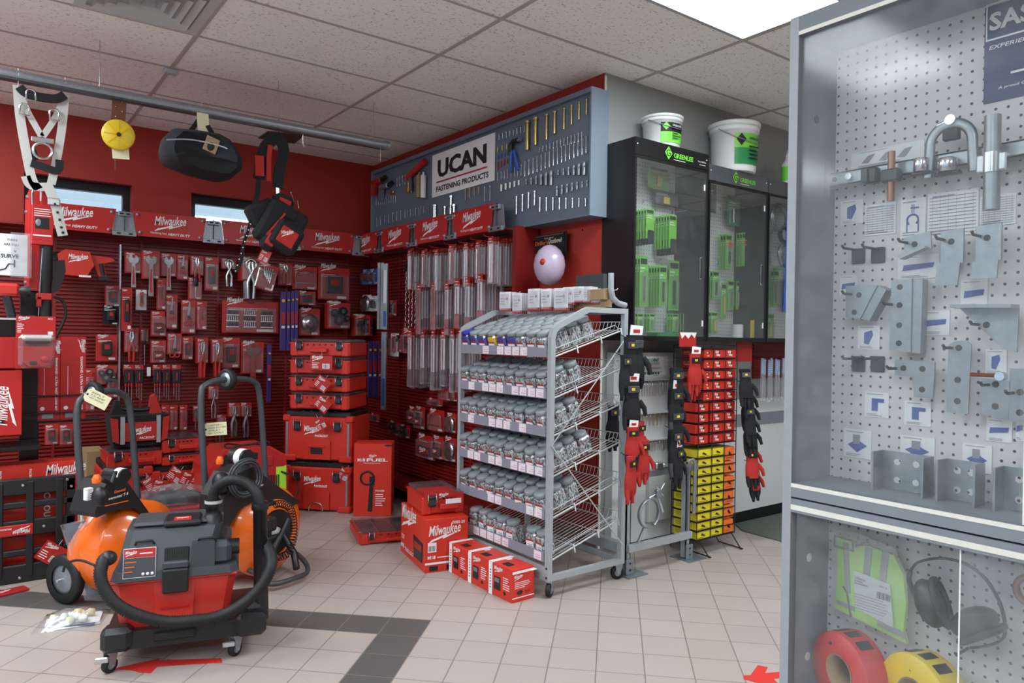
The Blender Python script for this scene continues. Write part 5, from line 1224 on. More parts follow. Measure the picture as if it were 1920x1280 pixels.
for n_, (x, z, an) in enumerate(((-38, 10, -.35), (40, 30, .95))):
    A = Tr(x * u_, -.01, -z * u_) @ Ry(an); b = MB(); b.ball((-.008, 0, 0), (28 * u_, .028, 48 * u_), 'black', 18, A); b.obj('cup', t)
    b = MB(); b.tube([(16 * u_ + .0, 26 * u_ * math.cos(a_) * .8, 44 * u_ * math.sin(a_)) for a_ in [2 * math.pi * q / 18 for q in range(18)]], .009, 'rubber', 7, True, A); b.obj('cushion', t)
def roll(px, py, r, label, m, mt_, txt):
    k = lo(px, py, .07); t = thing('barricade_tape', label, 'tape', (SF - .09, k.y, k.z), RZ_() - .35)
    A = Rx(math.pi / 2)
    b = MB(); b.lathe([(r * .46, -.035), (r * .98, -.035), (r, -.032), (r, .032), (r * .98, .035), (r * .46, .035)], m, 40, A, True, False); b.obj('roll', t)
    b = MB(); b.lathe([(r * .46, -.036), (r * .42, -.036), (r * .42, .036), (r * .46, .036)], 'carton', 30, A, True, False); b.obj('core', t)
    b = MB()
    for q in range(5):
        an = R_(60 + 24 * q); b.box(-.012, -.022, r, .012, .018, r + .0008, mt_, Ry(math.pi / 2 - an))
    b.obj('printed_wrap', t)
    return t
roll(1601, 1253, .098, 'red barricade tape roll at the bottom left of the lower bay', 'redlum', 'ink', '')
roll(1740, 1300, .1, 'yellow caution tape roll cut by the bottom edge of the picture', 'yel2', 'ink', '')
hook(1600, 1188, 'black peg hook above the red tape roll', .12); hook(1750, 1236, 'black peg hook above the yellow tape roll', .12); hook(1815, 1215, 'black peg hook under the ear muffs', .07, False)
k = lo(1905, 1100, .05); t = thing('copper_fitting', 'copper pipe strap at the right edge of the lower bay', 'fitting', (SF - .05, k.y, k.z), RZ_()); b = MB(); b.tube(arc(.03, 0, .03, 60, 300, 12), .012, 'copper', 8, flat=.6); b.obj('strap', t)

# ============================================================ PACKS ON THE BACK WALL
YP = 6.55
def handle_tool(b, kind, w, h, y):
    """the tool inside a pack, drawn in x (centred) and z (0 at the top, down to -h)"""
    c = 0.; g = 'steel'
    if kind == 'wrench':
        r = w * .3; b.up(arc2(0, -h * .2, r, 112, 428, 16) + [(r * .2, -h * .2 + r * .25), (-r * .2, -h * .2 + r * .3)], y, y + .012, g)
        b.up([(-w * .1, -h * .24), (w * .1, -h * .24), (w * .15, -h * .98), (-w * .13, -h * .98)], y + .001, y + .011, g); b.up([(-w * .05, -h * .4), (w * .05, -h * .4), (w * .07, -h * .9), (-w * .06, -h * .9)], y, y + .001, 'redcard')
    elif kind in ('pliers', 'clamp', 'locking'):
        m = 'redcard' if kind == 'pliers' else g; t_ = w * .1
        b.tube([(-w * .06, y, -h * .1), (-w * .12, y, -h * .25), (w * .02, y, -h * .4)], [t_ * .7, t_ * 1.1, t_ * 1.2], g if kind != 'clamp' else g, 7); b.tube([(w * .06, y, -h * .1), (w * .12, y, -h * .25), (-w * .02, y, -h * .4)], [t_ * .7, t_ * 1.1, t_ * 1.2], g, 7)
        b.tube([(0, y, -h * .4), (w * .17, y, -h * .6), (w * .14, y, -h * .98)], t_, m, 7); b.tube([(0, y, -h * .4), (-w * .17, y, -h * .6), (-w * .14, y, -h * .98)], t_, m, 7)
        if kind == 'clamp': b.tube(arc(0, -h * .16, w * .26, -60, 240, 12, y), w * .07, g, 6)
    elif kind == 'snips':
        b.up([(-w * .12, -h * .5), (w * .02, -h * .04), (w * .1, -h * .1), (w * .05, -h * .52)], y, y + .008, 'galv')
        for s_ in (-1, 1): b.tube([(x_ + s_ * w * .17, y, z_) for x_, _, z_ in arc(0, -h * .74, w * .15, 0, 360, 12)], w * .055, 'redcard', 6)
        b.tube([(0, y, -h * .5), (-w * .14, y, -h * .62)], w * .06, 'black', 6); b.tube([(0, y, -h * .5), (w * .14, y, -h * .62)], w * .06, 'black', 6)
    elif kind == 'tape':
        b.cb(-w * .34, y - .012, -h * .92, w * .34, y + .01, -h * .5, 'black', .012); b.cb(-w * .28, y - .016, -h * .82, w * .28, y - .01, -h * .6, 'redcard', .006); b.logo(-w * .18, -h * .76, w * .34, 'white', y - .0165)
    elif kind == 'driver':
        b.lathe([(w * .12, 0), (w * .22, -h * .03), (w * .18, -h * .2), (w * .22, -h * .4), (w * .1, -h * .44)], 'black', 10, Tr(0, y, 0)); b.cyl(w * .16, -h * .3, -h * .14, 'redcard', 10, Tr(0, y, 0)); b.cyl(w * .055, -h, -h * .44, 'steel', 8, Tr(0, y, 0))
    elif kind == 'driverset':
        b.cb(-w * .46, y - .01, -h * .5, w * .46, y + .008, -h * .12, 'black', .006); b.cb(-w * .06, y - .018, -h * .42, w * .06, y - .01, -h * .2, 'redcard', .003)
        for s_ in (-1, 0, 1): b.lathe([(w * .1, -h * .5), (w * .12, -h * .56), (w * .05, -h * .6)], 'redcard', 8, Tr(s_ * w * .28, y, 0)); b.cyl(w * .045, -h * (.92 + .06 * s_), -h * .6, 'steel', 7, Tr(s_ * w * .28, y, 0))
    elif kind == 'bits':
        for i in range(3):
            for j in range(3):
                x0 = -w * .42 + w * .3 * j; z0 = -h * .32 - h * .2 * i
                for q in range(6): b.cyl(w * .014, z0 - h * .13, z0, 'steel' if (i + j) % 2 else 'black', 5, Tr(x0 + w * .035 * q, y, 0))
                b.rect(x0 - w * .02, z0 - h * .17, x0 + w * .2, z0 - h * .14, 'white', y)
    elif kind == 'blade':
        b.lathe([(w * .05, -.0015), (w * .42, -.0015), (w * .42, .0015), (w * .05, .0015)], 'steel', 28, Tr(0, y, -h * .58) @ Rx(math.pi / 2)); b.ball((0, y, -h * .58), (w * .06, .002, w * .06), 'ink', 10)
    elif kind == 'knife':
        b.up([(-w * .14, -h * .15), (w * .16, -h * .12), (w * .2, -h * .8), (w * .05, -h * .92), (-w * .16, -h * .85)], y, y + .014, 'redcard'); b.up([(-w * .05, -h * .3), (w * .08, -h * .3), (w * .1, -h * .7), (-w * .06, -h * .72)], y - .003, y, 'black')
    elif kind == 'saw':
        b.tube(spline([(-w * .42, y, -h * .78), (-w * .38, y, -h * .35), (-w * .1, y, -h * .2), (w * .3, y, -h * .22), (w * .4, y, -h * .5), (w * .4, y, -h * .8)], 5), w * .035, 'redcard', 7); b.box(-w * .42, y, -h * .8, w * .42, y + .002, -h * .76, 'steel')
    elif kind == 'hex':
        for q in range(5): b.tube([(-w * .28 + w * .1 * q, y, -h * .2), (-w * .2 + w * .1 * q, y, -h * .16), (-w * .1 + w * .08 * q, y, -h * (.5 + .06 * q))], w * .03, 'bright', 6)
    elif kind == 'holesaw':
        for q, (x, z, r) in enumerate(((-.25, -.4, .14), (.12, -.35, .18), (-.05, -.68, .2), (.3, -.65, .12))): b.cyl(w * r, 0, .03, 'black' if q % 2 else 'grey', 14, Tr(w * x, y, h * z) @ Rx(math.pi / 2)); b.cyl(w * r * .5, .03, .032, 'steel', 10, Tr(w * x, y, h * z) @ Rx(math.pi / 2))
    elif kind == 'chain': b.tube(arc(0, -h * .55, w * .3, 0, 360, 20, y), w * .06, 'black', 6)
    else:
        b.cb(-w * .25, y - .012, -h * .85, w * .25, y + .006, -h * .3, 'black', .006); b.cb(-w * .12, y - .016, -h * .6, w * .12, y - .012, -h * .4, 'redcard', .003)
def pack(px0, py0, px1, py1, kind, label, th=None, m='redcard', y=YP, tilt=0., stack=1, grp=None, blister=True, rz=0., P=None):
    """card from py0 to py1; the tool may reach lower (th = pixel y of its lower end)"""
    P = P or (lambda a_, b_: PY(a_, b_, y))
    c = P((px0 + px1) / 2, py0); w = (P(px1, (py0 + py1) / 2) - P(px0, (py0 + py1) / 2)).length; h = c.z - P((px0 + px1) / 2, py1).z
    ht = (c.z - P((px0 + px1) / 2, th).z) if th else h * .93
    for k in range(stack):
        off = Vector((0, -.03 * k, 0)) if rz == 0 else Vector((-.018 * k, 0, 0))
        t = thing('tool_pack' if kind not in ('driverset',) else 'screwdriver_pack', label + ('' if stack == 1 else ', %s from the wall' % ORD[k]), 'pack', c + off, 0, grp or ('stacked ' + kind + ' packs' if stack > 1 else None))
        t.rotation_euler = (0, tilt, rz)
        cw = MB(); mm = m
        if blister and kind in ('wrench', 'snips', 'pliers', 'locking', 'clamp'): cw.box(-w / 2, -.001, -h, w / 2, .001, -h * .0, m)
        else: cw.box(-w / 2, -.001, -h, w / 2, .001, 0, mm)
        cw.rect(-w * .06, -h * .06, w * .06, -h * .03, 'ink', -.0015); cw.logo(-w * .42, -min(h * .17, .03), min(w * .5, h * .5), 'white', -.002)
        if m != 'paper': cw.lines(-w * .4, -h * .3, w * .35, -h * .2, 2, 'white', -.002); cw.rect(w * .1, -h * .96, w * .4, -h * .88, 'paper', -.002)
        cw.obj('card', t)
        b = MB(); handle_tool(b, kind, w, ht, -.02); b.obj('tool', t)
        if blister: b = MB(); b.cb(-w * .44, -.036, -h * .97, w * .44, -.0025, -h * .2, 'clear', .008); b.obj('blister', t)
        if rz == 0 and k == 0: b = MB(); b.tube([(0, -.03 - .018 * stack, -h * .04), (0, YA - .04 - y, -h * .03)], .002, 'redpaint', 5); b.obj('wire_hook', t)
    return t
pack(234, 473, 266, 512, 'wrench', 'adjustable wrench pack, left of three on the upper back wall', 540)
pack(266, 470, 300, 523, 'wrench', 'largest adjustable wrench pack, middle of three', 557, y=6.52)
pack(301, 475, 331, 518, 'wrench', 'adjustable wrench pack, right of three', 545)
pack(332, 477, 353, 524, 'snips', 'small red snips pack right of the wrenches')
pack(357, 480, 382, 516, 'pliers', 'small pliers pack under the second bracket', 528)
pack(353, 520, 379, 562, 'driver', 'clear pack with small tools under the small pliers pack')
pack(384, 482, 410, 545, 'box', 'tall pack with a black headed tool, left of the locking clamps')
pack(415, 486, 443, 504, 'clamp', 'single silver locking clamp pack by the dangling chain strap', 538)
pack(446, 485, 482, 527, 'clamp', 'silver C clamp packs under the tool belt', 562, stack=4)
pack(484, 496, 524, 545, 'hex', 'tilted silver hex key pack under the tool belt pouch', tilt=.24, y=6.45)
pack(522, 494, 548, 535, 'pliers', 'red pack right of the tilted hex key pack')
pack(549, 500, 595, 543, 'saw', 'hacksaw pack with a curved red frame')
pack(597, 502, 656, 562, 'box', 'wide red pack with white label near the corner', m='redcard')
pack(559, 546, 592, 572, 'box', 'short black bottomed pack below the hacksaw')
pack(561, 579, 600, 629, 'blade', 'circular saw blade pack above the flat cases')
pack(609, 568, 652, 616, 'holesaw', 'hole saw packs near the corner', stack=3)
pack(659, 591, 694, 630, 'holesaw', 'hole saw packs beside the corner', stack=3)
pack(418, 565, 524, 624, 'bits', 'very wide driver bit set pack in the middle of the back wall')
pack(340, 562, 367, 625, 'snips', 'large scissors pack with grey blades, left of the bit set'); pack(368, 564, 388, 618, 'knife', 'red utility knife pack beside the bit set')
pack(197, 535, 226, 575, 'box', 'red pouch pack left of the bright reflection strip'); pack(193, 572, 223, 609, 'box', 'black fabric pouch with a red mark on the back wall', m='blackfab', blister=False)
pack(228, 539, 248, 620, 'box', 'tall narrow red carton pack crossing the bright reflection strip', y=6.5, blister=False)
pack(255, 543, 275, 581, 'knife', 'small silver white pack under the left wrench', m='paper'); pack(294, 521, 312, 581, 'knife', 'tall slim red pack between the wrenches'); pack(310, 552, 333, 616, 'snips', 'aviation snips pack with grey blades')
pack(283, 583, 312, 630, 'tape', 'tape measure pack, upper of two'); pack(282, 638, 311, 680, 'tape', 'tape measure pack, lower of two')
pack(180, 627, 220, 676, 'box', 'square red box with white print left of the pliers', blister=False); pack(179, 685, 220, 720, 'holesaw', 'pack with three black knobs above the cart wheel')
pack(233, 615, 260, 660, 'pliers', 'long nose pliers pack with red handles', 679); pack(264, 617, 278, 640, 'driver', 'single screwdriver hanging beside the pliers', 684); pack(313, 625, 341, 664, 'snips', 'small scissors pack with silver blades', 680); pack(342, 631, 362, 674, 'box', 'small clear pack of pale parts')
for k, (a_, c_) in enumerate(((231, 251), (252, 269), (286, 303), (304, 320), (322, 339))): pack(a_, 684, c_, 704, 'driverset', 'black sleeved screwdriver set, %s from left' % ORD[k], 752, grp='screwdriver sets', blister=False)
p = PY(279, 688, 6.56); b = MB(); b.box(-.014, -.002, -.075, .014, 0, 0, 'paper'); tag(b.obj('price_tag', None, p), 'blank white ticket between the screwdriver sets', 'ticket')
pack(366, 633, 387, 680, 'pliers', 'clear pack of red handled pliers, left', 708, stack=3); pack(393, 635, 415, 680, 'pliers', 'clear pack of red handled pliers, right', 706, stack=3)
pack(416, 633, 450, 690, 'box', 'red pack with a dark C shaped tool above the cart wheel', y=6.54); pack(452, 641, 495, 700, 'wrench', 'pack with a small and a large wrench', 712)
pack(390, 724, 410, 748, 'locking', 'locking pliers pack left of the cart handle', 784); pack(426, 755, 448, 780, 'locking', 'locking pliers pack, left of the lower pair', 818, stack=2); pack(449, 754, 470, 780, 'locking', 'locking pliers pack, right of the lower pair', 820, stack=2); pack(406, 778, 424, 796, 'locking', 'lowest locking pliers pack by the handwritten tag', 832)
for k, (a_, c_) in enumerate(((303, 317), (318, 333), (337, 351))): pack(a_, 759, c_, 806, 'knife', 'utility knife pack above the flat cases, %s from left' % ORD[k], grp='utility knife packs')
pack(362, 760, 380, 790, 'driverset', 'black sleeved driver set beside the left cart handle', 812)
pack(200, 700, 222, 745, 'box', 'dim red pack behind the left cart handle'); pack(160, 690, 178, 770, 'knife', 'dim red pack behind the left cart frame')
# long violet levels and rulers
def level(px, py0, py1, y, label, w=.022, m='bluep', rz=0.):
    a_ = PY(px, py0, y); e = PY(px, py1, y); h = a_.z - e.z
    t = thing('spirit_level', label, 'level', (a_.x, y, a_.z), rz, 'long blade levels'); b = MB(); b.cb(-w / 2, -.01, -h, w / 2, .01, 0, m, .002); b.obj('body', t)
    b = MB(); b.box(-w * .35, -.0115, -h * .55, w * .35, -.0103, -h * .35, 'redcard'); b.box(-w * .3, -.0115, -h * .62, w * .3, -.0103, -h * .58, 'white'); b.obj('sticker', t)
    b = MB(); b.cyl(w * .3, -.003, .003, 'yplug', 10, Tr(0, -.012, -h * .15) @ Rx(math.pi / 2)); b.obj('vial', t); b = MB(); b.tube([(0, -.012, -.005), (0, YA - .04 - y if y > 6.4 else .05, 0)], .002, 'redpaint', 5); b.obj('wire_hook', t)
for k, px in enumerate((531, 541, 549, 556)): level(px, 547 - k, 657, 6.5 - .0 * k, 'violet blue packed level above the corner stack, %s from left' % ORD[k], .03 if k else .05)
level(505, 646, 754, 6.52, 'short violet level right of the right cart handle', .035)
for k, px in enumerate((694, 703, 713)): level(px, 640, 745, 6.38, 'dark violet level beside the corner stack, %s from left' % ORD[k], .04)
# faint low items on the back wall
t = thing('power_tool', 'red power tool with black nose hung on the back wall at far left', 'power tool', PY(160, 493, 6.45))
b = MB(); b.up([(-.19, .05), (-.14, .09), (.02, .08), (.05, -.02), (.0, -.11), (-.17, -.1)], -.08, .04, 'red'); b.up([(.03, .06), (.17, .05), (.2, .03), (.12, .0), (.14, -.1), (.09, -.11), (.05, .0)], -.04, .0, 'red'); b.obj('housing', t)
b = MB(); b.lathe([(.03, 0), (.06, .02), (.055, .1), (.04, .12)], 'black', 16, Tr(-.17, -.02, .01) @ Ry(-math.pi / 2)); b.obj('nose', t); b = MB(); b.logo(-.12, .0, .13, 'white', -.082); b.rect(-.05, -.115, .03, -.1, 'white', -.082); b.obj('lettering', t); b = MB(); b.up([(.09, -.1), (.15, -.1), (.16, -.13), (.08, -.13)], -.05, .01, 'black'); b.tube([(.1, -.05, .0), (.115, -.05, -.09)], .014, 'black', 8); b.obj('battery', t); b = MB(); b.tube([(-.05, 0, .08), (-.05, .215, .09)], .004, 'ink', 5); b.obj('wire_hook', t)

# ============================================================ LONG BLADE PACKS ON THE SIDE WALL
XP0 = XB - .06
def bstack(px, py, n, w, h, label, grp, kind, dx=.02):
    """px,py = upper right corner of the pack nearest the wall"""
    x1 = XP0; p = PX(px, py, x1)
    for k in range(n):
        t = thing('blade_pack', label + ', %s out from the wall' % ORD[k], 'pack', (x1 - dx * k - .01, p.y + w / 2 + random.uniform(-.004, .004), p.z + random.uniform(-.01, .01)), -math.pi / 2 + random.uniform(-.1, .1), grp)
        b = MB(); b.box(-w / 2, -.001, -h * .16, w / 2, .001, 0, 'redcard'); b.lines(-w * .35, -h * .13, w * .3, -h * .03, 2, 'white', -.002)
        if kind == 'blade': b.box(-w * .38, -.001, -h * .97, w * .38, .001, -h * .16, 'redcard' if (k + n) % 3 else 'paper')
        elif kind == 'white': b.box(-w * .4, -.001, -h * .7, w * .4, .001, -h * .16, ('pink', 'paper', 'redcard', 'pink')[(k + int(px)) % 4]); b.box(-w * .4, -.001, -h * .97, w * .4, .001, -h * .7, 'grey' if k % 2 else 'redcard')
        else: b.box(-w * .38, -.001, -h * .97, w * .38, .001, -h * .16, ('redcard', 'pink', 'paper')[(k + int(px)) % 3])
        b.obj('card', t)
        b = MB()
        if kind == 'round': b.cyl(w * .12, -h * .9, -h * .2, 'steel', 7, Tr(0, -.006, 0))
        else: b.up([(-w * .08, -h * .18), (w * .04, -h * .18), (w * .06, -h * .72), (-w * .08, -h * .75)], -.005, -.004, 'grey')
        b.obj('blade', t)
        b = MB(); b.cb(-w / 2, -.0085, -h, w / 2, .0085, -h * .1, 'clear2', .003); b.obj('sleeve', t)
def bhook(px, py, n, label): 
    p = PX(px, py, XB - .055); b = MB(); b.tube([(0, 0, 0), (-.02 * n - .05, 0, .0), (-.02 * n - .06, 0, .012)], .0025, 'redsign', 6)
    tag(b.obj('wire_hook', None, p), label, 'hook')
cl = 0
for row, (pts, n, w, h, kind, nm) in enumerate((
    (((812, 470), (838, 470), (864, 468), (892, 463), (920, 460), (943, 455), (968, 449), ), 7, .05, .34, 'round', 'top row'),
    (((830, 532), (858, 531), (884, 530), (905, 526), (925, 522), (948, 518)), 7, .055, .42, 'white', 'second row'),
    (((808, 618), (832, 619), (853, 618), (872, 618), (890, 616), (905, 614)), 6, .055, .5, 'white', 'third row'))):
    for j, (px, py) in enumerate(pts):
        bstack(px, py, n + 2, w * 1.15, h * (1 - .1 * (j % 2)), 'long clear blade pack, %s hook of the %s' % (ORD[j], nm), 'blade packs on the side wall, ' + nm, kind, .025)
        bhook(px - 3, py, n + 4, 'red wire hook holding blade packs, %s hook of the %s' % (ORD[j], nm))
# drill bits, extension bars, long level packs near the corner
for k, px in enumerate((762, 768, 774, 780, 786)):
    p = PX(px, 500 + 5 * (k % 2), 3.08); L_ = PX(px, 500, 3.08).z - PX(px, 612, 3.08).z
    t = thing('auger_bit', 'long twisted auger bit on the side wall, %s from left' % ORD[k], 'drill bit', p, 0, 'long auger bits'); b = MB(); A = 36
    b.tube([(.004 * math.cos(q * .9), .004 * math.sin(q * .9), -L_ * (.1 + .9 * q / 60)) for q in range(61)], .0045, 'steel', 5); b.cyl(.003, -L_ * .1, 0, 'galv', 6); b.obj('shaft', t)
    b = MB(); b.box(-.012, -.012, -.04, .012, .012, .03, 'redcard' if k % 2 else 'black'); b.tube([(0, 0, .025), (.12, 0, .03)], .002, 'redpaint', 5); b.obj('hang_clip', t)
for k, (px, y0, y1, w) in enumerate(((712, 492, 617, .03), (718, 492, 617, .03), (724, 494, 618, .05), (721, 622, 768, .05))):
    p = PX(px, y0, 3.02); e = PX(px, y1, 3.02); h = p.z - e.z
    t = thing('box_level', 'long silver level in a clear sleeve near the corner, %s' % ('left', 'middle', 'right and widest', 'lower one')[k], 'level', p, -R_(60)); b = MB(); b.cb(-w / 2, -.012, -h, w / 2, .012, 0, 'galv', .002); b.box(-w * .3, -.0135, -h * .95, w * .3, -.0121, -h * .72 if k < 3 else -h * .1, 'blue' if k > 1 else 'galv'); b.box(-w * .3, -.0135, -h * .6, w * .3, -.0121, -h * .1, 'paper' if k > 1 else 'strip'); b.obj('body', t)
    b = MB(); b.tube([(0, -.02, -.01), (.05, .14, .0)], .002, 'redpaint', 5); b.obj('wire_hook', t)
PB = lambda xx: (lambda a_, b_: PX(a_, b_, xx))
for k, (x0, y0, x1, y1, kd, m, lab) in enumerate(((680, 505, 700, 533, 'box', 'blue', 'blue topped clear pack at the corner of the side wall'), (694, 505, 709, 533, 'box', 'blue', 'second blue pack beside the tall levels'), (680, 553, 696, 583, 'blade', 'paper', 'white card with a black disc by the corner'), (696, 555, 708, 583, 'box', 'paper', 'white topped dark pack by the tall levels'),
    (731, 563, 744, 592, 'box', 'redcard', 'small red pack right of the tall levels'), (733, 625, 748, 668, 'knife', 'paper', 'white and red pack below the tall levels'), (746, 628, 753, 660, 'driver', 'redcard', 'slim black pack beside the white and red one'),
    (755, 617, 787, 663, 'box', 'redcard', 'red cards left of the long third row packs'), (834, 645, 856, 667, 'box', 'paper', 'small white and red pack near the rack'), (828, 677, 854, 699, 'saw', 'paper', 'grey U shaped blade pack near the rack'),
    (826, 728, 846, 750, 'saw', 'redcard', 'white hoop pack, left of two by the rack'), (842, 728, 858, 752, 'saw', 'redcard', 'white hoop pack, right of two by the rack'), (804, 747, 830, 760, 'box', 'redcard', 'small pack with white bottom edge below the hoops'),
    (767, 763, 785, 794, 'tape', 'redcard', 'tilted sanding pack, left of the lower row'), (780, 762, 797, 804, 'tape', 'redcard', 'sanding pack with white bottom, lower row'), (805, 768, 833, 808, 'saw', 'redcard', 'clear pack with red loops, lower row'), (838, 775, 856, 811, 'blade', 'redcard', 'round white blade pack, upper one by the rack post'), (834, 820, 856, 865, 'blade', 'redcard', 'round white blade pack, lower one by the rack post'),
    (783, 816, 816, 860, 'tape', 'redcard', 'hanging sanding sheet pack with white edges'), (812, 818, 832, 860, 'tape', 'redcard', 'narrower pack behind the sanding sheets'), (731, 790, 750, 815, 'holesaw', 'redcard', 'little packs with black bits low on the panel'), (751, 797, 769, 820, 'holesaw', 'redcard', 'round small pack low on the panel'), (696, 775, 712, 790, 'box', 'redcard', 'small tag like pack at the left bottom'),
    (660, 592, 694, 628, 'holesaw', 'redcard', 'cards of bits in the very corner'))):
    pack(x0, y0, x1, y1, kd, lab, m=m, rz=-math.pi / 2, P=PB(3.1), stack=1)
    if k not in (13,):
        pp = PX((x0 + x1) / 2, y0, 3.09); b = MB(); b.tube([(-.03, 0, -.01), (XB - .055 - 3.09, 0, -.005)], .002, 'redpaint', 5); tag(b.obj('wire_hook', None, pp), 'wire hook of the ' + lab, 'hook')
# drifter dust bowl pack and balloon like bowl
p = PX(1030, 440, 3.2); p2 = PX(1058, 480, 3.2)
t = thing('dust_bowl_pack', 'black and cream illustrated hang pack with title letters at the wall end', 'pack', (3.2, PX(1003, 440, 3.2).y, PX(1030, 490, 3.2).z), -math.pi / 2)
wd = (PX(1003, 460, 3.2) - PX(1058, 460, 3.2)).length; hh = PX(1030, 438, 3.2).z - PX(1030, 490, 3.2).z
b = MB(); b.box(0, -.002, 0, wd, .0, hh, 'blackfab'); b.box(.03, .004, .0, wd + .02, .006, hh, 'blackfab'); b.rect(.01, hh * .93, wd - .01, hh * .95, 'zinc', -.003); b.obj('card', t)
b = MB(); b.text("Driller's", .01, hh * .62, wd * .45, 'orange', -.004, 0, .02, .03); b.text('Dustbowl', wd * .5, hh * .64, wd * .42, 'cream', -.004, 0, .02, .032); b.text('Dust x Bowl', wd * .35, hh * .82, wd * .3, 'cream', -.004, 0, .01, .01); b.lines(.01, .01, wd * .9, hh * .35, 3, 'zinc', -.0035); b.obj('lettering', t)
c = PX(1030, 497, 3.08); t = thing('dust_bowl', 'pearly translucent round bowl with a red dot hung under its pack', 'bowl', c, -math.pi / 2)
b = MB(); b.ball((0, 0, 0), (.115, .1, .137), 'balloon', 24); b.obj('bowl', t); b = MB(); b.ball((.035, -.083, .012), (.024, .02, .024), 'redcard', 12); b.obj('red_dot', t); b = MB(); b.tube([(0, 0, .14), (0, .16, .16)], .002, 'steel', 5); b.obj('hang_wire', t)
b = MB(); b.cyl(.008, -.02, 0, 'bright', 8, Tr(0, 0, 0) @ Ry(-math.pi / 2)); tag(b.obj('wall_screw', None, PX(1092, 431, XB)), 'small screw in the red wall below the board', 'screw')

# ============================================================ HANGING FROM THE CONDUIT
def H(px, py, dy=0.): return PY(px, py, 4.85 + dy)
def ribbon(b, pts, w, m, flat=.12, dy=0., n=5):
    P = spline([H(*p[:2], dy + (p[2] if len(p) > 2 else 0)) for p in pts], n)
    v = []; f = []
    for i, p in enumerate(P):
        t = (P[min(i + 1, len(P) - 1)] - P[max(i - 1, 0)]).normalized(); s_ = t.cross(Vector((0, 1, 0))).normalized() if abs(t.y) < .9 else Vector((1, 0, 0))
        for a_, c_ in ((-1, -1), (1, -1), (1, 1), (-1, 1)): v.append(p + s_ * (a_ * w / 2) + Vector((0, c_ * w * flat * .5, 0)))
    for i in range(len(P) - 1):
        for k in range(4): f.append((i * 4 + k, i * 4 + (k + 1) % 4, i * 4 + 4 + (k + 1) % 4, i * 4 + 4 + k))
    f += [(0, 1, 2, 3), tuple(len(v) - 4 + k for k in (3, 2, 1, 0))]
    return b.add(v, f, m)
t = thing('safety_harness', 'pale grey webbing safety harness with steel rings hung at the left of the conduit', 'harness')
for pts, w, m in ((((33, 160), (38, 220), (50, 290), (60, 335), (72, 355)), .045, 'web'), (((122, 178), (116, 240), (106, 300), (96, 345)), .042, 'web'), (((36, 165), (50, 205), (78, 256)), .032, 'web'), (((120, 182), (104, 220), (80, 256)), .032, 'web'), (((48, 330), (55, 345), (68, 350), (92, 350)), .045, 'web')):
    b = MB(); ribbon(b, pts, w, m); b.obj('webbing_strap', t)
b = MB(); ribbon(b, ((36, 163), (48, 174), (75, 182), (105, 185), (121, 178)), .045, 'blackfab', .5, -.01); b.obj('shoulder_pad', t)
b = MB(); ribbon(b, ((58, 305), (80, 312), (108, 320), (112, 300)), .04, 'blackfab', .3, -.01); ribbon(b, ((60, 282), (66, 300)), .04, 'blackfab', .3, .01); b.obj('chest_strap', t)
c = H(80, 283, -.02); b = MB(); b.tube([(c.x + x_, c.y, c.z + z_) for x_, _, z_ in arc(0, 0, .045, 0, 360, 20)], .008, 'steel', 7, True); b.cb(c.x - .055, c.y - .008, c.z + .045, c.x + .055, c.y + .008, c.z + .075, 'steel', .004); b.obj('back_ring', t)
for px, py in ((102, 215), (46, 205), (58, 178)):
    c = H(px, py, -.02); b = MB(); b.tube([(c.x + x_, c.y, c.z + z_) for x_, z_ in ((-.022, -.03), (.022, -.03), (.022, .015), (.012, .03), (-.012, .03), (-.022, .015))], .006, 'steel', 6, True); b.obj('buckle', t)
b = MB(); ribbon(b, ((88, 345), (97, 365), (106, 390), (111, 415), (118, 442)), .05, 'web', .15, -.02); b.obj('leg_strap', t)
b = MB()
for px, py in ((103, 382), (108, 398), (112, 412), (115, 426), (118, 436)): c = H(px, py, -.035); b.ball(tuple(c), (.008, .005, .008), 'ink', 8)
b.obj('eyelet', t); c = H(101, 378, -.03); b = MB(); b.cb(c.x - .03, c.y - .008, c.z - .02, c.x + .03, c.y + .008, c.z + .02, 'steel', .004); b.obj('buckle', t)
for px in (34, 122):
    c = H(px, 160); b = MB(); b.tube([(c.x, c.y, c.z - .01), (c.x, c.y - .035, 2.8), (c.x, c.y, 2.84), (c.x, c.y + .035, 2.8)], .002, 'white', 5); b.obj('hang_loop', t)
t = thing('tape_reel', 'yellow round reel on a brown leather belt hung from the conduit', 'reel')
b = MB(); ribbon(b, ((224, 172), (223, 205), (219, 245)), .075, 'brown', .08); b.obj('leather_belt', t)
b = MB()
for q in range(7): c = H(217 + 12 * (q % 2), 182 + 9 * q, -.008); b.ball(tuple(c), (.004, .003, .004), 'bright', 6)
b.obj('rivet', t)
c = H(222, 253, -.03); b = MB(); A = Tr(*c) @ Rx(math.pi / 2); b.lathe([(.085, -.015), (.088, -.01), (.088, .01), (.085, .015), (.012, .012)], 'yel2', 32, A)
for q in range(8): b.box(.012, -.0025, .013, .078, .0025, .0165, 'yplug', A @ Rz(q * math.pi / 4))
b.cyl(.012, -.016, .02, 'ink', 12, A); b.obj('reel_disc', t)
b = MB(); ribbon(b, ((225, 268), (227, 298)), .09, 'cream', .02, -.01); ribbon(b, ((216, 275), (216, 320)), .006, 'brown', 1, .01); b.obj('tag', t)
t = thing('duffel_bag', 'dark charcoal canvas duffel bag hung by its handles from the conduit', 'bag')
q = [H(px, py) for px, py in ((301, 292), (300, 278), (306, 258), (322, 244), (365, 248), (405, 255), (425, 266), (442, 288), (451, 306), (448, 322), (432, 334), (415, 335), (360, 322), (310, 303))]
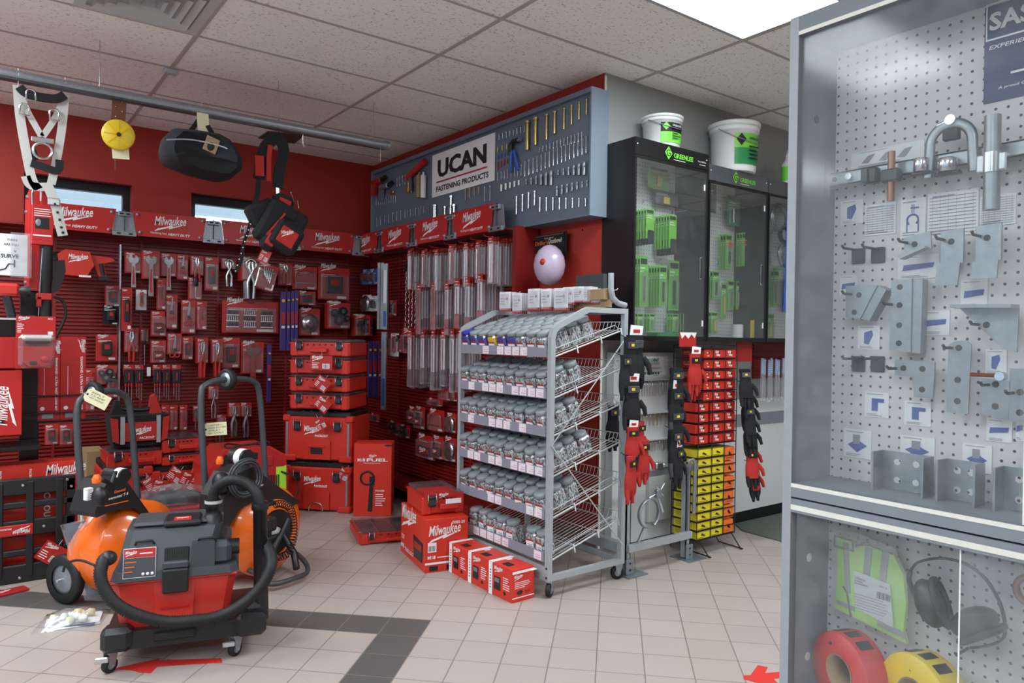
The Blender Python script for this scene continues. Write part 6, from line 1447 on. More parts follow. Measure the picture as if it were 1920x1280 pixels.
b = MB(); b.pillow([(p.x, p.z) for p in q], 4.72, 4.98, 'bag'); b.obj('body', t)
q = [H(px, py, -.02) for px, py in ((303, 294), (330, 288), (380, 296), (430, 306), (448, 312), (447, 322), (431, 336), (414, 337), (360, 324), (311, 305))]
b = MB(); b.pillow([(p.x, p.z) for p in q], 4.705, 4.99, 'blackfab'); b.obj('base_panel', t)
b = MB(); ribbon(b, ((312, 262, -.13), (360, 262, -.14), (420, 276, -.13), (440, 292, -.12)), .008, 'galv', .5); b.obj('zip', t)
for dy in (-.06, .05):
    b = MB(); ribbon(b, ((345, 262, dy), (362, 240, dy * .6), (377, 223, 0), (392, 240, dy * .6), (410, 272, dy)), .028, 'blackfab', .2); b.obj('handle', t)
b = MB(); ribbon(b, ((380, 212), (381, 235), (383, 252)), .07, 'cream', .03, -.03); b.obj('paper_wrap', t)
c = H(396, 272, -.13); b = MB(Tr(*c) @ Ry(.3)); b.cb(-.04, -.004, -.045, .04, .004, .05, 'carton', .002); b.ball((0, -.004, -.01), (.022, .004, .028), 'ink', 10); b.obj('card_tag', t)
b = MB(); c = H(378, 215); b.tube([(c.x, c.y, c.z), (c.x, c.y, 2.85)], .002, 'white', 5); b.obj('hang_loop', t)
t = thing('tool_belt', 'black and red tool belt with braces and pouches hung from the conduit', 'tool belt')
for pts, w, m, n in ((((522, 256), (500, 272), (490, 300), (486, 335)), .075, 'blackfab', 'brace'), (((520, 256), (532, 280), (524, 320), (521, 352)), .07, 'blackfab', 'brace'), (((507, 272), (504, 300), (504, 340)), .03, 'redfab', 'brace_lining'), (((486, 292), (487, 330)), .055, 'redfab', 'red_pad'), (((485, 335), (482, 365), (474, 395)), .032, 'blackfab', 'lower_strap'), (((520, 350), (521, 370)), .02, 'steel', 'clip'), (((472, 388), (470, 408)), .02, 'steel', 'clip'), (((474, 400), (466, 430), (456, 460), (452, 490), (440, 510)), .02, 'blackfab', 'chain_strap')):
    b = MB(); ribbon(b, pts, w, m, .25 if m == 'blackfab' else .3, -.02 if m in ('redfab',) else 0); b.obj(n, t)
b = MB()
for q in range(9): c = H(470 - 3.5 * q, 420 + 11 * q, -.012); b.ball(tuple(c), (.006, .004, .006), 'bright', 7)
b.obj('eyelet', t)
def pouch(px, py, w, h, d, an, m='blackfab', trim=True, dy=0., lg=False):
    c = H(px, py, dy); o = MB(Tr(*c) @ Ry(an))
    o.cb(-w / 2, -d / 2, -h / 2, w / 2, d / 2, h / 2, m, .025)
    if trim: o.cb(-w * .3, -d / 2 - .006, -h * .3, w * .3, -d / 2 + .004, h * .28, 'redfab', .008)
    if lg: o.logo(-w * .2, -.02, w * .42, 'white', -d / 2 - .008, .6)
    o.obj('pouch', t)
pouch(528, 385, .14, .14, .1, .3); pouch(492, 400, .2, .16, .1, -.5, trim=False, dy=.02); pouch(526, 425, .28, .3, .12, .45, dy=-.02, trim=False); pouch(535, 445, .2, .2, .09, .5, dy=-.08, lg=True); pouch(505, 450, .1, .14, .08, .5, dy=-.06); pouch(540, 405, .12, .1, .1, .3, trim=False, dy=-.04)
b = MB(); c = H(512, 410, -.06); ribbon(b, ((500, 440), (535, 400)), .012, 'redfab', .5, -.1); b.obj('red_piping', t)
b = MB(); b.tube([H(545, 360), H(552, 380), H(558, 376), H(560, 390)], .003, 'bright', 5); b.obj('hammer_loop', t)
c = H(496, 480, -.04); hangtag(c, 0, 'red tag dangling below the tool belt pouches', .07, .09, .4)
b = MB(); c = H(521, 252); b.tube([(c.x, c.y, c.z), (c.x, c.y - .03, 2.79), (c.x, c.y, 2.835), (c.x, c.y + .03, 2.8)], .003, 'ink', 6); b.obj('hook', t)

# ============================================================ DISPLAY STAND AT THE LEFT
YL = 5.05
def L_(px, py, y=YL): return PY(px, py, y)
a = L_(57, 350); e = L_(73, 545)
t = thing('display_stand', 'tall red and black steel stand at the left edge, carrying a poster', 'stand', (a.x, YL, 0))
b = MB(); b.box(0, 0, e.z, e.x - a.x + .0, .5, a.z, 'redsign'); b.obj('red_upright', t)
for py in (367, 398, 530, 540): k = L_(51, py, YL + .15 * (py % 3)); b = MB(); b.cyl(.012, 0, .012, 'galv', 10, Tr(0, .1 + .1 * (py % 3), k.z) @ Ry(-math.pi / 2)); b.obj('bolt', t)
a2 = L_(40, 545); e2 = L_(76, 600); b = MB(); b.box(a2.x - a.x, .05, 0, e2.x - a.x, .15, a2.z, 'cabblack'); b.obj('black_post', t)
b = MB()
for py in (743, 776, 791): k = L_(70, py, YL + .02); b.box(a2.x - a.x, .03, k.z - .004, a2.x - a.x + .42, .04, k.z + .004, 'ink')
b.box(-.6, .15, 1.05, a2.x - a.x, .19, 1.09, 'cabblack'); b.box(-.6, .15, .78, a2.x - a.x, .19, .82, 'cabblack'); k = L_(70, 791); b.box(a2.x - a.x, .03, k.z - .012, a2.x - a.x + .42, .25, k.z - .004, 'cabblack'); b.obj('shelf_rail', t)
a3 = L_(0, 437, 4.98); e3 = L_(51, 518, 4.98)
s_ = e3.x - a3.x; h_ = a3.z - e3.z
t2 = thing('notice_sheet', 'white printed notice with black capitals in a clear cover at the left edge', 'notice', (a3.x - .2, 4.98, e3.z)); b = MB(); b.box(0, -.002, 0, s_ + .2, 0, h_, 'paper'); b.obj('sheet', t2)
b = MB(); b.text('THESE', .2 + s_ * .25, h_ * .83, s_ * .38, 'ink', -.003, 0, .01); b.text('ARE EQU', .2 + s_ * .13, h_ * .71, s_ * .55, 'ink', -.003, 0, .01); b.text('V', .2 + s_ * .5, h_ * .56, s_ * .1, 'ink', -.003, 0, .02); b.text('SURVE', .2 + s_ * .03, h_ * .42, s_ * .65, 'ink', -.003, 0, .03)
b.tube([(.2, -.004, h_ * .12), (.2 + s_ * .2, -.004, h_ * .16), (.2 + s_ * .32, -.004, h_ * .28), (.2 + s_ * .5, -.004, h_ * .28)], .003, 'ink', 4); b.rect(.2 + s_ * .5, h_ * .2, .2 + s_ * .56, h_ * .38, 'ink', -.003); b.obj('lettering', t2)
b = MB(); b.box(s_ + .12, -.012, -.01, s_ + .22, -.008, h_ + .01, 'bagfilm'); b.obj('clear_cover', t2)
# things hung on or kept beside the stand
def P5(y): return lambda px, py: PY(px, py, y)
a = L_(60, 382, 4.9); e = L_(100, 460, 4.9); w = e.x - a.x; h = a.z - e.z
t = thing('boxed_pack', 'red boxed pack with dark picture hung by a steel cable under the harness', 'pack', (a.x, 4.9, e.z), 0.05); b = MB(); b.cb(0, 0, 0, w, .06, h, 'redsign', .003); b.obj('box', t)
b = MB(); b.box(w * .15, -.002, h * .4, w * .8, -.0008, h * .68, 'ink'); b.ball((w * .3, -.002, h * .55), (.015, .002, .02), 'galv', 8); b.lines(w * .1, h * .7, w * .95, h * .92, 4, 'white', -.0015); b.lines(w * .05, h * .18, w * .9, h * .28, 1, 'white', -.0015, False); b.obj('print', t)
b = MB(); b.tube(spline([(w * .05, .03, h), (w * .05, .03, h + .07), (w * .25, .03, h + .1), (w * .5, .03, h + .08), (w * .55, .03, h)], 5), .006, 'galv', 7); b.up([(w * .45, h), (w, h), (w * .8, h + .12), (w * .5, h + .13)], .01, .04, 'redsign'); b.obj('cable_hanger', t)
t = thing('wand_tool', 'long black tubular tool with an orange clip hanging beside the stand', 'tool'); b = MB(); c0 = L_(88, 455, 4.95); c1 = L_(84, 596, 4.95); b.tube([c0, c0.lerp(c1, .5), c0.lerp(c1, .52), c1], [.03, .034, .03, .034], 'black', 12); b.obj('tube', t)
b = MB(); k = c0.lerp(c1, .72); b.cb(k.x - .045, k.y - .045, k.z - .02, k.x + .03, k.y + .03, k.z + .02, 'redcard', .005); b.cb(k.x - .045, k.y - .045, k.z - .06, k.x - .02, k.y - .02, k.z, 'redcard', .004); b.obj('orange_clip', t)
b = MB(); b.tube(spline([L_(80, 465, 4.93), L_(76, 520, 4.93), L_(72, 592, 4.93)], 6), .003, 'galv', 6); b.obj('cable', t)
t = thing('black_hood', 'big dark grey wedge shaped hood beside the wand tool', 'hood'); b = MB(); q = [L_(p_[0], p_[1], 5.4) for p_ in ((97, 490), (120, 488), (122, 510), (110, 545), (95, 552))]; b.up([(p_.x, p_.z) for p_ in q], 5.35, 5.5, 'grey'); b.obj('hood', t)
b = MB(); b.tube(spline([L_(100, 556, 5.1), L_(118, 565, 5.1), L_(123, 590, 5.1), L_(112, 618, 5.1), L_(100, 640, 5.1)], 6), .008, 'black', 8); tag(b.obj('power_cable'), 'thick black cord looping right of the wand tool', 'cord')
# large blister card in front
a = L_(30, 592, 4.7); e = L_(104, 690, 4.7); w = e.x - a.x; h = a.z - e.z
t = thing('blister_pack', 'large red blister card with grey bar and dial, before the black post', 'pack', (a.x, 4.7, e.z), 0.03); b = MB(); b.cb(0, 0, 0, w, .003, h, 'redsign', .001); b.logo(w * .06, h * .92, w * .28, 'white', -.001); b.text('M12', w * .8, h * .94, w * .12, 'white', -.001, 0, .02); b.lines(w * .03, h * .68, w * .2, h * .88, 6, 'white', -.001); b.rect(w * .8, h * .63, w * .93, h * .71, 'paper', -.001); b.obj('card', t)
b = MB(); b.cb(w * .14, -.05, h * .53, w * .92, -.01, h * .64, 'lgrey', .012); b.cb(w * .2, -.045, h * .48, w * .84, -.01, h * .53, 'black', .006); b.obj('grey_bar', t)
b = MB(); b.up([(w * .06, h * .42), (w * .95, h * .42), (w * .9, h * .2), (w * .7, h * .05), (w * .3, h * .05), (w * .12, h * .15)], -.07, -.005, 'redcard'); b.ball((w * .7, -.07, h * .18), (w * .12, .01, w * .11), 'redsign', 16); b.cb(w * .32, -.078, h * .08, w * .5, -.068, h * .15, 'ink', .004); b.obj('tool_body', t)
b = MB(); b.cb(w * .03, -.085, h * .02, w * .97, -.003, h * .66, 'clear', .02); b.obj('blister', t)
hk_ = MB(); hk_.tube([(w * .5, .0, h), (w * .5, .38, h + .01)], .003, 'ink', 5); hk_.obj('hook', t)
for n_, (x0, x1) in enumerate(((71, 112), (114, 160))):
    a = L_(x0, 633, 5.1); e = L_(x1, 790, 5.1); w = e.x - a.x; h = L_(x0, 633, 5.1).z - L_(x0, 790, 5.1).z; zb = L_(70, 791).z - .003
    t = thing('core_bit_box', ('left' if n_ == 0 else 'right') + ' tall red box with vertical white capitals beside the black post', 'box', (a.x, 5.1, zb + .0), 0, 'tall core bit boxes'); b = MB(); b.cb(0, 0, 0, w, .13, h, 'redsign', .002); b.obj('box', t)
    b = MB(); A = Tr(w * .78, 0, h * .76) @ Ry(math.pi / 2); b.text('DIAMOND ULTRA WET CORE BIT', 0, 0, h * .64, 'white', -.0015, 0, .03, w * .1, 0, A); b.logo(0, -.0, h * .16, 'white', -.0015, 0, Tr(w * .72, 0, h * .97) @ Ry(math.pi / 2)); b.rect(w * .2, h * .03, w * .7, h * .09, 'galv', -.0015); b.rect(w * .28, h * .3, w * .3, h * .65, 'white', -.0015); b.ball((w * .22, -.001, h * .15), (.012, .001, .012), 'paper', 10)
    b.rect(0, h * .115, w, h * .12, 'ink', -.002); b.rect(0, h * .29, w, h * .295, 'ink', -.002); b.obj('print', t)
for n_, (px, py) in enumerate(((97, 812), (124, 812))): pack(px - 13, 795, px + 13, 833, 'box', 'dim blister pack under the core bit boxes, %s' % ('left', 'right')[n_], y=6.5)
# drill, cartons at the very left
t = thing('cordless_drill', 'red and black cordless drill at the left edge under the notice', 'drill'); c = L_(12, 545, 4.9)
b = MB(); b.cb(c.x - .12, 4.84, c.z - .03, c.x + .06, 4.9, c.z + .04, 'red', .015); b.lathe([(.02, 0), (.03, .03), (.03, .06)], 'black', 12, Tr(c.x + .05, 4.87, c.z) @ Ry(math.pi / 2)); b.obj('housing', t); b = MB(); b.tube([(c.x - .0, 4.87, c.z - .03), (c.x + .03, 4.87, c.z - .17)], .022, 'black', 10, flat=.8); b.cb(c.x - .03, 4.82, c.z - .21, c.x + .1, 4.92, c.z - .165, 'red', .01); b.obj('grip', t)
t = thing('shelf_board', 'grey topped black shelf under the drill at the left edge', 'shelf'); c = L_(30, 596, 4.8); b = MB(); b.box(c.x - .5, 4.8, c.z - .01, c.x + .005, 5.09, c.z, 'lgrey'); b.box(c.x - .5, 4.81, c.z - .1, c.x, 5.09, c.z - .01, 'cabblack'); b.obj('board', t)
for n_, (x1, y0, y1, lab) in enumerate(((33, 632, 690, 'red carton directly under the black shelf at the left edge'), (42, 694, 815, 'red carton with a vertical white logo at the left edge'))):
    a = L_(x1, y0, 4.8); e = L_(x1, y1, 4.8); b = MB(); h = a.z - e.z
    t = thing('tool_carton', lab, 'box', (a.x, 4.8, e.z)); b.cb(-.45, 0, 0, 0, .25, h, 'redsign', .003); b.obj('carton', t)
    if n_: b = MB(); b.logo(0, 0, h * .6, 'white', -.0015, 0, Tr(-.04, 0, h * .15) @ Ry(-math.pi / 2 + .1)); b.obj('lettering', t)
c = L_(50, 830, 4.85); b = MB(); b.box(c.x - .6, 4.78, c.z - .03, c.x + .06, 5.06, c.z - .01, 'cabblack'); tag(b.obj('black_shelf'), 'black sheet metal shelf below the left edge cartons', 'shelf')

# big red carton and black slotted wall plate
a = PZ(143, 1070); c1 = PY(147, 862, 4.9)
t = thing('tool_carton', 'long red carton with white letters standing behind the black slotted plate', 'box', (-.4, 4.9, 0)); W2 = c1.x + .4; h = c1.z
b = MB(); b.cb(0, 0, 0, W2, .14, h, 'redbox', .003); b.obj('carton', t); b = MB(); b.logo(W2 - .16, h - .1, .2, 'white', -.002); 
for k in range(4): b.text('PACKOUT', 0, 0, .08, 'white', -.002, 0, .02, None, 0, Tr(W2 - .24 - .14 * k, 0, h - .03) @ Ry(math.pi / 2))
b.text('PACK OUT', 0, 0, .22, 'white', -.002, 0, .03, None, 0, Tr(W2 - .17, 0, h - .12) @ Ry(math.pi / 2)); b.obj('lettering', t)
q0 = PY(140, 885, 4.84)
t = thing('wall_plate', 'black slotted mounting plate leaning on the long red carton', 'plate', (-.42, 4.84, 0)); W3 = q0.x + .42; h = q0.z
b = MB(); xs = [W3 - .0, W3 - .035, W3 - .115, W3 - .21, W3 - .35, W3 - .5, W3 - .65, W3 - .8]
b.cb(W3 - .045, -.04, .02, W3, .0, h - .02, 'black', .006)
for x in (W3 - .075, W3 - .215, W3 - .355, W3 - .495, W3 - .635, W3 - .775): b.cb(x - .018, -.045, .03, x + .018, -.01, h - .02, 'black', .005)
for z, r_ in ((.05, .05), (.165, .018), (.3, .045), (.43, .018), (h - .05, .045)): b.cb(.0, -.04, z - r_, W3, -.005, z + r_, 'black', .006)
b.obj('grid_frame', t)
for x, z in ((W3 - .04, h - .03), (W3 - .02, h - .07), (W3 - .25, h - .04), (W3 - .15, .3), (W3 - .42, .3), (W3 - .26, .03)):
    b = MB(); b.lathe([(.006, 0), (.009, .004), (.006, .007)], 'bright', 12, Tr(x, -.044, z) @ Rx(math.pi / 2)); b.obj('eyelet', t)
b = MB(); b.cb(W3 - .38, -.05, .265, W3 - .2, -.041, .325, 'redsign', .004); b.logo(0, 0, .08, 'white', -.0515, math.pi, Tr(W3 - .215, 0, .31)); b.text('PACKOUT', 0, 0, .06, 'white', -.0515, .2, .02, None, math.pi, Tr(W3 - .3, 0, .312)); b.obj('badge', t)
hangtag(PY(97, 1038, 4.785), 0, 'red tag with barcode tilted against the black slotted plate', .13, .11, .65)
b = MB(Tr(*PZ(14, 1112)) @ Rz(.3)); b.cb(-.09, -.04, 0, .09, .04, .012, 'redcard', .003); b.logo(0, 0, .08, 'white', 0, 0, Tr(-.06, -.01, .0125) @ Rx(-math.pi / 2)); tag(b.obj('paper_scrap'), 'small red folded leaflet lying on the dark tile band at the left', 'leaflet')

# ============================================================ LOW STACKS BEFORE THE BACK WALL
def at(px0, px1, y): return PY(px0, 850, y).x, PY(px1, 850, y).x
YS = 5.7
for n_, (x0, x1) in enumerate(((190, 285), (287, 382))):
    u0, u1 = at(x0, x1, YS); zt = PY((x0 + x1) / 2, 868 + 4 * n_, YS).z
    t = bigbox('tool_chest', ('left' if n_ == 0 else 'right') + ' red tool chest with black lid behind the left drain machine', ((u0 + u1) / 2, YS, 0), 0, u1 - u0 - .01, .4, zt, False)
def orgp(px0, px1, py0, py1, y, label, nl=1, d=.3):
    u0, u1 = at(px0, px1, y); z0 = PY((px0 + px1) / 2, py1, y).z; z1 = PY((px0 + px1) / 2, py0, y).z
    return organizer('parts_organizer', label, u1 - u0, d, z1 - z0, ((u0 + u1) / 2, y, z0), 0, None, nl)
orgp(200, 304, 842, 875, YS, 'compact red clear lidded case under the tote bag', 1); orgp(306, 380, 818, 848, YS + .02, 'upper red clear lidded case left of the right cart handle', 1); orgp(306, 380, 850, 871, YS, 'thin red clear lidded case left of the right cart handle', 1)
u0, u1 = at(206, 316, YS + .03); z0 = PY(260, 840, YS).z; z1 = PY(260, 782, YS).z
t = thing('tote_bag', 'open red and black fabric tool tote with a tubular handle', 'tool bag', ((u0 + u1) / 2, YS + .03, z0 + .012)); w = u1 - u0; h = z1 - z0
b = MB(); v = [(-w * .44, 0, 0), (w * .44, 0, 0), (w * .44, .26, 0), (-w * .44, .26, 0), (-w / 2, -.02, h), (w / 2, -.02, h), (w / 2, .28, h), (-w / 2, .28, h)]; b.add(v, [(3, 2, 1, 0), (0, 1, 5, 4), (1, 2, 6, 5), (2, 3, 7, 6), (3, 0, 4, 7), (4, 5, 6, 7)], 'blackfab'); b.obj('body', t)
b = MB(); b.up([(-w * .3, h * .18), (w * .3, h * .18), (w * .32, h * .78), (-w * .32, h * .78)], -.03, -.012, 'redfab'); b.up([(-w * .46, h * .2), (-w * .36, h * .12), (-w * .38, h * .9), (-w * .5, h * .95)], -.026, -.01, 'redfab'); b.up([(w * .36, h * .12), (w * .46, h * .2), (w * .5, h * .95), (w * .38, h * .9)], -.026, -.01, 'redfab'); b.obj('red_panel', t)
b = MB(); b.box(-w * .34, -.036, h * .1, -w * .27, -.02, h * .98, 'silverf'); b.box(w * .27, -.036, h * .1, w * .34, -.02, h * .98, 'silverf'); b.obj('grey_webbing', t)
b = MB(); b.logo(-w * .2, h * .36, w * .38, 'white', -.032); b.text('PACKOUT', -w * .02, h * .24, w * .26, 'white', -.032, 0, .03); b.obj('lettering', t)
b = MB(); b.tube(spline([(-w * .38, .12, h), (-w * .33, .12, h + .08), (-.1, .12, h + .04), (.08, .12, h + .03), (w * .3, .12, h + .11)], 5), .016, 'black', 9); b.up([(w * .2, h), (w * .42, h), (w * .3, h + .14), (w * .24, h + .12)], .08, .18, 'redfab'); b.up([(-w * .46, h), (-w * .24, h), (-w * .32, h + .1), (-w * .38, h + .1)], .08, .18, 'blackfab'); b.obj('handle', t)
u0, u1 = at(163, 196, 6.2); b = MB(); b.box(u0, 6.2, 0, u1, 6.5, PY(180, 846, 6.2).z, 'carton'); tag(b.obj('cardboard_box'), 'plain brown cardboard box in the gap behind the left cart', 'box')
for n_, (px, py, ti, w) in enumerate(((285, 905, -.5, .11), (300, 912, .3, .1), (330, 892, .7, .13), (352, 898, .5, .1), (368, 912, .6, .13))):
    hangtag(PY(px, py, YS - .1 - .01 * n_), 0, 'red hang tag on the chests behind the left machine, %s from left' % ORD[n_], w, .1, ti)
# red rounded dust extractor
t = thing('dust_extractor', 'rounded red shop machine with a coiled black cord behind the right cart handle', 'machine', (PY(462, 900, 5.3).x, 5.3, 0))
w = .56; b = MB(); pr = [(-w / 2, 0), (w / 2, 0), (w / 2 + .03, .35), (w / 2, .5), (w * .3, .57), (-w * .3, .57), (-w / 2, .45), (-w / 2 - .03, .2)]; b.up(pr, 0, .35, 'red'); b.up([(x * .9, z * .97 + .01) for x, z in pr], -.03, 0, 'redsign'); b.obj('housing', t)
b = MB(); b.tube([(.02 + .16 * math.cos(q), .05 + .06 * math.sin(q), .585 + .012 * math.sin(q * 3)) for q in [q_ * .35 for q_ in range(54)]], .006, 'rubber', 6); b.obj('power_cord', t)
b = MB(); b.up([(-w * .45, .28), (-w * .4, .3), (-w * .2, .52), (-w * .28, .54)], -.05, -.03, 'black')
for q in range(6): b.box(.15 + .014 * q, -.034, .25, .157 + .014 * q, -.03, .36, 'ink')
b.obj('side_grip', t); b = MB(); b.cb(.12, -.04, .43, .18, -.03, .5, 'redcard', .004); b.obj('switch', t); b = MB(); b.tube(spline([(.24, -.03, .38), (.33, -.06, .33), (.36, -.06, .22), (.3, -.05, .15)], 6), .006, 'rubber', 6); b.obj('hose_loop', t)
b = MB(); c = PY(526, 905, 5.25); b.cb(c.x - .03, 5.27, .0, c.x + .05, 5.29, .42, 'hiviz', .003); tag(b.obj('green_strip'), 'narrow lime green board standing left of the corner stack', 'board')

# ============================================================ DRAIN CLEANING MACHINES
def drain(ox, oy, label, cw, dz, dr, htop, drum_dx, hx0, hx1, n_):
    """frame, handle, wheels, orange drum; ox, oy = point below the drum centre"""
    t = thing('drain_machine', label, 'drain machine', (ox, oy, 0), TH[(ox, oy)])
    b = MB(); y = .16; r = .014
    b.tube(spline([(hx0, y + .05, .12), (hx0 - .01, y + .1, .5), (hx0 + .0, y + .16, htop - .12), (hx0 + .05, y + .17, htop - .02), ((hx0 + hx1) / 2, y + .17, htop), (hx1 - .05, y + .17, htop - .02), (hx1, y + .16, htop - .12), (hx1, y + .1, .5), (hx1, y + .05, .12)], 6), r + .004, 'grey', 10); b.obj('handle_frame', t)
    b = MB(); b.tube([(hx0 - .02, y + .05, .13), (hx1 + .02, y + .05, .13)], .014, 'grey', 8); b.tube(spline([(hx0, y + .05, .13), (hx0 + .01, -.1, .1), (hx0 + .03, -.2, .045), (.02, -.24, .04), (.15, -.22, .045), (.2, -.1, .1), (hx1, y + .05, .13)], 6), .014, 'grey', 8); b.obj('base_frame', t)
    for s_, x in ((-1, -.225), (1, hx1 + .0)):
        w_ = bpy.data.objects.new('wheel', None); COL.objects.link(w_); w_.parent = t; w_.location = (x, y + .04, .125)
        b = MB(); b.lathe([(.075, -.022), (.115, -.024), (.125, -.014), (.125, .014), (.115, .024), (.075, .022)], 'rubber', 28, Ry(math.pi / 2), True, False); b.obj('tyre', w_)
        b = MB(); b.lathe([(0, -.02), (.03, -.022), (.06, -.012), (.076, -.016), (.076, .016), (.06, .012), (.03, .022), (0, .02)], 'galv', 24, Ry(math.pi / 2)); b.cyl(.008, -.045, .045, 'bright', 8, Ry(math.pi / 2)); b.obj('hub', w_)
    b = MB(); A = Tr(drum_dx, 0, dz) @ Rx(math.pi / 2)
    b.lathe([(.02, -.17), (dr * .9, -.17), (dr * .975, -.165), (dr * .985, -.158), (dr * .985, -.09), (dr * .97, -.086), (dr * .97, -.08), (dr * .995, -.075), (dr, -.07), (dr, .05), (dr * .995, .058), (dr * .975, .064), (dr * .55, .125), (dr * .52, .128), (dr * .5, .12)], 'orange', 48, A, True, False); b.obj('drum', t)
    b = MB(); b.lathe([(dr * .49, .121), (dr * .4, .02), (0.001, .0)], 'ink', 32, A); b.obj('drum_mouth', t)
    b = MB(); b.lathe([(.034, .1), (.03, .13), (.0, .135)], 'lgrey', 20, A); b.cyl(.008, .135, .15, 'bright', 6, A); b.obj('spindle', t)
    b = MB(); b.tube([(drum_dx + .02, -.14, dz), (drum_dx + .06, -.2, dz - .12), (drum_dx + .02, -.26, .1)], .02, 'black', 8); b.obj('feed_arm', t)
    return t
TH = {}
def lb(px, py, X_, Y_, o):
    th, y = TH[o], Y_ - o[1] - .05; n = Vector((-math.sin(th), math.cos(th), 0)); q = Vector((o[0], o[1], 0)) + n * y
    r = ray(px, py); c = Vector((0, 0, CAMH)); t_ = (q - c).dot(n) / r.dot(n); p = c + r * t_ - Vector((o[0], o[1], 0))
    return (p.x * math.cos(th) + p.y * math.sin(th), -p.x * math.sin(th) + p.y * math.cos(th), p.z)
O1 = (.70, 4.26); O2 = (1.33, 4.12); TH[O1] = R_(30); TH[O2] = R_(25)
t = drain(*O1, 'drain cleaning machine with orange drum at the left, half hidden by the shop vacuum', 0, .255, .25, 1.06, .0, -.085, .24, 0)
hp = [lb(px, py, .62, 4.15, O1) for px, py in ((188, 965), (200, 925), (215, 902), (232, 896), (250, 905), (266, 928), (290, 962), (284, 972), (266, 954), (235, 956), (205, 966), (192, 972))]
b = MB(); b.up([(p[0], p[2]) for p in hp], -.12, .06, 'black'); b.obj('motor_cover', t)
b = MB(); p = lb(219, 943, .62, 4.1, O1); b.text('Sewerooter T-4', p[0], p[2], .13, 'white', -.128, .15, .02, None, .06); b.text('General', p[0] + .05, p[2] + .028, .065, 'orange', -.128, .15, .03, None, .06); b.lines(p[0], p[2] - .03, p[0] + .13, p[2] - .015, 1, 'orange', -.128, False); b.obj('lettering', t)
p = lb(192, 930, .5, 4.1, O1); b = MB(); b.ball((p[0] - .012, p[1], p[2]), (.036, .04, .048), 'black', 14); b.obj('foot_bulb', t)
p = lb(176, 925, .5, 4.15, O1); b = MB(); b.cb(p[0] - .02, p[1] + .02, p[2] - .035, p[0] + .015, p[1] + .05, p[2] + .025, 'paper', .004); b.lines(p[0] - .02, p[2] - .035, p[0] + .02, p[2] + .01, 4, 'grey', p[1] - .001); b.obj('switch_box', t)
p = lb(181, 901, .5, 4.15, O1); b = MB(); b.lathe([(.02, -.01), (.022, .01), (.012, .03)], 'orange', 12, Tr(*p)); b.tube([(p[0] + .03, p[1], p[2]), (p[0] + .08, p[1], p[2] - .03), (p[0] + .1, p[1], p[2] + .03)], .012, 'black', 7); b.obj('orange_cap', t)
p = lb(222, 890, .62, 4.3, O1); b = MB(); b.cyl(.036, -.08, .05, 'black', 18, Tr(*p) @ Rx(math.pi / 2)); b.lathe([(.038, .0), (.038, .04)], 'paper', 18, Tr(*p) @ Rx(math.pi / 2)); b.obj('motor', t)
b = MB(); c = (.02, .33, 1.055); b.lathe([(.04, -.018), (.058, -.018), (.062, -.01), (.062, .01), (.058, .018), (.04, .018)], 'rubber', 24, Tr(*c) @ Ry(math.pi / 2), True, False); b.lathe([(.0, -.015), (.04, -.016), (.04, .016), (0, .015)], 'galv', 18, Tr(*c) @ Ry(math.pi / 2)); b.obj('stair_wheel', t)
t = drain(*O2, 'drain cleaning machine with orange drum and coiled hose, right of the other one', 0, .285, .25, 1.12, .0, -.15, .28, 1)
hp = [lb(px, py, 1.28, 4.15, O2) for px, py in ((395, 985), (400, 930), (425, 885), (455, 872), (490, 900), (545, 938), (520, 950), (470, 930), (430, 950), (410, 985))]
b = MB(); b.up([(p[0], p[2]) for p in hp], -.1, .08, 'black'); b.obj('motor_cover', t)
p = lb(458, 907, 1.28, 4.1, O2); b = MB(); b.text('General', p[0], p[2] + .01, .07, 'orange', -.118, .15, .03); b.text('Sewerooter', p[0], p[2] - .02, .09, 'white', -.118, .15, .02); b.obj('lettering', t)
c = lb(455, 895, 1.26, 4.05, O2); b = MB()
for q in range(5): b.tube([(c[0] + (.082 + .007 * q) * math.cos(a_), c[1] - .02 - .012 * (q % 2) + .004 * math.sin(3 * a_), c[2] + (.078 + .006 * q) * math.sin(a_)) for a_ in [R_(15 * z) for z in range(24)]], .0055, 'grey', 6, True)
b.obj('coiled_hose', t)
p = lb(415, 905, 1.15, 4.1, O2); b = MB(); b.ball(p, (.045, .05, .058), 'black', 14); b.obj('foot_bulb', t)
p = lb(412, 866, 1.15, 4.2, O2); b = MB(); b.lathe([(.018, -.01), (.02, .01), (.012, .03)], 'orange', 12, Tr(*p)); b.obj('orange_cap', t)
p = lb(450, 857, 1.26, 4.25, O2); b = MB(); b.cyl(.048, -.05, .06, 'black', 18, Tr(*p) @ Rx(math.pi / 2)); b.lathe([(.05, .0), (.05, .045)], 'paper', 18, Tr(*p) @ Rx(math.pi / 2)); b.cb(p[0] + .03, p[1] - .05, p[2] - .02, p[0] + .09, p[1] + .02, p[2] + .02, 'black', .006); b.obj('motor', t)
c = (.04, .33, 1.12); b = MB(); b.lathe([(.045, -.018), (.062, -.018), (.066, -.01), (.066, .01), (.062, .018), (.045, .018)], 'rubber', 24, Tr(*c) @ Ry(math.pi / 2), True, False); b.lathe([(.0, -.015), (.045, -.016), (.045, .016), (0, .015)], 'galv', 18, Tr(*c) @ Ry(math.pi / 2)); b.obj('stair_wheel', t)
P = resample(spline([lb(px, py, 1.36, 3.98, O2) for px, py in ((514, 946), (528, 944), (545, 955), (551, 985), (549, 1015), (538, 1038), (520, 1044), (508, 1035))], 8), .0016); b = MB(); hel = []
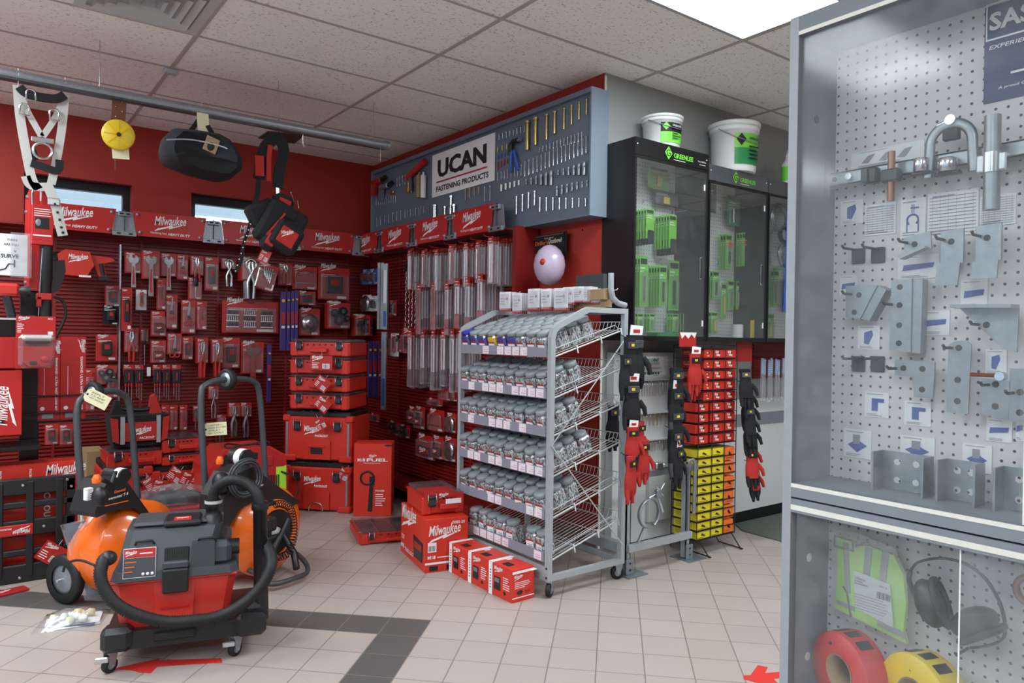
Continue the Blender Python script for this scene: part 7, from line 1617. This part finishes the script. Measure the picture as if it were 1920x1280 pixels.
for i, p in enumerate(P):
    tt = (P[min(i + 1, len(P) - 1)] - P[max(i - 1, 0)]).normalized(); a_ = tt.cross(Vector((0, 1, 0))).normalized(); c_ = tt.cross(a_); th = i * .62; hel.append(p + a_ * (.019 * math.cos(th)) + c_ * (.019 * math.sin(th)))
b.tube(hel, .0028, 'ink', 5); b.obj('spring_hose', t)
b = MB(); p1 = lb(503, 944, 1.33, 4.0, O2); b.cb(p1[0] - .03, p1[1] - .02, p1[2] - .012, p1[0] + .045, p1[1] + .02, p1[2] + .012, 'black', .008); p2 = lb(503, 985, 1.33, 3.98, O2); b.cb(p2[0] - .03, p2[1] - .03, p2[2] - .03, p2[0] + .04, p2[1] + .03, p2[2] + .045, 'black', .01); b.tube([lb(541, 972, 1.36, 3.95, O2), lb(528, 1000, 1.36, 3.95, O2), lb(512, 1028, 1.36, 3.95, O2)], [.016, .014, .02], 'black', 9); b.cb(p2[0] - .02, p2[1] - .02, p2[2] - .1, p2[0] + .07, p2[1] + .02, p2[2] - .06, 'black', .01); b.obj('cable_feed', t)
# string tags on the cart handles
for n_, (px, py, X_, Y_, lab, ti, txt) in enumerate(((188, 746, .52, 4.42, 'cream tag with handwriting on the left cart handle, hanging tilted', -.45, ('REPLY', '7.5 AMP', 'W/ HOSE')), (407, 802, 1.2, 4.36, 'cream tag with handwriting on the right cart handle, hanging level', .06, ('GEPSE1', 'SPEED ROOTER T1', 'SPRAY', 'W/ COILS')))):
    p = PD(px, py, X_, Y_); t = thing('string_tag', lab, 'tag', p + Vector((-.02, -.04, 0)), -.45); A = Ry(-ti if n_ else .5); b = MB(A); w = .125; h = .075
    b.prism([(-w / 2, -h * .3), (-w * .38, -h / 2), (w / 2, -h / 2), (w / 2, h / 2), (-w * .38, h / 2), (-w / 2, h * .3)], 0, .001, 'cream', UPR); b.obj('card', t)
    b = MB(A)
    for q, tx in enumerate(txt): b.text(tx, -w * .3, h * (.22 - .2 * q), w * (.4 + .04 * len(tx)) * .9, 'ink', -.002, .15, .0, .009, R_(2))
    b.ball((-w * .42, -.001, 0), (.006, .001, .006), 'ink', 8); b.obj('handwriting', t)
    b = MB(); b.tube([(-w * .4, 0, 0), (-w * .6, .03, .03)], .001, 'white', 4); b.obj('string', t)
# manual pouch hung at the left machine
q = [PD(px, py, .44, 4.27) for px, py in ((120, 985), (178, 972), (196, 1118), (163, 1118))]
t = thing('manual_pouch', 'clear pouch with a printed tool leaflet leaning on the left orange drum', 'pouch'); n_ = Vector((-.3, -.95, 0)) * .012
b = MB(); b.add([p for p in (q[0], q[1], q[2], q[3])] + [p - n_ for p in (q[0], q[1], q[2], q[3])], [(0, 1, 2, 3), (4, 7, 6, 5), (0, 4, 5, 1), (1, 5, 6, 2), (2, 6, 7, 3), (3, 7, 4, 0)], 'navy'); b.obj('leaflet', t)
def bil(u, v, off=1.): return q[0] * (1 - u) * (1 - v) + q[1] * u * (1 - v) + q[2] * u * v + q[3] * (1 - u) * v + n_ * off
b = MB(); b.add([bil(.2, .18), bil(.75, .15), bil(.75, .85), bil(.25, .82)], [(0, 1, 2, 3)], 'cream')
for k in range(9): b.add([bil(.3, .22 + .06 * k, 1.2), bil(.38 + .1 * (k % 3), .22 + .06 * k, 1.2), bil(.38 + .1 * (k % 3), .25 + .06 * k, 1.2), bil(.3, .25 + .06 * k, 1.2)], [(0, 1, 2, 3)], 'brown')
b.obj('printed_page', t); b = MB(); b.add([bil(-.06, -.03, 2), bil(1.06, -.04, 2), bil(1.08, 1.04, 2), bil(-.1, 1.03, 2)] + [bil(-.06, -.03, 2.3), bil(1.06, -.04, 2.3), bil(1.08, 1.04, 2.3), bil(-.1, 1.03, 2.3)], [(0, 1, 2, 3), (4, 5, 6, 7)], 'bagfilm'); b.obj('pouch_film', t)
b = MB(); b.tube([PD(152, 955, .44, 4.3), PD(155, 975, .44, 4.28), PD(150, 990, .44, 4.27)], .009, 'web', 6); b.obj('hang_strap', t)
b = MB(); b.tube(spline([PD(118, 1072, .42, 4.0), PD(125, 1057, .42, 4.0), PD(150, 1050, .42, 3.95), (PD(190, 1065, .5, 3.8))], 6), .006, 'black', 7); tag(b.obj('black_cable'), 'thin black cable arching over the left wheel to the vacuum', 'cable')
# crinkled clear film with tool
c = PD(322, 940, .95, 4.7); t = thing('wrapped_tool', 'crinkled clear film around a dark tool between the two drain machines', 'wrapped tool', c)
b = MB(); b.tube([(-.17, 0, .0), (-.05, 0, .03), (.12, 0, .02), (.2, 0, -.02)], [.03, .045, .04, .03], 'rubber', 9); b.cb(-.1, -.06, -.1, .16, .05, -.03, 'redcard', .01); b.obj('tool', t)
b = MB(); rn = random.Random(3); v = []; f = []
for i in range(9):
    for j in range(14):
        th = math.pi * i / 8; ph = 2 * math.pi * j / 14; k = 1 + rn.uniform(-.14, .14); v.append((.23 * k * math.sin(th) * math.cos(ph), .12 * k * math.sin(th) * math.sin(ph), .1 * k * math.cos(th)))
for i in range(8):
    for j in range(14): f.append((i * 14 + j, i * 14 + (j + 1) % 14, (i + 1) * 14 + (j + 1) % 14, (i + 1) * 14 + j))
b.add(v, f, 'bagfilm'); b.obj('film', t)
c2 = Vector((c.x, c.y, 0)); b = MB(); b.cb(c.x - .2, c.y - .02, 0, c.x + .16, c.y + .2, c.z - .1, 'redbox', .01); tag(b.obj('red_case'), 'plain red case standing under the film wrapped tool', 'case')

# ============================================================ SHOP VACUUM
VR = R_(-16)
vac = thing('shop_vacuum', 'red and black wet dry vacuum on a wheeled cart in the foreground', 'vacuum', (.705, 3.27, 0), VR)
Ci, Si = math.cos(VR), math.sin(VR)
def vl(px, py, y):
    """point on the vacuum's local plane y = const"""
    n = Vector((-Si, Ci, 0)); o = Vector((.705, 3.27, 0)) + n * y; r = ray(px, py); t_ = (o - Vector((0, 0, CAMH))).dot(n) / r.dot(n); P_ = Vector((0, 0, CAMH)) + r * t_ - Vector((.705, 3.27, 0))
    return Vector((P_.x * Ci + P_.y * Si, -P_.x * Si + P_.y * Ci, P_.z))
for px, py in ((205, 1256), (440, 1226)):
    p = vl(px, py, 0); caster(vac, p.x, .0, .032, .8, .095, 'rubber')
    b = MB(); b.cb(p.x - .05, -.03, .05, p.x + .0, -.02, .075, 'bright', .004, Tr(0, 0, 0)); b.obj('brake_pedal', vac)
for x in (-.2, .24): caster(vac, x, .34, .032, .2, .095, 'rubber')
def frus(b, x0, x1, y0, y1, z0, X0, X1, Y0, Y1, Z1, m, bv=.02):
    def ring(a0, a1, c0, c1, z): return [(a0 + bv, c0, z), (a1 - bv, c0, z), (a1, c0 + bv, z), (a1, c1 - bv, z), (a1 - bv, c1, z), (a0 + bv, c1, z), (a0, c1 - bv, z), (a0, c0 + bv, z)]
    v = ring(x0, x1, y0, y1, z0) + ring(X0, X1, Y0, Y1, Z1); f = [(7, 6, 5, 4, 3, 2, 1, 0), tuple(range(8, 16))] + [(i, (i + 1) % 8, 8 + (i + 1) % 8, 8 + i) for i in range(8)]
    return b.add(v, f, m)
a = vl(190, 1215, -.03); e = vl(497, 1180, -.03); xl, xr = a.x, e.x
zt_ = .165
b = MB(); frus(b, xl, xr, -.03, .38, .095, xl + .01, xr - .01, -.02, .37, zt_, 'black')
b.cb(xl - .005, -.05, .09, xl + .11, .04, .19, 'black', .02); b.cb(xr - .12, -.05, .09, xr + .005, .04, .19, 'black', .02); b.cb(-.08, -.045, .12, .08, -.02, .15, 'ink', .005); b.obj('cart', vac)
t0 = vl(222, 1180, .0); t1 = vl(428, 1172, .0); u0_ = vl(205, 1092, 0); u1_ = vl(443, 1070, 0)
zl = (u0_.z + u1_.z) / 2; b = MB(); frus(b, t0.x, t1.x, .02, .32, zt_, u0_.x, u1_.x, -.005, .37, zl, 'red', .03); b.cb(u0_.x - .005, -.015, zl - .012, u1_.x + .005, .38, zl, 'red', .004); mx = (u0_.x + u1_.x) / 2 - .0
b.up([(mx - .07, zt_ + .01), (mx + .07, zt_ + .01), (mx + .08, zl - .01), (mx - .08, zl - .01)], -.004, .02, 'red'); b.box(mx - .055, -.009, zt_ + .075, mx + .055, -.003, zt_ + .082, 'redsign'); b.obj('tank', vac)
l0 = vl(238, 990, .08); l1 = vl(418, 975, .08); zT = (l0.z + l1.z) / 2
b = MB(); frus(b, u0_.x, u1_.x + .01, -.02, .38, zl, u0_.x + .01, u1_.x, -.012, .37, zl + .035, 'grey', .03)
frus(b, u0_.x + .02, u1_.x - .1, -.005, .35, zl + .035, l0.x, l1.x - .0, .06, .31, zT - .01, 'grey', .03)
b.cb(l0.x + .02, .09, zT - .012, l1.x - .03, .29, zT + .012, 'grey', .012); b.cb(u1_.x - .13, .0, zl + .03, u1_.x - .02, .3, zl + .13, 'grey', .02); b.obj('lid', vac)
b = MB(); b.cb(l0.x + .14, .04, zT - .005, l0.x + .29, .2, zT + .022, 'black', .01); b.obj('carry_handle', vac)
b = MB(); b.cb(l0.x + .18, .05, zT + .022, l0.x + .25, .11, zT + .025, 'redsign', .001); b.logo(0, 0, .05, 'white', 0, 0, Tr(l0.x + .19, .07, zT + .0265) @ Rx(-math.pi / 2)); b.obj('top_badge', vac)
A_ = Rx(-.26)
p0 = vl(232, 1028, .012); p1 = vl(292, 1078, .0); w = p1.x - p0.x; h = p0.z - p1.z
b = MB(Tr(p0.x, -.014, p1.z) @ A_); b.cb(0, -.006, 0, w, .004, h, 'paper', .001); b.rect(.002, h * .68, w - .002, h * .98, 'redsign', -.007); b.rect(.002, .003, w - .002, h * .67, 'grey', -.007); b.logo(w * .06, h * .76, w * .36, 'white', -.008); b.lines(w * .5, h * .76, w * .95, h * .86, 1, 'white', -.008)
for q in range(3): b.rect(w * .05, h * (.2 + .16 * q), w * (.3 + .05 * q), h * (.23 + .16 * q), 'orange', -.008)
for q in range(3): b.ball((w * (.62 + .14 * q), -.008, h * .12), (.006, .001, .006), 'white', 8)
b.obj('rating_label', vac)
b = MB(Tr(0, -.01, 0)); g0 = vl(310, 1030, .0); g1 = vl(352, 1065, 0)
B_ = Tr(g0.x, .0, g1.z) @ A_; gw = g1.x - g0.x; gh = g0.z - g1.z; b = MB(B_); b.cb(-.004, -.008, -.004, gw + .004, .01, gh + .004, 'black', .003)
for q in range(9): b.box(gw * (.04 + .105 * q), -.012, 0, gw * (.08 + .105 * q), -.008, gh * .46, 'ink'); b.box(gw * (.04 + .105 * q), -.012, gh * .54, gw * (.08 + .105 * q), -.008, gh, 'ink')
b.obj('vent_grille', vac)
for px, py in ((272, 1014), (388, 1008)):
    p = vl(px, py, .03); b = MB(Tr(p.x, .02, p.z)); b.tube([(-.035, 0, -.01), (-.03, -.015, .006), (.03, -.015, .006), (.035, 0, -.01)], .006, 'ink', 7); b.obj('lid_clip', vac)
p0 = vl(304, 1068, -.03); p1 = vl(353, 1108, -.03); b = MB(); b.cb(p0.x, -.04, p1.z, p1.x, -.006, p0.z, 'black', .006); b.cb(p0.x, -.034, p0.z, p1.x, -.006, p0.z + .03, 'grey', .006); b.obj('front_latch', vac)
b = MB(); b.up([(u0_.x + .3, zl + .035), (l1.x - .03, zl + .035), (l1.x - .03, zl + .14), (u0_.x + .31, zl + .14)], -.012, .02, 'grey'); b.obj('motor_bulge', vac)
c = vl(412, 1030, .02); b = MB(); b.lathe([(.04, 0), (.042, .06), (.034, .062), (.034, .12)], 'black', 20, Tr(c.x - .04, .06, c.z) @ Ry(math.pi / 2)); b.obj('exhaust_port', vac)
c = vl(400, 978, .12); b = MB(); b.lathe([(.04, -.03), (.038, .03), (.032, .032), (.032, .06), (.036, .062), (.036, .1)], 'black', 20, Tr(c.x, .12, c.z)); b.lathe([(.037, .085), (.037, .098)], 'lgrey', 20, Tr(c.x, .12, c.z)); b.obj('hose_port', vac)
top = vl(400, 940, .12)
b = MB(); hose(b, [(top.x, .12, top.z - .02)] + [vl(px, py, yy) for px, py, yy in ((402, 922, .12), (418, 905, .1), (440, 899, .08), (465, 907, .06), (482, 926, .03), (489, 950, .02))], .024); b.obj('suction_hose', vac)
b = MB(); hose(b, [vl(px, py, yy) for px, py, yy in ((204, 1044, .02), (194, 1052, -.02), (188, 1078, -.05), (198, 1108, -.07), (222, 1135, -.085), (262, 1154, -.09), (310, 1165, -.09), (360, 1163, -.09), (410, 1155, -.08), (455, 1132, -.08), (490, 1098, -.07), (508, 1062, -.05), (506, 1035, .0), (494, 1018, .04))], .026); b.obj('blower_hose', vac)
p = vl(203, 1046, .0); b = MB(); b.ball(tuple(p), (.034, .034, .03), 'black', 12); b.obj('hose_cuff', vac)
p0 = vl(490, 1150, .03); p1 = vl(488, 942, .03); b = MB(); b.tube([(p0.x, .03, p0.z - .02), (p1.x, .03, p1.z - .03), (p1.x, .03, p1.z - .03), (p1.x, .03, p1.z)], [.031, .03, .036, .036], 'black', 16); b.obj('extension_wand', vac)
b = MB(); b.cb(xr - .09, -.01, .16, xr + .0, .09, .22, 'black', .02); b.obj('wand_socket', vac)

# plastic bag with small parts on the floor
c = PZ(135, 1168); t = thing('parts_bag', 'clear plastic bag of white plugs and a leaflet on the floor left of the vacuum', 'bag', c, -.35)
b = MB(); b.cb(-.11, -.07, .002, .12, .1, .006, 'paper', .001, Rz(.2)); b.cb(-.1, -.06, .006, .11, .08, .009, 'navy', .001, Rz(-.05)); b.cb(-.09, -.05, .009, .12, .085, .011, 'paper', .001, Rz(.1)); b.obj('leaflet', t)
rn = random.Random(5)
for q in range(14): x, y = rn.uniform(-.08, .07), rn.uniform(-.05, .06); b = MB(Tr(x, y, .028 + rn.uniform(0, .015)) @ Rz(rn.uniform(0, 3)) @ Ry(rn.uniform(1, 2))); b.lathe([(.004, -.02), (.016, -.016), (.017, .008), (.008, .012), (.008, .02)], 'pail' if q % 3 else 'cream', 12); b.obj('plug', t)
b = MB(); v = []; f = []
for i in range(7):
    for j in range(9): u, w = i / 6, j / 8; v.append((-.14 + .28 * w, -.11 + .24 * u, .062 * math.sin(math.pi * u) ** .6 * math.sin(math.pi * w) ** .6 + rn.uniform(0, .006) + .003))
for i in range(6):
    for j in range(8): f.append((i * 9 + j, i * 9 + j + 1, i * 9 + 10 + j, i * 9 + 9 + j))
b.add(v, f, 'bagfilm', True); b.obj('bag_film', t)
# floor arrows of red tape
def farrow(polys, label):
    b = MB()
    for k, pl in enumerate(polys): b.prism([(p.x, p.y) for p in [PZ(*q_) for q_ in pl]], .0005, .0015 + .0004 * k, 'tape')
    tag(b.obj('floor_arrow'), label, 'arrow')
farrow([((210, 1254), (300, 1234), (298, 1246), (283, 1262), (262, 1261), (248, 1257))] + [((296, 1238), (415, 1234), (417, 1242), (292, 1250))], 'red tape arrow on the floor under the shop vacuum')
farrow([((1394, 1273), (1395, 1266), (1407, 1266), (1421, 1247), (1440, 1251), (1434, 1262), (1478, 1258), (1478, 1268), (1450, 1273), (1458, 1280), (1420, 1280))], 'red tape arrow on the floor at the foot of the grey showcase')
